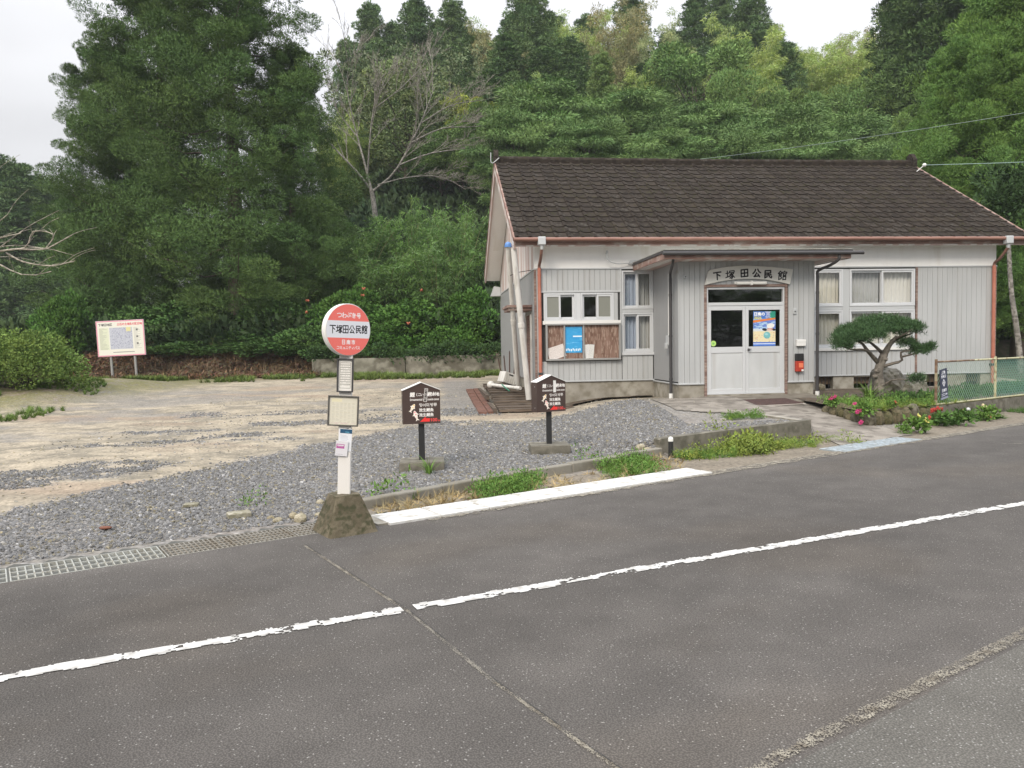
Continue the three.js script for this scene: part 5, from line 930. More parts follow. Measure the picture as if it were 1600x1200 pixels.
  const fp = thing('fallen_pipe', 'white plastic pipe with round end lying on the boards by the crate', 'pipe', hallPoint(-0.92, 0.52, -2.2));
  const e = hallPoint(-0.28, 0.48, -0.9).map((v, i) => v - fp.position.toArray()[i]); part('pipe', [bar([0, 0, 0], e, 0.045, 0.045, 10)], M.pvc, fp); part('end_cap', [new THREE.SphereGeometry(0.1, 14, 10)], M.pvc, fp); part('green_strap', [tube([[0.3, 0.03, 0.5], [0.42, -0.06, 0.85], [0.5, -0.12, 0.95]], 0.016, 10, 5)], flat(0.04, 0.22, 0.14), fp);
}

// ---------- foliage ----------
class Leaves {                                               // many small leaf faces in one geometry, each with its own tone
  constructor(seed) { this.r = mulberry(seed); this.p = []; this.c = []; this.i = []; }
  leaf(x, y, z, ax, ay, az, len, wid, col, diamond) {
    const r = this.r; let l = Math.hypot(ax, ay, az) || 1; ax /= l; ay /= l; az /= l;
    let sx = r() - 0.5, sy = (r() - 0.5) * 0.8, sz = r() - 0.5, d = sx * ax + sy * ay + sz * az; sx -= d * ax; sy -= d * ay; sz -= d * az; l = Math.hypot(sx, sy, sz) || 1; sx *= wid / 2 / l; sy *= wid / 2 / l; sz *= wid / 2 / l;
    const n = this.p.length / 3, k = diamond ? 0.45 : 0;
    if (diamond) { this.p.push(x, y, z); this.c.push(...col); }
    this.p.push(x + ax * len * k + sx, y + ay * len * k + sy, z + az * len * k + sz, x + ax * len * k - sx, y + ay * len * k - sy, z + az * len * k - sz, x + ax * len, y + ay * len, z + az * len);
    this.c.push(...col, ...col, ...col);
    diamond ? this.i.push(n, n + 1, n + 2, n + 2, n + 1, n + 3) : this.i.push(n, n + 1, n + 2);
  }
  clump(x, y, z, rx, ry, rz, n, len, wid, { out = 1, up = 0.4, rnd = 0.6, tone = 1, vary = 0.22, hue = 0, diamond = false, shell = 0.5 } = {}) {
    const r = this.r;
    for (let k = 0; k < n; k++) {
      let u = r() * 2 - 1, a = r() * 6.283, q = Math.sqrt(1 - u * u), vx = q * Math.cos(a), vy = u, vz = q * Math.sin(a), s = shell + (1 - shell) * Math.sqrt(r());
      const t = tone * (1 - vary + 2 * vary * r()), h = hue + 0.12 * (r() - 0.5);
      this.leaf(x + vx * s * rx, y + vy * s * ry, z + vz * s * rz, vx * out + rnd * (r() - 0.5) * 2, vy * out + up + rnd * (r() - 0.5) * 2, vz * out + rnd * (r() - 0.5) * 2, len * (0.7 + 0.6 * r()), wid * (0.75 + 0.5 * r()), [t * (1 + h), t, t * (1 - h * 0.6)], diamond);
    }
  }
  geo() {
    const g = new THREE.BufferGeometry(); g.setAttribute('position', new THREE.Float32BufferAttribute(this.p, 3)); g.setAttribute('color', new THREE.Float32BufferAttribute(this.c, 3)); g.setIndex(this.i); g.computeVertexNormals(); g.userData.metres = true;
    g.deleteAttribute('normal');
    return g;
  }
}
const leafMat = (r, g, b, o = {}) => dull({ color: new THREE.Color().setRGB(r, g, b), roughness: 0.75, vertexColors: true, side: THREE.DoubleSide, ...o });
const thinLeaf = (r, g, b, tr = 0.35) => new THREE.MeshPhysicalMaterial({ color: new THREE.Color().setRGB(r, g, b), roughness: 0.85, transmission: tr, thickness: 0, vertexColors: true, side: THREE.DoubleSide });
const bark = mottled([0.085, 0.065, 0.05], [0.14, 0.11, 0.088], [0.045, 0.035, 0.028], 1.2, { fx: 16, fy: 3, stain: 0.55, seed: 161, grain: 0.3, bump: 0.02 });
const barkGrey = mottled([0.21, 0.20, 0.18], [0.33, 0.31, 0.28], [0.12, 0.11, 0.095], 0.9, { fx: 5, fy: 8, stain: 0.58, seed: 163, grain: 0.25, bump: 0.01 });
const culmMat = mottled([0.20, 0.21, 0.09], [0.28, 0.27, 0.13], [0.12, 0.13, 0.06], 1, { fx: 3, fy: 12, seed: 165, bump: 0 });
function limb(pts, r0, r1, n = 6) {                          // tapered tube through points
  const c = new THREE.CatmullRomCurve3(pts.map((p) => (p.isVector3 ? p : V(...p)))), k = Math.max(3, pts.length * 2), g = new THREE.TubeGeometry(c, k, 1, n), p = g.attributes.position, q = V();
  for (let i = 0; i <= k; i++) { c.getPointAt(i / k, q); const r = mix(r0, r1, i / k); for (let j = 0; j <= n; j++) { const m = i * (n + 1) + j; p.setXYZ(m, q.x + (p.getX(m) - q.x) * r, q.y + (p.getY(m) - q.y) * r, q.z + (p.getZ(m) - q.z) * r); } }
  return g;
}
// each maker returns { crown, trunk } for a tree of nominal height h and radius r
function makeCedar(seed, h, r, { branches, per, n, len, wid, bottom = 0.1, power = 0.65, size = 1, droop = 0.25, whorls = 0, cone = false, lobed = false }) {
  const F = new Leaves(seed), rnd = F.r, T = [limb([[0, -1, 0], [0.1, h * 0.3, 0.05], [0, h * 0.65, 0], [0, h * 0.98, 0]], h * 0.021, 0.03, 8)];
  for (let b = 0; b < branches; b++) {
    const wq = (b + rnd()) / branches, tw = whorls ? (Math.floor(wq * whorls) + 0.22 * rnd() + 0.3 * ss(0, 1, wq)) / whorls : wq, t = bottom + (0.985 - bottom) * Math.pow(tw, 0.92), a = b * 2.39996 + rnd() * 0.9, L0 = r * Math.pow(1 - t, power) * (0.72 + 0.5 * rnd()) * (1 - 0.25 * ss(0.2, 0, t)) + 0.25, ca = Math.cos(a), sa = Math.sin(a), y0 = t * h;
    const pt = (f) => [ca * L0 * f, y0 - L0 * droop * Math.sin(f * 2.6) + L0 * 0.22 * f * f, sa * L0 * f];
    if (b % 2 === 0) T.push(limb([[0, y0, 0], pt(0.5), pt(0.95)], 0.02 + 0.012 * L0, 0.012, 4));
    for (let k = 0; k < per; k++) {
      const f = per === 1 ? 0.75 : 0.42 + 0.62 * k / (per - 1), q = pt(f), w = size * (cone ? 0.24 + 0.26 * L0 : 0.42 + 0.16 * L0) * (0.75 + 0.5 * rnd()), off = (1 - f * 0.5) * 0.22 * L0 * (rnd() - 0.5) * 2;
      const tn = 0.78 + 0.44 * rnd(), hu = 0.14 * (rnd() - 0.4), lobes = lobed ? 3 : 1;
      for (let j = 0; j < lobes; j++) {
        const m = lobed ? 0.62 : 1, jx = lobed ? w * 0.75 * (rnd() - 0.5) * 2 : 0, jy = lobed ? w * 0.4 * (rnd() - 0.5) * 2 : 0, jz = lobed ? w * 0.75 * (rnd() - 0.5) * 2 : 0;
        F.clump(q[0] - sa * off + jx, q[1] + 0.15 * w + jy, q[2] + ca * off + jz, w * m, w * 0.66 * m, w * m, Math.round(n / lobes), len, wid, { up: 0.5, out: 0.8, rnd: 0.7, tone: tn * (0.9 + 0.2 * rnd()), hue: hu, shell: 0.62 });
      }
    }
  }
  F.clump(0, h * 0.985, 0, cone ? 0.14 : 0.3, 0.6, cone ? 0.14 : 0.3, n >> (cone ? 1 : 0), len, wid, { up: 1 });
  return { crown: F.geo(), trunk: join(T) };
}
function makeBroad(seed, h, r, { clumps = 46, n = 520, len = 0.19, wid = 0.10, low = 0.32, flat: fl = 0.7, diamond = true, up = 0.35, size = 1 } = {}) {
  const F = new Leaves(seed), rnd = F.r, T = [limb([[0, -1, 0], [0.1, h * 0.25, 0.05], [0.05 * r, h * 0.5, 0], [0, h * 0.75, 0]], h * 0.02, 0.05, 7)];
  for (let k = 0; k < clumps; k++) {
    const u = low * 0 + rnd(), a = k * 2.39996 + rnd(), y = mix(low, 0.95, Math.pow(u, 0.9)), prof = Math.sqrt(Math.max(0.05, 1 - Math.pow((y - 0.55) / 0.5, 2))), rr = r * prof * (0.45 + 0.5 * Math.sqrt(rnd())), x = Math.cos(a) * rr, z = Math.sin(a) * rr, w = size * r * 0.24 * (0.75 + 0.6 * rnd());
    if (k % 3 === 0) T.push(limb([[0, h * Math.min(0.6, y * 0.6), 0], [x * 0.55, h * y * 0.88, z * 0.55], [x * 0.95, h * y, z * 0.95]], 0.07, 0.015, 4));
    F.clump(x, h * y, z, w, w * fl, w, n, len, wid, { up, out: 0.7, rnd: 0.7, tone: 0.76 + 0.48 * rnd(), hue: 0.16 * (rnd() - 0.5), diamond, shell: 0.6 });
  }
  return { crown: F.geo(), trunk: join(T) };
}
function makeMimosa(seed, h, r) {
  const F = new Leaves(seed), rnd = F.r, T = [limb([[0, -1, 0], [0.15, h * 0.3, 0], [0, h * 0.6, 0.1], [0.1, h * 0.85, 0]], 0.16, 0.05, 6)];
  for (let k = 0; k < 34; k++) {
    const y = 0.30 + 0.66 * Math.sqrt((k + rnd()) / 34), a = k * 2.39996 + rnd() * 0.8, rr = r * Math.sqrt(Math.max(0.03, 1 - Math.pow(y, 2.6))) * (0.35 + 0.7 * rnd()), x = Math.cos(a) * rr, z = Math.sin(a) * rr, w = r * 0.27 * (0.7 + 0.6 * rnd());
    if (k % 2) T.push(limb([[0, h * y * 0.7, 0], [x * 0.5, h * y * 0.94, z * 0.5], [x, h * y - 0.08, z]], 0.05, 0.012, 4));
    F.clump(x, h * y, z, w * 1.25, w * 0.22, w * 1.25, 820, 0.19, 0.052, { up: -0.12, out: 1, rnd: 0.45, tone: 0.8 + 0.4 * rnd(), hue: 0.1 * (rnd() - 0.5), shell: 0.05 });
    F.clump(x, h * y - w * 0.2, z, w, w * 0.2, w, 220, 0.18, 0.05, { up: -0.3, rnd: 0.6, tone: 0.75, shell: 0.1 });
  }
  return { crown: F.geo(), trunk: join(T) };
}
function makeBamboo(seed, h, r, { culms = 16, nodes = 16, n = 92, len = 0.27, wid = 0.058, start = 0.3, puff = 1 } = {}) {
  const F = new Leaves(seed), rnd = F.r, T = [];
  for (let c = 0; c < culms; c++) {
    const a = c * 2.39996 + rnd(), b = r * 0.35 * Math.sqrt(rnd()), hh = h * (0.72 + 0.28 * rnd()), lean = r * (0.35 + 0.75 * rnd()), x0 = Math.cos(a) * b, z0 = Math.sin(a) * b, ca = Math.cos(a), sa = Math.sin(a);
    const pt = (f) => [x0 + ca * lean * Math.pow(Math.max(f, 0), 2.2), hh * (f - 0.07 * Math.pow(f, 6)), z0 + sa * lean * Math.pow(Math.max(f, 0), 2.2)];
    T.push(limb([pt(-0.05), pt(0.3), pt(0.6), pt(0.85), pt(1)], 0.045, 0.008, 5));
    for (let k = 0; k < nodes; k++) {
      const f = start + (1 - start) * (k + rnd()) / nodes, q = pt(f), w = puff * r * 0.24 * (1.15 - 0.75 * Math.abs(f - 0.5)) * (0.7 + 0.6 * rnd()), aa = rnd() * 6.28, o = w * 0.9;
      F.clump(q[0] + Math.cos(aa) * o, q[1], q[2] + Math.sin(aa) * o, w, w * 0.55, w, n, len, wid, { up: -0.35, out: 0.75, rnd: 0.6, tone: 0.8 + 0.4 * rnd(), hue: 0.14 * (rnd() - 0.5), shell: 0.15 });
    }
  }
  return { crown: F.geo(), trunk: join(T) };
}
function makeBush(seed, h, r, { clumps = 44, n = 210, len = 0.13, wid = 0.075, up = 0.4 } = {}) {
  const F = new Leaves(seed), rnd = F.r, T = [];
  for (let k = 0; k < clumps; k++) {
    const a = k * 2.39996, el = Math.asin(Math.pow((k + rnd()) / clumps, 0.85)), q = 0.72 + 0.25 * rnd(), x = Math.cos(a) * Math.cos(el) * r * q, z = Math.sin(a) * Math.cos(el) * r * q, y = h * (0.12 + 0.82 * Math.sin(el) * q), w = r * 0.24 * (0.75 + 0.6 * rnd());
    if (k % 4 === 0) T.push(limb([[x * 0.1, -0.2, z * 0.1], [x * 0.5, y * 0.5, z * 0.5], [x * 0.9, y * 0.92, z * 0.9]], 0.035, 0.008, 4));
    F.clump(x, y, z, w, w * 0.8, w, n, len, wid, { up, out: 0.8, rnd: 0.7, tone: 0.78 + 0.44 * rnd(), hue: 0.16 * (rnd() - 0.45), diamond: true, shell: 0.3 });
  }
  return { crown: F.geo(), trunk: join(T) };
}
const MODELS = {
  cedar: [[301, 302].map((s) => makeCedar(s, 20, 4, { branches: 118, per: 3, n: 1150, len: 0.125, wid: 0.031, bottom: 0.06, power: 0.5, size: 0.98, whorls: 21, lobed: true })), 20, 4],
  cedarlit: [[311].map((s) => makeCedar(s, 13, 3, { branches: 88, per: 3, n: 1080, len: 0.105, wid: 0.03, bottom: 0.17, power: 0.42, size: 1.0, whorls: 14, lobed: true })), 13, 3],
  conifer: [[321, 322, 323].map((s) => makeCedar(s, 16, 2, { branches: 104, per: 2, n: 200, len: 0.22, wid: 0.07, bottom: 0.1, power: 0.66, size: 1.0, cone: true, whorls: 26 })), 16, 2],
  broad: [[331, 332].map((s) => makeBroad(s, 10, 4)), 10, 4],
  mimosa: [[341, 342].map((s) => makeMimosa(s, 9, 3.3)), 9, 3.3],
  bamboo: [[351, 352].map((s) => makeBamboo(s, 13, 2.3)), 13, 2.3],
  bamboobush: [[361, 362].map((s) => makeBamboo(s, 5.5, 1.7, { culms: 17, nodes: 14, n: 42, len: 0.26, wid: 0.045, start: 0.12, puff: 0.95 })), 5.5, 1.7],
  bush: [[371, 372].map((s) => makeBush(s, 3, 1.8, { len: 0.17, wid: 0.1, n: 190 })), 3, 1.8],
};
const KINDS = {                                              // model, material, name, category, label, group
  conifer: ['conifer', leafMat(0.125, 0.202, 0.081), 'conifer_tree', 'conifer', 'tall dark green conifer on the wooded skyline', 'conifers on the hill'],
  coniferdark: ['conifer', leafMat(0.089, 0.148, 0.052), 'conifer_tree', 'conifer', 'dark conifer rising behind the right end of the hall roof', 'conifers right of the hall', 1.25],
  coniferlit: ['conifer', leafMat(0.166, 0.246, 0.082), 'conifer_tree', 'conifer', 'pale green layered young conifer on the slope above the roof ridge', 'conifers on the hill'],
  cedar: ['cedar', leafMat(0.086, 0.150, 0.045), 'cedar_tree', 'tree', 'huge dense cedar behind the lot', 'cedars behind the lot', 1.12],
  cedarlit: ['cedarlit', leafMat(0.125, 0.225, 0.055), 'cedar_tree', 'tree', 'bright green dense cedar beside the right roof edge', 'cedars right of the hall', 1.35],
  broad: ['broad', leafMat(0.138, 0.223, 0.068), 'broadleaf_tree', 'tree', 'round leafy broadleaf tree on the hillside', 'broadleaf trees on the hill'],
  broadgrey: ['broad', leafMat(0.185, 0.236, 0.093), 'broadleaf_tree', 'tree', 'grey green thin leaved tree behind the bare tree', 'broadleaf trees on the hill'],
  broadyel: ['broad', leafMat(0.314, 0.359, 0.074), 'broadleaf_tree', 'tree', 'yellowish green tree left of the roof peak', 'broadleaf trees on the hill'],
  mimosa: ['mimosa', leafMat(0.151, 0.246, 0.085), 'layered_tree', 'tree', 'feathery tree with flat leaf layers just above the roof', 'layered trees behind the hall', 1.2],
  bamboo: ['bamboo', thinLeaf(0.36, 0.46, 0.12), 'bamboo_clump', 'bamboo', 'yellow green feathery bamboo on the hillside', 'bamboo on the hill'],
  bamboopale: ['bamboo', thinLeaf(0.384, 0.443, 0.205), 'bamboo_clump', 'bamboo', 'pale silvery bamboo against the sky above the roof middle', 'bamboo on the hill'],
  bamboobrown: ['bamboo', thinLeaf(0.31, 0.30, 0.13), 'bamboo_clump', 'bamboo', 'dry tan tinted bamboo on the skyline', 'bamboo on the hill'],
  bamboobush: ['bamboobush', thinLeaf(0.112, 0.221, 0.039, 0.3), 'bamboo_bush', 'bush', 'bright green feathery bush behind the low back wall', 'feathery bushes behind the lot'],
  bush: ['bush', leafMat(0.076, 0.161, 0.032), 'shrub', 'shrub', 'dark leafy shrub along the back of the lot', 'shrubs behind the lot'],
  bushdark: ['bush', leafMat(0.084, 0.161, 0.045), 'shrub', 'shrub', 'deep green shrub in the shade under the big cedars', 'shrubs under the cedars', 1.2],
  bushlit: ['bush', leafMat(0.185, 0.256, 0.056), 'shrub', 'shrub', 'light green shrub at the far left behind the azalea', 'shrubs behind the lot'],
};
const PLACED = [
['conifer',-48.4,-72.0,18.9,3.1],['conifer',-44.6,-70.0,17.5,2.6],['conifer',-44.8,-74.0,17.1,2.2],['conifer',-41.9,-72.0,15.9,1.8],['conifer',-38.6,-70.0,14.6,2.6],
['cedar',-16.8,-38.0,20.7,3.6],['cedar',-12.6,-35.5,20.1,4.0],['cedar',-10.0,-36.0,13.2,2.2],['cedar',-19.9,-39.0,15.1,2.8],['bamboo',-12.6,-58.0,10.3,1.9],
['broadgrey',-7.9,-60.0,10.1,4.8],['broadyel',-2.8,-60.0,8.6,2.8],['broad',-4.9,-58.0,4.9,3.1],['broad',-11.6,-46.0,4.9,2.3],['conifer',-13.5,-78.0,20.0,1.8],
['conifer',-11.6,-80.0,15.9,1.7],['conifer',-8.9,-77.0,16.2,2.0],['conifer',-7.0,-80.0,14.1,1.7],['conifer',-5.1,-76.0,15.9,1.8],['conifer',-2.7,-72.0,12.9,1.9],
['bamboobrown',-0.7,-70.0,15.3,2.0],['conifer',2.1,-72.0,17.7,2.2],['conifer',4.4,-76.0,14.5,1.9],['bamboo',6.9,-74.0,15.7,2.5],['bamboobrown',9.8,-70.0,16.9,2.5],
['conifer',12.4,-78.0,16.3,2.0],['bamboopale',14.5,-74.0,14.7,2.3],['conifer',18.4,-76.0,16.0,1.9],['conifer',22.0,-80.0,16.8,1.8],['conifer',23.6,-76.0,16.2,2.0],
['conifer',25.9,-78.0,13.0,1.8],['bamboo',18.6,-62.0,14.5,2.5],['conifer',23.2,-66.0,11.8,1.7],['conifer',-8.7,-70.0,10.9,2.3],['conifer',-0.0,-64.0,12.8,1.9],
['conifer',3.1,-64.0,11.7,2.1],['conifer',5.2,-66.0,12.4,2.1],['conifer',-1.6,-60.0,10.3,1.8],['coniferlit',6.8,-56.0,11.8,1.5],['broad',14.4,-60.0,12.7,4.8],
['bamboo',9.8,-62.0,11.2,2.1],['bamboo',18.4,-58.0,11.0,2.4],['conifer',12.1,-68.0,10.0,2.3],['mimosa',2.2,-47.0,10.4,3.7],['mimosa',7.6,-48.0,9.9,3.4],
['mimosa',12.0,-47.0,9.1,3.3],['mimosa',16.7,-47.0,8.8,3.5],['mimosa',20.7,-47.0,8.3,3.3],['mimosa',0.3,-44.0,9.4,2.4],['mimosa',4.3,-43.0,8.9,2.7],
['mimosa',8.7,-43.0,8.3,2.7],['mimosa',13.0,-42.0,8.2,2.6],['mimosa',17.1,-42.0,7.7,2.6],['bamboo',25.9,-70.0,12.5,2.0],['bamboo',28.2,-68.0,12.8,2.5],
['bamboo',29.8,-66.0,13.8,2.8],['bamboobrown',30.8,-70.0,14.4,1.8],['broad',23.7,-56.0,9.7,2.8],['broad',25.2,-52.0,10.4,2.8],['broad',22.8,-44.0,9.0,1.8],
['coniferdark',26.9,-54.0,16.7,2.0],['coniferdark',27.0,-50.0,18.5,2.5],['coniferdark',28.1,-47.0,18.9,2.5],['coniferdark',30.1,-46.0,19.1,2.5],['cedarlit',18.0,-30.0,12.5,1.9],
['cedarlit',20.4,-31.0,15.8,2.7],['cedarlit',18.1,-33.0,9.3,1.4],['cedarlit',17.1,-29.5,7.8,1.4],['bamboobush',-7.4,-38.0,5.4,1.7],['bamboobush',-4.8,-38.0,6.2,1.7],
['bamboobush',-2.4,-37.0,6.0,1.5],['bamboobush',-5.8,-36.0,4.4,1.8],['bamboobush',-9.4,-36.5,4.0,1.1],['bamboobush',-3.4,-35.5,4.7,1.6],['bushdark',-13.9,-32.8,0.7,1.2],
['bushdark',-10.0,-32.6,0.9,1.4],['bushdark',-11.9,-32.9,0.6,1.1],['bushdark',-15.5,-33.0,0.5,1.0],['bushdark',-8.6,-32.4,1.4,1.2],['bush',-5.3,-32.2,1.6,1.2],
['bush',-2.6,-32.2,1.4,1.2],['conifer',-16.5,-82.0,21.4,1.9],['conifer',-11.5,-74.0,13.5,1.9],['conifer',-10.9,-84.0,13.6,2.1],['conifer',-8.2,-82.0,12.5,2.1],
['conifer',-4.3,-84.0,13.0,2.1],['bamboo',-1.9,-80.0,14.0,2.7],['conifer',0.7,-82.0,14.6,1.9],['conifer',3.5,-84.0,13.2,2.1],['bamboo',5.7,-82.0,14.2,2.7],
['conifer',8.5,-84.0,14.2,1.9],['bamboo',9.5,-78.0,13.8,2.6],['conifer',17.3,-82.0,12.4,2.1],['bamboo',17.0,-76.0,11.9,2.5],['bamboo',20.8,-80.0,12.7,2.7],
['conifer',24.3,-84.0,13.6,2.1],['bamboo',28.4,-82.0,12.5,2.7],['bamboo',28.6,-74.0,11.2,2.8],['conifer',29.3,-80.0,10.3,2.0],['bamboo',34.0,-72.0,12.0,2.7],
['broad',-3.4,-57.0,6.8,2.6],['broad',-1.0,-54.0,8.9,2.5],['bamboo',1.4,-60.0,10.2,1.8],['conifer',6.0,-62.0,10.0,1.8],['broad',15.8,-54.0,10.0,2.7],
['broad',19.8,-54.0,9.5,2.5],['mimosa',16.5,-44.0,8.1,2.6],['mimosa',20.6,-42.0,7.6,2.3],['bamboo',-12.2,-60.0,8.1,2.2],['bamboobush',-9.3,-38.0,4.9,1.4],
['bamboobush',-10.6,-36.0,3.6,1.2],['bush',-7.2,-34.0,3.0,1.8],['bush',-4.4,-33.6,2.3,2.0],['bush',-1.9,-33.5,2.8,1.5],['bushdark',-10.4,-35.0,2.3,1.8],
['bushdark',-14.5,-35.0,2.1,1.9],['bushdark',-16.9,-35.0,2.2,1.6],['bushdark',-11.7,-34.0,1.4,1.4],['bushdark',-19.5,-37.0,3.1,1.5],['bush',-19.2,-33.0,2.9,1.2]
];
const ORD = ['first', 'second', 'third', 'fourth', 'fifth', 'sixth', 'seventh', 'eighth', 'ninth', 'tenth', 'eleventh', 'twelfth', 'thirteenth', 'fourteenth', 'fifteenth', 'sixteenth', 'seventeenth', 'eighteenth', 'nineteenth', 'twentieth', 'twenty-first', 'twenty-second', 'twenty-third', 'twenty-fourth', 'twenty-fifth', 'twenty-sixth', 'twenty-seventh', 'twenty-eighth', 'twenty-ninth', 'thirtieth', 'thirty-first', 'thirty-second', 'thirty-third', 'thirty-fourth', 'thirty-fifth', 'thirty-sixth', 'thirty-seventh', 'thirty-eighth', 'thirty-ninth', 'fortieth', 'forty-first', 'forty-second'];
const treeProto = {};
function plantTree(kind, x, z, h, r, label, seed) {
  const [model, mat, name, cat, , group, fat = 1] = KINDS[kind], [variants, h0, r0] = MODELS[model], v = variants[seed % variants.length], key = kind + (seed % variants.length);
  let t;
  if (!treeProto[key]) {
    t = treeProto[key] = thing(name, label, cat, [0, 0, 0], 0, group);
    part('trunk', v.trunk, model.startsWith('bamboo') ? culmMat : bark, t, true); part('crown', v.crown, mat, t, true);
  } else { t = treeProto[key].clone(); t.name = numbered(name); scene.add(t); tag(t, label, cat, group); }
  const y = H(x, z);
  if (kind === 'conifer') { r *= 1.45; }
  t.position.set(x, y - 0.1, z); t.rotation.set(0, seed * 2.4, 0); t.scale.set(r / r0 * fat, h / h0, r / r0 * fat);
  return t;
}
{
  const by = {};
  PLACED.forEach((p, i) => (by[p[0]] ??= []).push([...p, i]));
  for (const [kind, list] of Object.entries(by)) {
    list.sort((a, b) => a[1] / -a[2] - b[1] / -b[2]);
    list.forEach(([k, x, z, h, r, i], n) => plantTree(k, x, z, h, r, KINDS[kind][4] + (list.length > 1 ? ', ' + ORD[n] + ' from the left' : ''), i));
  }
  // what the panes of the hall mirror: trees on the far side of the road
  for (let i = 0; i < 16; i++) plantTree(i % 3 ? 'broad' : 'conifer', -42 + i * 5.4, 24 + 7 * hash(i, 3, 9), 5.6 + 1.4 * hash(i, 4, 9), 3.9, 'tree across the road behind the viewer', i).userData.group = 'trees across the road';
}
// the leafy floor of the hill, one mass
function scatter(name, label, geo, mat, count, seed, where, kind = 'stuff') {
  const rnd = mulberry(seed), im = new THREE.InstancedMesh(geo, mat, count), m = new THREE.Matrix4(), q = new THREE.Quaternion(), e = new THREE.Euler(), c = new THREE.Color();
  let n = 0;
  for (let t = 0; t < count * 60 && n < count; t++) {
    const w = where(rnd, n); if (!w) continue;
    const [x, y, z, s, tilt = 0.25, tone = 1, sy = s] = w; e.set((rnd() - 0.5) * tilt * 2, rnd() * 6.283, (rnd() - 0.5) * tilt * 2); q.setFromEuler(e); m.compose(V(x, y, z), q, V(s, sy, s)); im.setMatrixAt(n, m); const k = tone * (0.8 + 0.4 * rnd()), w2 = 0.14 * (rnd() - 0.5); im.setColorAt(n, c.setRGB(k * (1 + w2), k, k * (1 - w2))); n++;
  }
  im.count = n; im.name = name; im.castShadow = im.receiveShadow = true; scene.add(im);
  return tag(im, label, null, null, kind);
}
const leafTuft = (() => { const F = new Leaves(401); F.clump(0, 0.35, 0, 0.7, 0.45, 0.7, 150, 0.2, 0.11, { diamond: true, up: 0.4, shell: 0.2 }); return F.geo(); })();
scatter('undergrowth', 'mixed green undergrowth covering the wooded hillside floor', leafTuft, leafMat(0.055, 0.09, 0.04), 4200, 5, (r) => { const Z = 33.2 + 55 * Math.pow(r(), 1.5), x = (-0.95 + 1.85 * r()) * Z; return [x, H(x, -Z) - 0.1, -Z, 0.9 + 1.5 * r() * Z / 45]; });

// blades and weeds
function bladeTuft(seed, n, len, wid, spread, bend) {
  const rnd = mulberry(seed), p = [], c = [];
  for (let k = 0; k < n; k++) {
    const a = rnd() * 6.283, x0 = Math.cos(a) * spread * rnd() * 0.4, z0 = Math.sin(a) * spread * rnd() * 0.4, L0 = len * (0.55 + 0.6 * rnd()), b = bend * (0.4 + 0.9 * rnd()), ca = Math.cos(a), sa = Math.sin(a), w = wid * (0.7 + 0.6 * rnd()), t = 0.75 + 0.5 * rnd(), P = (f, s) => { const o = b * L0 * f * f, ww = w * (1 - f * f) * s / 2; return [x0 + ca * o - sa * ww, L0 * f * (1 - 0.35 * b * f), z0 + sa * o + ca * ww]; };
    for (const [f0, f1] of [[0, 0.4], [0.4, 0.75], [0.75, 1]]) { const A = P(f0, -1), B = P(f0, 1), C = P(f1, 1), D = P(f1, -1); p.push(...A, ...B, ...C); if (f1 < 1) p.push(...A, ...C, ...D); const nv = f1 < 1 ? 6 : 3; for (let i = 0; i < nv; i++) c.push(t, t, t * 0.95); }
  }
  const g = new THREE.BufferGeometry(); g.setAttribute('position', new THREE.Float32BufferAttribute(p, 3)); g.setAttribute('color', new THREE.Float32BufferAttribute(c, 3)); g.userData.metres = true; return g;
}
const grassA = bladeTuft(411, 26, 0.2, 0.011, 0.12, 0.8), grassB = bladeTuft(412, 34, 0.3, 0.012, 0.16, 1.0), weedLeaf = (() => { const F = new Leaves(413); for (let k = 0; k < 9; k++) { const a = k * 2.4, r = 0.05 + 0.05 * F.r(); F.clump(Math.cos(a) * r * 1.6, 0.04 + 0.2 * F.r() * F.r(), Math.sin(a) * r * 1.6, 0.06, 0.05, 0.06, 11, 0.042, 0.018, { diamond: true, up: 0.5, shell: 0.1 }); } return F.geo(); })();
const green = leafMat(0.115, 0.21, 0.045), greenYel = leafMat(0.20, 0.26, 0.055), straw = leafMat(0.34, 0.27, 0.15), deepGreen = leafMat(0.075, 0.15, 0.035);
const stripD = (x) => [0.34, mix(0.72, 1.22, ss(-1.4, 2.0, x)) - 0.02];
scatter('dry_grass', 'dry straw coloured grass on the strip between kerb and white lids', bladeTuft(421, 16, 0.12, 0.008, 0.1, 1.6), straw, 300, 11, (r) => { const x = -1.35 + 3.6 * r(), [d0, d1] = stripD(x), d = mix(d0, d1, r()), c = 6.18 + d, z = -(c + 0.566 * x) / 0.824; if (fbm(x * 2.2, z * 2.2, 3, 4) < 0.36) return null; return [x, 0.0, z, 0.5 + 0.5 * r(), 1.0, 1, 0.18 + 0.22 * r()]; });
scatter('strip_weeds', 'green weeds growing in patches between the kerb and the white lids', grassA, green, 260, 12, (r) => { const x = -1.35 + 3.7 * r(), [d0, d1] = stripD(x), d = mix(d0, d1, Math.pow(r(), 0.7)), z = -(6.18 + d + 0.566 * x) / 0.824; if (fbm(x * 1.5 + 3, 7, 3, 4) < 0.50) return null; return [x, 0.0, z, 0.25 + 0.3 * r(), 0.6]; });
scatter('strip_weed_leaves', 'low leafy weeds hugging the foot of the kerb', weedLeaf, green, 190, 13, (r) => { const x = -1.35 + 3.7 * r(), [d0, d1] = stripD(x), d = mix(d0, d1, Math.pow(r(), 0.6)), z = -(6.18 + d + 0.566 * x) / 0.824; if (fbm(x * 1.5 + 3, 7, 3, 4) < 0.47) return null; return [x, 0.0, z, 0.35 + 0.45 * r()]; });
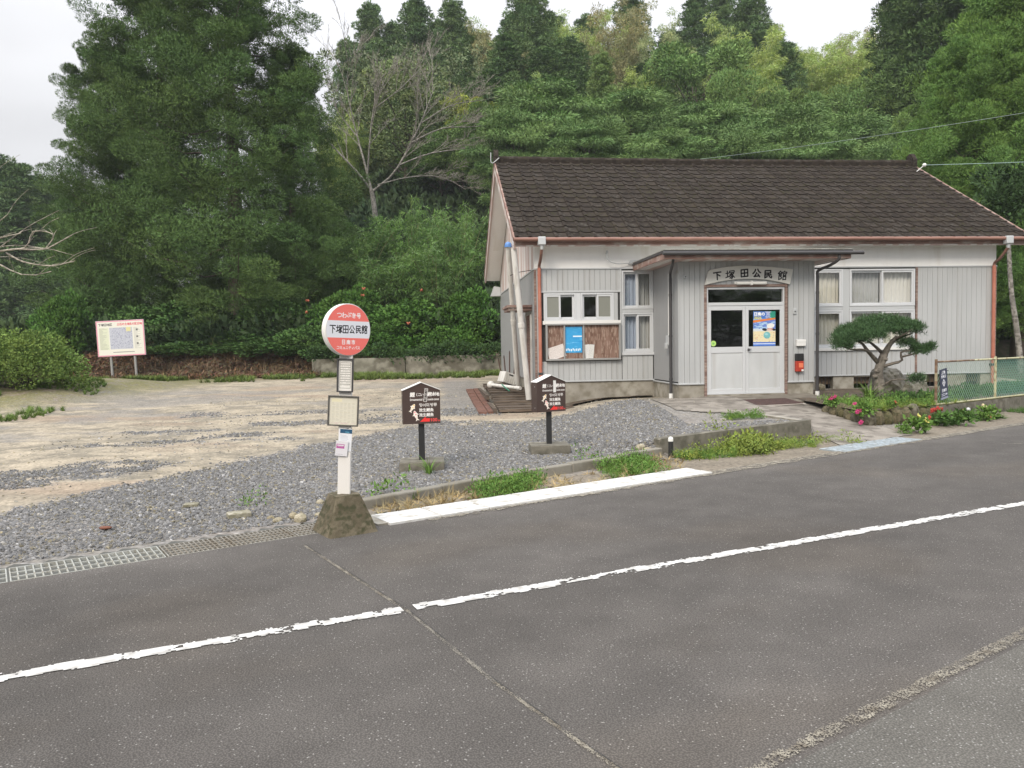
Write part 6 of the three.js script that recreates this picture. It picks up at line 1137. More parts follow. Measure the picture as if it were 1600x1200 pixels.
const wallFoot = (r, spread, low = 0) => { const a = aOf(2.12, -10.38) + 3.25 * r(), t = (a - aOf(2.12, -10.38)) / 3.25, d = mix(1.16, 0.92, t) - (0.03 + spread * Math.pow(r(), 1.4) * (0.85 + 0.15 * Math.sin(t * 9))); const q = rp(a, d); return r() < low + (1 - low) * ss(0.3, 0.6, fbm(a * 2.3, d * 2.3, 3, 19)) ? [q[0], 0.0, q[2], t] : null; };
scatter('wall_weeds', 'thick green weeds along the foot of the retaining wall', grassB, green, 230, 14, (r) => { const q = wallFoot(r, 0.45); if (!q) return null; return [q[0], 0, q[2], 0.2 + 0.28 * r(), 0.7]; });
scatter('wall_weed_leaves', 'yellow green leafy weeds spilling from the retaining wall onto the road edge', weedLeaf, greenYel, 330, 15, (r) => { const q = wallFoot(r, 0.55); if (!q) return null; if (q[3] < 0.3 && r() < 0.7) return null; return [q[0], 0.0, q[2], (0.35 + 0.9 * r() * r()) * (0.6 + 0.75 * ss(0.3, 0.75, fbm(q[0] * 1.8, q[2] * 1.8, 3, 29))) , 0.5]; });
scatter('bed_weeds', 'small weeds in the gravel bed behind the retaining wall', weedLeaf, green, 38, 16, (r) => { const x = 3.55 + 0.55 * r(), z = -12.85 + 0.3 * (r() - 0.5); return [x, H(x, z) + 0.02, z, 0.3 + 0.4 * r()]; });
scatter('lot_fringe_grass', 'short grass fringe along the far left rim of the parking lot', grassA, leafMat(0.12, 0.19, 0.045), 1100, 17, (r) => { const Z = 17 + 12 * r(), x = -0.667 * Z - 1 + 5.0 * r(), e = -11.6 + (22 - Z) * 0.30 + 1.0 * (fbm(x, Z, 3, 3) - 0.5); if (x > e - 0.6 || fbm(x * 0.7, Z * 0.7, 3, 8) < 0.52) return null; return [x, H(x, -Z), -Z, 0.4 + 0.6 * r()]; });
scatter('back_fringe_grass', 'patchy grass at the back rim of the parking lot', grassA, leafMat(0.12, 0.17, 0.045), 1500, 18, (r) => { const Z = 27.2 + 3.4 * r(), x = -14 + 13.5 * r(); if (fbm(x * 0.6, Z * 0.9, 3, 18) < 0.52) return null; return [x, H(x, -Z), -Z, 0.6 + 0.8 * r()]; });
const litter = (() => { const F = new Leaves(431); for (let k = 0; k < 26; k++) { const a = F.r() * 6.3, r = 0.3 * Math.sqrt(F.r()); F.leaf(Math.cos(a) * r, 0.02 + 0.05 * F.r(), Math.sin(a) * r, F.r() - 0.5, 0.35 * F.r(), F.r() - 0.5, 0.1 + 0.1 * F.r(), 0.04, [0.7 + 0.6 * F.r(), 0.75 + 0.4 * F.r(), 0.7 + 0.5 * F.r()], true); } return F.geo(); })();
scatter('leaf_litter', 'brown fallen leaves and twigs on the bank under the cedars', litter, leafMat(0.135, 0.09, 0.058), 1700, 19, (r) => { const Z = 29.6 + 4.2 * r(), x = -18 + 10.4 * r(); return [x, H(x, -Z) + 0.01, -Z, 0.8 + 0.6 * r(), 0.3]; });
scatter('dry_stalks', 'thin dry stalks standing in the leaf litter bank', bladeTuft(433, 12, 0.7, 0.014, 0.25, 0.9), leafMat(0.17, 0.125, 0.08), 260, 20, (r) => { const Z = 30.4 + 2.6 * r(), x = -16.5 + 8.7 * r(); return [x, H(x, -Z), -Z, 0.5 + 0.7 * r(), 0.7]; });
// tufts one can point at
[['grass_tuft', 'tall green grass tuft in front of the nearer brown sign footing', -1.02, -9.28, 0.95, grassB, green], ['grass_tuft', 'low green grass tuft beside the kerb right of the bus stop', -1.02, -7.72, 0.75, grassA, green], ['weed_tuft', 'small leafy weed on the gravel right behind the bus stop', -1.30, -7.95, 1.3, weedLeaf, green], ['weed_tuft', 'tiny weed sprout on the gravel left of the bus stop', -2.6, -7.6, 0.8, weedLeaf, green], ['weed_tuft', 'small weed at the top edge of the retaining wall', 3.05, -11.25, 1.2, weedLeaf, greenYel], ['weed_tuft', 'small weed in the gravel before the brown sign nearer the hall', 1.0, -10.05, 1.1, weedLeaf, green],
].forEach(([n, l, x, z, s, g, m], i) => { const o = part(n, g, m, null, true); o.position.set(x, H(x, z) + 0.01, z); o.scale.setScalar(s); o.rotation.y = i; tag(o, l, 'plant', 'tufts on the gravel'); });

// ---------- garden bed at the right ----------
const bedIn = (x, z) => { const d = edgeD(x, z), l = (x - 0.58) * 0.1045 + (z + 18.3) * 0.9945, s = (x - 0.58) * 0.9945 - (z + 18.3) * 0.1045; return d > (x < 7.75 ? mix(1.2, 1.0, (x - 6) / 1.75) : 0.98) && x > 5.98 && l > 0.0 && (s > P1 || l > PZ) && x < 15; };
struct('garden_soil', gridSheet(axis(5.9, 14.5, 6, 14, 0.11, 1.1, 0.2), axis(-20, -12.6, -19, -13, 0.11, 1.1, 0.2), (x, z) => 0.325 + 0.06 * (fbm(x * 1.6, z * 1.6, 4, 3) - 0.5) + 0.05 * ss(1.0, 0.2, Math.hypot(x - 7.3, z + 15.3)), bedIn), M.soil);
{
  const t = thing('garden_wall', 'low mossy stone and concrete wall round the garden bed', 'wall', [6.05, 0, -13.12]), rnd = mulberry(51), P = [[-0.08, -1.62], [-0.03, -0.8], [0.02, 0.0], [0.85, -0.42], [1.7, -0.84]];
  const moss = [tint(M.concreteMossy, 1.0, 1.0, 0.9), tint(M.rock, 0.75, 0.72, 0.62), tint(M.concreteMossy, 0.8, 0.85, 0.6)];
  for (let i = 0; i + 1 < P.length; i++) {
    const [x0, z0] = P[i], [x1, z1] = P[i + 1], len = Math.hypot(x1 - x0, z1 - z0), n = Math.round(len / 0.26), an = Math.atan2(-(z1 - z0), x1 - x0);
    for (let k = 0; k < n; k++) { const f = (k + 0.5) / n, hh = (i < 1 ? 0.2 : 0.27) + 0.09 * rnd(), g = rock(500 + i * 20 + k, len / n * 0.58, hh * 0.62, 0.13, 2, 0.22); const m = part('stone', g, moss[Math.floor(rnd() * 3)], t); m.position.set(mix(x0, x1, f) - 0.07 * Math.sin(an), hh * 0.52 + (i < 1 ? 0.08 : 0), mix(z0, z1, f) - 0.07 * Math.cos(an)); m.rotation.set(0.12 * (rnd() - 0.5), an, 0.14 * (rnd() - 0.5)); }
    const c = rbx(len, 0.42, 0.1, 0.02, 0, 0.08, -0.13); part('core', c.rotateY(an).translate((x0 + x1) / 2, 0, (z0 + z1) / 2), M.concreteMossy, t);
  }
  const a0 = aOf(7.75, -13.96), wl2 = 6.6, w = toRoad('garden_wall', 'low dark stained concrete wall under the chain-link fence', 'wall', a0 + wl2 / 2, 0.95, 0);
  part('concrete', [rspan(-wl2 / 2, wl2 / 2, -0.2, 0.315, -0.12, 0.0, 0.012)], M.concreteDark, w); part('moss_cap', [rspan(-wl2 / 2, wl2 / 2, 0.316, 0.335, -0.115, -0.005, 0.006)], tint(M.concreteMossy, 0.9, 1, 0.6), w);
}
{ // chain-link fence
  const a0 = aOf(7.86, -13.95), t = toRoad('chain_link_fence', 'rusty pale green chain-link fence on the garden wall', 'fence', a0, 1.01, 0.32), span2 = 2.32, n = 3, hgt = 0.80;
  const rust = mottled([0.20, 0.13, 0.085], [0.30, 0.26, 0.17], [0.13, 0.075, 0.045], 0.5, { fx: 4, fy: 6, stain: 0.55, seed: 171, grain: 0.3, bump: 0 }), yel = mottled([0.42, 0.42, 0.26], [0.52, 0.52, 0.34], [0.26, 0.17, 0.09], 0.6, { fx: 8, fy: 4, stain: 0.62, seed: 173, grain: 0.15, bump: 0 }), wire = flat(0.26, 0.42, 0.34, 0.5), wire2 = flat(0.10, 0.26, 0.22, 0.6);
  for (let i = 0; i <= n; i++) part('fence_post', [bar([i * span2, -0.12, 0], [i * span2, hgt + 0.05, 0], 0.026, 0.026, 8)], i ? yel : rust, t);
  for (let i = 0; i < n; i++) {
    const x0 = i * span2 + 0.03, x1 = (i + 1) * span2 - 0.03, mid = x0 + (x1 - x0) * (i ? 0.02 : 0.62);
    part('top_rail', [bar([x0, hgt, 0], [mid, hgt, 0], 0.019, 0.019, 6)], rust, t); part('top_rail', [bar([mid, hgt, 0], [x1, hgt, 0], 0.02, 0.02, 6)], yel, t); part('bottom_rail', [bar([x0, 0.02, 0], [x1, 0.02, 0], 0.017, 0.017, 6)], yel, t);
    const g = [], p = 0.078; for (let k = -12; k < 32; k++) for (const s of [1, -1]) { const f = (x) => [s > 0 ? (x - k * p - x0) * 1.25 + 0.04 : hgt - 0.02 - (x - k * p - x0) * 1.25]; let xa = k * p + x0, xb = xa + (hgt - 0.06) / 1.25; let ya = s > 0 ? 0.04 : hgt - 0.02, yb = s > 0 ? hgt - 0.02 : 0.04; if (xb < x0 || xa > x1) continue; if (xa < x0) { ya += (yb - ya) * (x0 - xa) / (xb - xa); xa = x0; } if (xb > x1) { yb = ya + (yb - ya) * (x1 - xa) / (xb - xa); xb = x1; } if (xb - xa < 0.01) continue; g.push(bar([xa, ya, s * 0.003], [xb, yb, s * 0.003], 0.0026, 0.0026, 3)); }
    tag(part('wire_mesh', g, i ? wire2 : wire, t), null, null, null, 'stuff');
    if (i) { const g2 = g.map((q) => q.clone().translate(0.03, 0.0, -0.02)); tag(part('wire_mesh', g2, wire, t), null, null, null, 'stuff'); }
  }
  const s = toRoad('fence_sign', 'dark navy sign with white lettering hung aslant on the fence', 'sign', a0 + 0.27, 0.985, 0.43);
  const map = canvasTex(256, 512, (c) => { c.fillStyle = '#343a50'; c.fillRect(0, 0, 256, 512); write(c, '土地', 62, 24, 62, { weight: 16, color: '#e6e8ee', step: 1.05 }); write(c, '市民公', 46, 100, 54, { weight: 15, color: '#e6e8ee', step: 1.02 }); c.strokeStyle = '#e8eaf0'; c.lineWidth = 16; c.beginPath(); c.moveTo(128, 180); c.lineTo(172, 236); c.lineTo(128, 292); c.lineTo(84, 236); c.closePath(); c.stroke(); c.fillStyle = '#e8eaf0'; c.beginPath(); c.arc(128, 236, 15, 0, 7); c.fill(); write(c, '日南市', 48, 334, 54, { weight: 15, color: '#e6e8ee', step: 1.02 }); c.fillStyle = '#c6cad6'; c.fillRect(30, 416, 110, 12); c.fillRect(30, 444, 120, 12); c.fillRect(160, 420, 66, 30); c.fillStyle = '#8f95a8'; c.fillRect(0, 476, 256, 36); });
  const pl = part('panel', bx(0.27, 0.56, 0.006, 0, 0.28, 0), [M.darkMetal, M.darkMetal, M.darkMetal, M.darkMetal, std({ map, roughness: 0.5 }), M.darkMetal], s, true); pl.rotation.z = 0.13;
  const tie = part('cable_tie', [bar([-0.12, 0.5, -0.02], [-0.12, 0.5, 0.012], 0.006), bar([0.1, 0.52, -0.02], [0.1, 0.52, 0.012], 0.006)], M.black, s);
}
{ // trained pine
  const t = thing('trained_pine', 'small trained garden pine with flat cloud-pruned crown before the hall', 'tree', [7.27, 0.33, -15.2]), F = new Leaves(441), k = 0.01267;
  const P = (px, py, dz = 0) => [(px - 1372) * k, (625 - py) * k, dz];
  part('trunk', [limb([P(1370, 632), P(1372, 612), P(1373, 596), P(1371, 580), P(1375, 566), P(1380, 552)], 0.115, 0.075, 10), limb([P(1380, 553), P(1386, 538, 0.05), P(1396, 524, 0.1)], 0.07, 0.03, 8), ...[0, 1, 2, 3, 4].map((i) => rock(700 + i, 0.055, 0.04, 0.05, 1, 0.3).translate(...P([1368, 1364, 1374, 1379, 1370][i], [578, 586, 600, 560, 612][i], 0.06)))], tint(barkGrey, 0.8, 0.75, 0.7), t);
  const br = (pts, r0 = 0.04) => part('branch', [limb(pts, r0, 0.012, 6)], tint(barkGrey, 0.55, 0.5, 0.46), t);
  br([P(1371, 565), P(1352, 548, 0.1), P(1338, 532, 0.12), P(1318, 528, 0.1)], 0.05); br([P(1356, 550, 0.1), P(1338, 544, 0.25), P(1316, 543, 0.3), P(1304, 538, 0.3)], 0.025); br([P(1380, 553), P(1368, 535, -0.2), P(1350, 520, -0.35)], 0.04); br([P(1386, 540), P(1408, 528, -0.15), P(1428, 520, -0.1)], 0.035); br([P(1390, 532), P(1400, 522, 0.25), P(1410, 514, 0.35)], 0.03);
  br([P(1375, 572), P(1392, 566, 0.08), P(1403, 562, 0.12), P(1400, 550, 0.14), P(1415, 547, 0.12), P(1432, 548, 0.1)], 0.034); br([P(1404, 556, 0.12), P(1418, 552, 0.18), P(1440, 544, 0.16)], 0.02); br([P(1370, 605), P(1390, 592, 0.12), P(1412, 592, 0.16)], 0.02);
  const pad = (px, py, dz, rx, ry, n) => { for (let i = 0; i < n; i++) { const a = F.r() * 6.283, q = Math.sqrt(F.r()), p = P(px, py, dz), lum = 1 + 0.25 * (vnoise(a * 2, q * 3, 4) - 0.5), x = p[0] + Math.cos(a) * q * rx * lum, z = p[2] + Math.sin(a) * q * rx * 0.9, y = p[1] + 0.78 * ry * (Math.sqrt(Math.max(0, 1 - q * q)) - 0.35) + 0.13 * (F.r() - 0.5) * (0.4 + F.r()); F.clump(x, y, z, 0.055, 0.05, 0.055, 14, 0.065, 0.011, { up: 0.7, out: 0.9, rnd: 0.5, tone: 0.65 + 0.7 * F.r(), shell: 0.1 }); } };
  pad(1360, 516, -0.1, 0.62, 0.24, 560); pad(1402, 512, 0.0, 0.46, 0.22, 360); pad(1322, 528, 0.12, 0.36, 0.2, 280); pad(1380, 503, -0.15, 0.5, 0.17, 280); pad(1342, 524, 0.3, 0.36, 0.15, 180); pad(1308, 538, 0.25, 0.18, 0.13, 110); pad(1425, 514, -0.1, 0.2, 0.12, 100);
  pad(1412, 536, 0.1, 0.17, 0.10, 90); pad(1430, 546, 0.1, 0.2, 0.08, 110); pad(1443, 543, 0.14, 0.12, 0.07, 60); pad(1424, 590, 0.15, 0.16, 0.06, 60);
  part('needles', F.geo(), leafMat(0.058, 0.112, 0.045), t, true);
}
{ // garden rock and plants
  const r1 = thing('garden_rock', 'large grey mossy garden rock behind the trained pine', 'rock', [7.95, 0.3, -15.9]);
  part('boulder', rock(711, 0.40, 0.42, 0.34, 4, 0.42).translate(-0.12, 0.24, 0), M.rock, r1); part('boulder', rock(712, 0.34, 0.26, 0.28, 4, 0.45).translate(0.24, 0.14, 0.12), tint(M.rock, 0.9, 0.9, 0.82), r1);
  const small = (l, x, y, z, s, tn) => { const o = part('garden_stone', rock(Math.round(x * 90), s, s * 0.8, s * 0.7, 2, 0.3), tint(M.rock, ...tn), null); o.position.set(x, y, z); tag(o, l, 'stone'); };
  small('brownish stone right of the big garden rock', 8.35, 0.42, -15.8, 0.13, [1.1, 0.85, 0.7]); small('white stone on the soil in front of the garden rock', 8.15, 0.37, -15.2, 0.06, [2.6, 2.4, 2.2]);
  small('pale stone lying in the vent opening beside the porch', 7.55, 0.40, -18.78, 0.12, [1.6, 1.5, 1.3]); small('flat stone at the left end of the garden bed', 6.9, 0.36, -15.6, 0.1, [1.2, 1.1, 1.0]);
  const fan = part('blade_plant', bladeTuft(451, 60, 0.5, 0.022, 0.2, 0.9), leafMat(0.13, 0.22, 0.05), null, true); fan.position.set(7.02, 0.34, -15.05); tag(fan, 'clump of long arching green blades left of the pine trunk', 'plant');
  scatter('garden_grass', 'thin yellow green grass and weeds on the garden bed', grassA, greenYel, 420, 22, (r) => { const x = 6.3 + 2.6 * r(), z = -15.3 + 2.0 * r(); if (!bedIn(x, z) || fbm(x * 1.4, z * 1.4, 3, 5) < 0.40) return null; return [x, 0.31, z, 0.3 + 0.4 * r(), 0.6]; });
  scatter('garden_weeds', 'small leafy weeds spreading between the garden grass', weedLeaf, green, 110, 23, (r) => { const x = 6.1 + 2.4 * r(), z = -15.2 + 2.0 * r(); if (!bedIn(x, z)) return null; return [x, 0.32, z, 0.4 + 0.6 * r()]; });
  scatter('fence_greenery', 'leafy green plants growing behind the chain-link fence', leafTuft, leafMat(0.07, 0.14, 0.045), 60, 24, (r) => { const a = 0.2 + 6 * r(), q = rp(aOf(7.86, -13.95) + a, 1.35 + 0.9 * r()); return [q[0], 0.2, q[2], 0.22 + 0.2 * r()]; });
  scatter('roadside_weeds', 'low weeds on the sandy foot of the garden wall', grassA, deepGreen, 260, 25, (r) => { const a = 0.3 + 6.5 * r(), q = rp(aOf(6.5, -13.0) + a, 0.87 - 0.35 * Math.pow(r(), 2)); if (fbm(a * 1.3, 3, 3, 9) < 0.48) return null; return [q[0], 0, q[2], 0.45 + 0.4 * r(), 0.5]; });
  // flowering plants
  const F1 = new Leaves(461); for (let k = 0; k < 16; k++) { const a = k * 2.4, r = 0.13 * Math.sqrt(k / 16); F1.clump(Math.cos(a) * r, 0.08 + 0.16 * F1.r(), Math.sin(a) * r, 0.06, 0.05, 0.06, 16, 0.07, 0.038, { diamond: true, up: 0.5, shell: 0.15 }); } const leafy = F1.geo();
  const petal = (() => { const l = []; for (let i = 0; i < 9; i++) l.push(new THREE.SphereGeometry(0.028, 6, 4).scale(1, 0.35, 0.6).rotateZ(0.5).translate(0.026, 0, 0).rotateY(i * 0.7 + 0.2 * (i % 2)).translate(0, 0.006 * (i % 3), 0)); l.push(new THREE.SphereGeometry(0.018, 6, 5).translate(0, 0.012, 0)); return join(l); })();
  const pinkM = flat(0.36, 0.03, 0.12, 0.8), redM = flat(0.40, 0.045, 0.035, 0.8), yelM = flat(0.60, 0.55, 0.16, 0.8), orgM = flat(0.50, 0.26, 0.12, 0.8), creamM = flat(0.75, 0.65, 0.40, 0.7);
  const plant = (name, label, x, y, z, s, m, heads, lm = green) => { const t = thing(name, label, 'plant', [x, y, z], x * 3); part('leaves', leafy, lm, t, true).scale.set(s * 0.82, s * 0.7, s * 0.82); for (const [dx, dy, dz, q = 1] of heads) { const h = part('flower', petal, m, t); h.position.set(dx * 0.85, dy * 0.78, dz * 0.9); h.scale.setScalar(q * 0.62); h.rotation.set(0.9, dx * 9, 0.2); part('stem', bar([dx * 0.3, 0, dz * 0.3], [dx, dy, dz], 0.004, 0.003, 4), lm === green ? flat(0.1, 0.2, 0.05) : flat(0.1, 0.2, 0.05), t); } };
  plant('flowering_plant', 'yellow flowering plant at the corner of the garden wall by the road', 6.66, 0, -12.55, 1.5, yelM, [[0.05, 0.3, 0.1, 1.8], [0.13, 0.22, 0.1, 1.9], [-0.1, 0.26, 0.12, 1.5], [0.02, 0.36, 0.0, 1.5]]);
  plant('leafy_plant', 'small plain green plant left of the yellow flowering one', 6.36, 0, -12.42, 0.9, yelM, []);
  plant('flowering_plant', 'red flowering plant at the wall below the fence sign', 7.5, 0, -13.35, 1.5, redM, [[0.0, 0.38, 0.1, 2.2], [0.14, 0.37, 0.1, 2.0], [-0.12, 0.37, 0.1, 1.9], [0.24, 0.2, 0.12, 1.8], [0.32, 0.16, 0.1, 1.6]], deepGreen);
  plant('leafy_plant', 'spreading green plant right of the red flowering one', 7.95, 0, -13.5, 1.5, redM, [], deepGreen);
  plant('flowering_plant', 'pale orange and white flowering plant under the second fence post', 8.95, 0, -14.42, 1.4, creamM, [[0.22, 0.3, 0.08, 1.9], [0.16, 0.27, 0.05, 1.5]]);
  plant('flowering_plant', 'small orange flowers low by the road under the fence', 8.75, 0, -14.15, 0.9, orgM, [[0.0, 0.12, 0.06, 1.7], [0.07, 0.08, 0.05, 1.3]]);
  plant('flowering_plant', 'thin yellow flowering sprig beside the black marker under the fence', 8.35, 0, -14.2, 0.8, orgM, [[0.0, 0.25, 0.03, 1.3], [0.03, 0.17, 0.03, 1.2]]);
  plant('flowering_plant', 'magenta flowering plant hanging over the ramp side of the garden wall', 6.02, 0.22, -13.15, 1.3, pinkM, [[-0.02, 0.13, 0.15, 2.0], [0.05, -0.1, 0.2, 1.6], [-0.16, 0.28, 0.0, 1.4]]);
  plant('flowering_plant', 'pink flowering plant at the back end of the ramp side garden wall', 5.98, 0.3, -14.3, 1.0, pinkM, [[0.0, 0.2, 0.05, 1.8], [0.06, 0.25, 0.0, 1.4]]);
  plant('flowering_plant', 'single red flower at the top of the garden wall corner', 6.7, 0.33, -13.55, 0.7, redM, [[0.0, 0.12, 0.08, 1.5]]);
  const mk = thing('marker_post', 'small dark marker peg with pale top under the chain-link fence', 'post', [8.5, 0, -14.28]); part('shaft', [cyl(0.04, 0.038, 0.2, 10, 0, 0.1, 0)], M.black, mk); part('cap', [new THREE.SphereGeometry(0.04, 10, 8).translate(0, 0.215, 0)], M.aluDull, mk);
}

// ---------- back of the lot ----------
{
  const t = thing('information_board', 'white district information board with pink border on two grey posts', 'sign', [-15.15, 0.45, -30.0], 0.04); t.rotation.z = 0.035;
  for (const x of [-0.46, 0.46]) part('post', [cyl(0.05, 0.05, 2.2, 10, x, 1.1 - 0.3, -0.06)], M.steelPost, t);
  part('panel', [rspan(-0.92, 0.92, 0.95, 2.34, -0.012, 0.02, 0.006)], M.aluDull, t);
  const map = canvasTex(1024, 768, (c) => {
    c.fillStyle = '#d98aa2'; c.fillRect(0, 0, 1024, 768); c.fillStyle = '#dddcd2'; c.fillRect(20, 20, 984, 728);
    write(c, '下塚田地区', 50, 52, 58, { weight: 13, color: '#3a3a3e', step: 1.04 }); write(c, '土石の土地生の区日地', 450, 52, 54, { weight: 15, color: '#cf3b50', step: 1.0 });
    c.fillStyle = '#b9bcc9'; c.fillRect(280, 150, 490, 470); for (let i = 0; i < 900; i++) { c.fillStyle = `rgba(${['120,126,160', '205,207,214', '150,160,170', '96,100,130'][i % 4]},0.4)`; c.fillRect(280 + 470 * hash(i, 1, 7), 150 + 455 * hash(i, 2, 7), 4 + 22 * hash(i, 3, 7), 3 + 12 * hash(i, 4, 7)); }
    c.fillStyle = '#d6cf9c'; c.fillRect(640, 150, 100, 90); c.fillStyle = '#d2d6c0'; c.fillRect(60, 150, 200, 480);
    for (let i = 0; i < 26; i++) { c.fillStyle = 'rgba(110,110,110,0.5)'; c.fillRect(60, 160 + i * 18, 60 + 130 * hash(i, 5, 7), 6); c.fillRect(800, 160 + i * 18, 40 + 110 * hash(i, 6, 7), 6); }
    c.fillStyle = '#666'; for (let k = 0; k < 3; k++) c.fillRect(850, 190 + k * 150, 40, 40); c.fillStyle = '#777'; c.fillRect(330, 680, 460, 14);
  });
  const f = new THREE.PlaneGeometry(1.82, 1.37).translate(0, 1.645, 0.0225); part('printed_face', f, std({ map, roughness: 0.6 }), t, true);
  const w = thing('back_wall', 'low stained concrete wall at the back of the parking lot', 'wall', [-4.25, 0.3, -30.9]);
  const w1 = mottled([0.14, 0.13, 0.105], [0.22, 0.21, 0.18], [0.36, 0.35, 0.31], 2.2, { n: 512, fx: 4, fy: 4, stain: 0.60, hard: 0.2, seed: 181, grain: 0.3, bump: 0.006 });
  part('wall_section', [rspan(-3.75, -0.02, -0.2, 0.84, -0.15, 0.15, 0.02)], tint(w1, 0.8, 0.79, 0.72), w); part('wall_section', [rspan(0.0, 4.4, -0.2, 0.90, -0.17, 0.13, 0.02)], tint(w1, 0.85, 0.84, 0.78), w);
  scatter('wall_ivy', 'dark creeping leaves hanging over the low back wall', leafTuft, leafMat(0.055, 0.105, 0.036), 70, 26, (r) => [-8 + 8 * r(), 0.9 + 0.4 * r(), -30.8 - 0.3 * r(), 0.3 + 0.45 * r()]);
}
{ // azalea at the left
  const F = makeBush(481, 2.05, 1.7, { clumps: 90, n: 260, len: 0.085, wid: 0.045 }), F2 = makeBush(482, 1.7, 1.5, { clumps: 64, n: 220, len: 0.085, wid: 0.045 });
  const t = thing('azalea_bush', 'large rounded green azalea bush at the left edge of the parking lot', 'shrub', [-14.15, H(-14.15, -22) + 0.02, -22]); part('stems', F.trunk, bark, t, true); part('foliage', F.crown, leafMat(0.135, 0.209, 0.051), t, true); t.scale.set(1.0, 0.82, 0.9);
  const u = thing('azalea_bush', 'second azalea bush at the very left edge behind the large rounded one', 'shrub', [-15.9, H(-15.9, -23.2) + 0.05, -23.2]); part('stems', F2.trunk, bark, u, true); part('foliage', F2.crown, leafMat(0.142, 0.203, 0.057), u, true); u.scale.set(1.1, 0.9, 1);
}
// bare trees: limbs drawn out, then twigs grown on them
function twigs(out, pts, r0, depth, rnd, spread = 0.8, n = 5) {
  const c = new THREE.CatmullRomCurve3(pts.map((p) => V(...p)));
  for (let k = 0; k < n; k++) {
    const f = 0.3 + 0.7 * (k + rnd()) / n, q = c.getPointAt(Math.min(f, 1)), d = c.getTangentAt(Math.min(f, 1)), L0 = c.getLength() * (0.22 + 0.25 * rnd()), e = V(d.x + spread * (rnd() - 0.5) * 2, d.y + spread * (rnd() - 0.25) * 1.3, d.z + spread * (rnd() - 0.5) * 2).normalize().multiplyScalar(L0), m = q.clone().addScaledVector(e, 0.5).add(V((rnd() - 0.5) * 0.1 * L0, 0.07 * L0, (rnd() - 0.5) * 0.1 * L0)), p2 = [q.toArray(), m.toArray(), q.clone().add(e).toArray()];
    out.push(limb(p2, Math.max(0.008, r0 * 0.5 * (1.1 - 0.5 * f)), Math.max(0.005, r0 * 0.14), 4));
    if (depth > 1) twigs(out, p2, r0 * 0.5, depth - 1, rnd, spread, Math.max(3, n - 2));
  }
}
{
  const bx0 = -8.75, bz = -50, by = H(bx0, bz), k = 50 / 1200, rnd = mulberry(61), P = (px, py, dz = 0) => [(px - 590) * k, (545 - py) * k + 1.55 - by, dz];
  const t = thing('bare_tree', 'pale grey nearly leafless tree spreading its branches on the slope', 'tree', [bx0, by, bz]), B = [];
  part('trunk', [limb([[0.2, -0.5, 0], P(592, 330), P(588, 300)], 0.2, 0.15, 8)], barkGrey, t);
  const arms = [[[P(588, 302), P(572, 280, 0.4), P(540, 245, 0.8), P(505, 205, 0.8), P(480, 190, 0.5)], 0.13], [[P(588, 302), P(578, 262, -0.3), P(562, 200, -0.6), P(552, 140, -0.5), P(560, 100, 0)], 0.12], [[P(582, 285), P(590, 230, 0.6), P(600, 180, 1), P(622, 130, 0.8)], 0.09], [[P(588, 305), P(625, 280, 0.6), P(652, 240, 1), P(672, 200, 0.9), P(690, 150, 0.5)], 0.13], [[P(636, 268, 0.8), P(680, 255, 1.2), P(725, 248, 1), P(775, 242, 0.6)], 0.075], [[P(655, 236, 1), P(700, 215, 0.8), P(745, 210, 0.3), P(785, 205, 0)], 0.07], [[P(600, 296, 0.5), P(650, 288, 1), P(700, 290, 1.2), P(735, 308, 1)], 0.06], [[P(668, 208, 0.9), P(715, 180, 0.7), P(762, 170, 0.3)], 0.06], [[P(565, 215, -0.6), P(535, 175, -0.9), P(520, 130, -0.7)], 0.07], [[P(600, 185, 1), P(640, 160, 1.4), P(680, 120, 1.2)], 0.05]];
  for (const [a, r] of arms) { part('limb', [limb(a, r * 0.7, 0.018, 6)], barkGrey, t); twigs(B, a, r * 0.55, 3, rnd, 0.8, 10); }
  part('twigs', B, tint(barkGrey, 1.15, 1.12, 1.08), t);
  const F = new Leaves(491); for (let i = 0; i < 70; i++) { const p = P(520 + 250 * F.r(), 95 + 110 * F.r() * F.r(), 2.5 * (F.r() - 0.5)); F.clump(...p, 0.45, 0.25, 0.45, 34, 0.2, 0.1, { diamond: true, shell: 0, up: 0.2, tone: 0.8 + 0.5 * F.r() }); }
  part('sparse_leaves', F.geo(), leafMat(0.162, 0.203, 0.108), t, true);
}
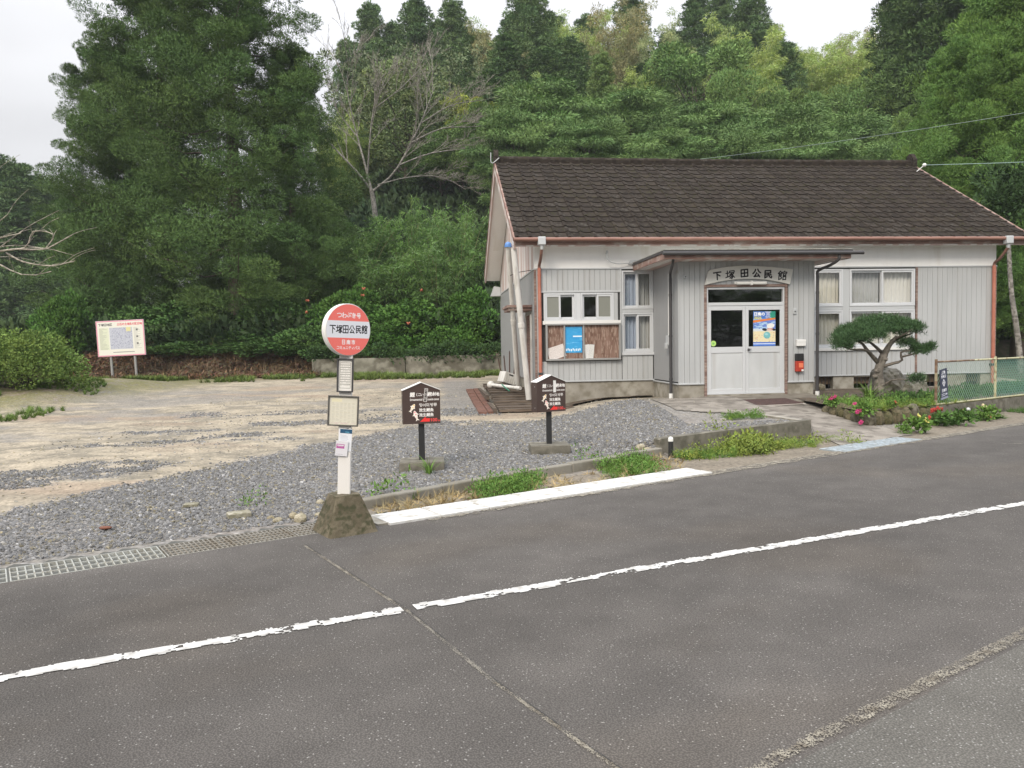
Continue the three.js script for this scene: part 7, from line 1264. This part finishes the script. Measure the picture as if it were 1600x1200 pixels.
{
  const x0 = -17.6, z0 = -22, y0 = H(x0, z0), k = 22 / 1200, rnd = mulberry(67), P = (px, py, dz = 0) => [(px - 800) * k - x0, (552 - py) * k + 1.55 - y0, dz], t = thing('bare_tree', 'leafless tree whose dry branches reach in from the left edge', 'tree', [x0, y0, z0]), B = [];
  part('trunk', [limb([[0, -0.4, 0], [0.1, 2, 0], [0.3, 4.2, 0], [0.5, 6, 0.2]], 0.2, 0.09, 8)], barkGrey, t);
  const arms = [[[[0.2, 3, 0], P(-40, 390), P(0, 393), P(48, 392, 0.3), P(90, 393, 0.3), P(112, 380, 0.2), P(128, 372, 0.2)], 0.06], [[P(20, 396, 0), P(50, 410, 0.2), P(82, 417, 0.3), P(104, 418, 0.3), P(135, 411, 0.3)], 0.03], [[[0.2, 2.6, 0], P(-30, 402), P(2, 410), P(40, 425, 0.4), P(70, 434, 0.5), P(104, 428, 0.5)], 0.04], [[[0.3, 3.6, 0], P(-30, 372), P(0, 365, 0.3), P(38, 341, 0.4)], 0.04], [[P(-10, 380), P(20, 375, 0.3), P(54, 368, 0.3)], 0.03], [[P(30, 392, 0.2), P(62, 388, 0.3), P(72, 366, 0.3), P(92, 366, 0.3)], 0.025], [[[0.4, 4.6, 0], P(-30, 310), P(0, 295, 0.2), P(14, 278, 0.2)], 0.03], [[P(90, 393, 0.3), P(104, 372, 0.3), P(92, 366, 0.3)], 0.018]];
  for (const [a, r] of arms) { part('limb', [limb(a, r, 0.012, 6)], tint(barkGrey, 1.3, 1.25, 1.15), t); twigs(B, a, r * 0.7, 1, rnd, 0.7, 4); }
  part('twigs', B, tint(barkGrey, 1.25, 1.2, 1.1), t);
}
{ // trumpet flowers on the shrubs at the back, and a slim trunk right of the hall
  const fl = join([0, 1, 2, 3, 4, 5].map((i) => new THREE.ConeGeometry(0.09, 0.2, 6).rotateX(2.4).rotateY(i * 1.05).translate(0.1 * Math.cos(i * 1.05), 0.05 * (i % 3), 0.1 * Math.sin(i * 1.05)))), om = flat(0.40, 0.12, 0.065, 0.7), lab = ['upper of the two orange blossoms left of the bus sign', 'lower of the two orange blossoms left of the bus sign', 'topmost orange blossom above the right of the bus sign', 'orange blossom just below the topmost one by the bus sign', 'orange blossom furthest right on the back shrubs', 'small orange blossom right of the bus sign face', 'orange blossom low left beside the bus sign rim'];
  [[-8.40, 3.52, -31.9], [-8.40, 3.03, -31.7], [-5.99, 3.94, -31.5], [-6.11, 3.70, -31.9], [-3.65, 3.85, -31.7], [-4.20, 2.50, -31.5], [-7.90, 1.23, -31.9]].forEach((q, i) => { const o = part('orange_blossom', fl, om, null); o.position.set(...q); o.rotation.y = i; o.scale.setScalar(0.4); tag(o, lab[i], 'flower', 'orange trumpet blossoms on the back shrubs'); });
  const s = thing('slim_tree', 'slim pale trunk leaning in the dark gap right of the hall', 'tree', [16.5, H(16.5, -25.2), -25.2]); part('trunk', [limb([[0.25, -0.3, 0], [0.1, 1.2, 0], [-0.15, 2.8, 0], [-0.3, 5.4, 0]], 0.1, 0.05, 8)], barkGrey, s);
  const F = new Leaves(495); for (let i = 0; i < 26; i++) F.clump(-0.3 + 1.6 * (F.r() - 0.5), 5.0 + 1.6 * F.r(), 1.4 * (F.r() - 0.5), 0.5, 0.35, 0.5, 120, 0.16, 0.08, { diamond: true }); part('crown', F.geo(), leafMat(0.045, 0.085, 0.03), s, true);
}
// overhead wires
{
  const w = flat(0.22, 0.27, 0.26, 0.5), sag = (a, b, s) => [0, 0.25, 0.5, 0.75, 1].map((f) => [mix(a[0], b[0], f), mix(a[1], b[1], f) - s * 4 * f * (1 - f), mix(a[2], b[2], f)]);
  tag(part('overhead_wire', [tube(sag([5.5, 8.95, -32.5], [22, 8.5, -19], 0.25), 0.008, 40, 5)], w, null), 'long overhead wire crossing the trees above the roof', 'wire');
  const t = thing('service_wire', 'service wire with white insulator running from the roof edge to the right', 'wire', [11.93, 6.52, -22.3]);
  part('wire', [tube(sag([0, 0, 0], [9, 0.0, 2.2], 0.12), 0.008, 30, 5)], flat(0.30, 0.42, 0.40, 0.5), t); part('insulator', [new THREE.SphereGeometry(0.055, 10, 8), bar([0, 0, 0], [-0.22, -0.18, 0], 0.012)], M.white, t);
}
renderer.render(scene, camera);
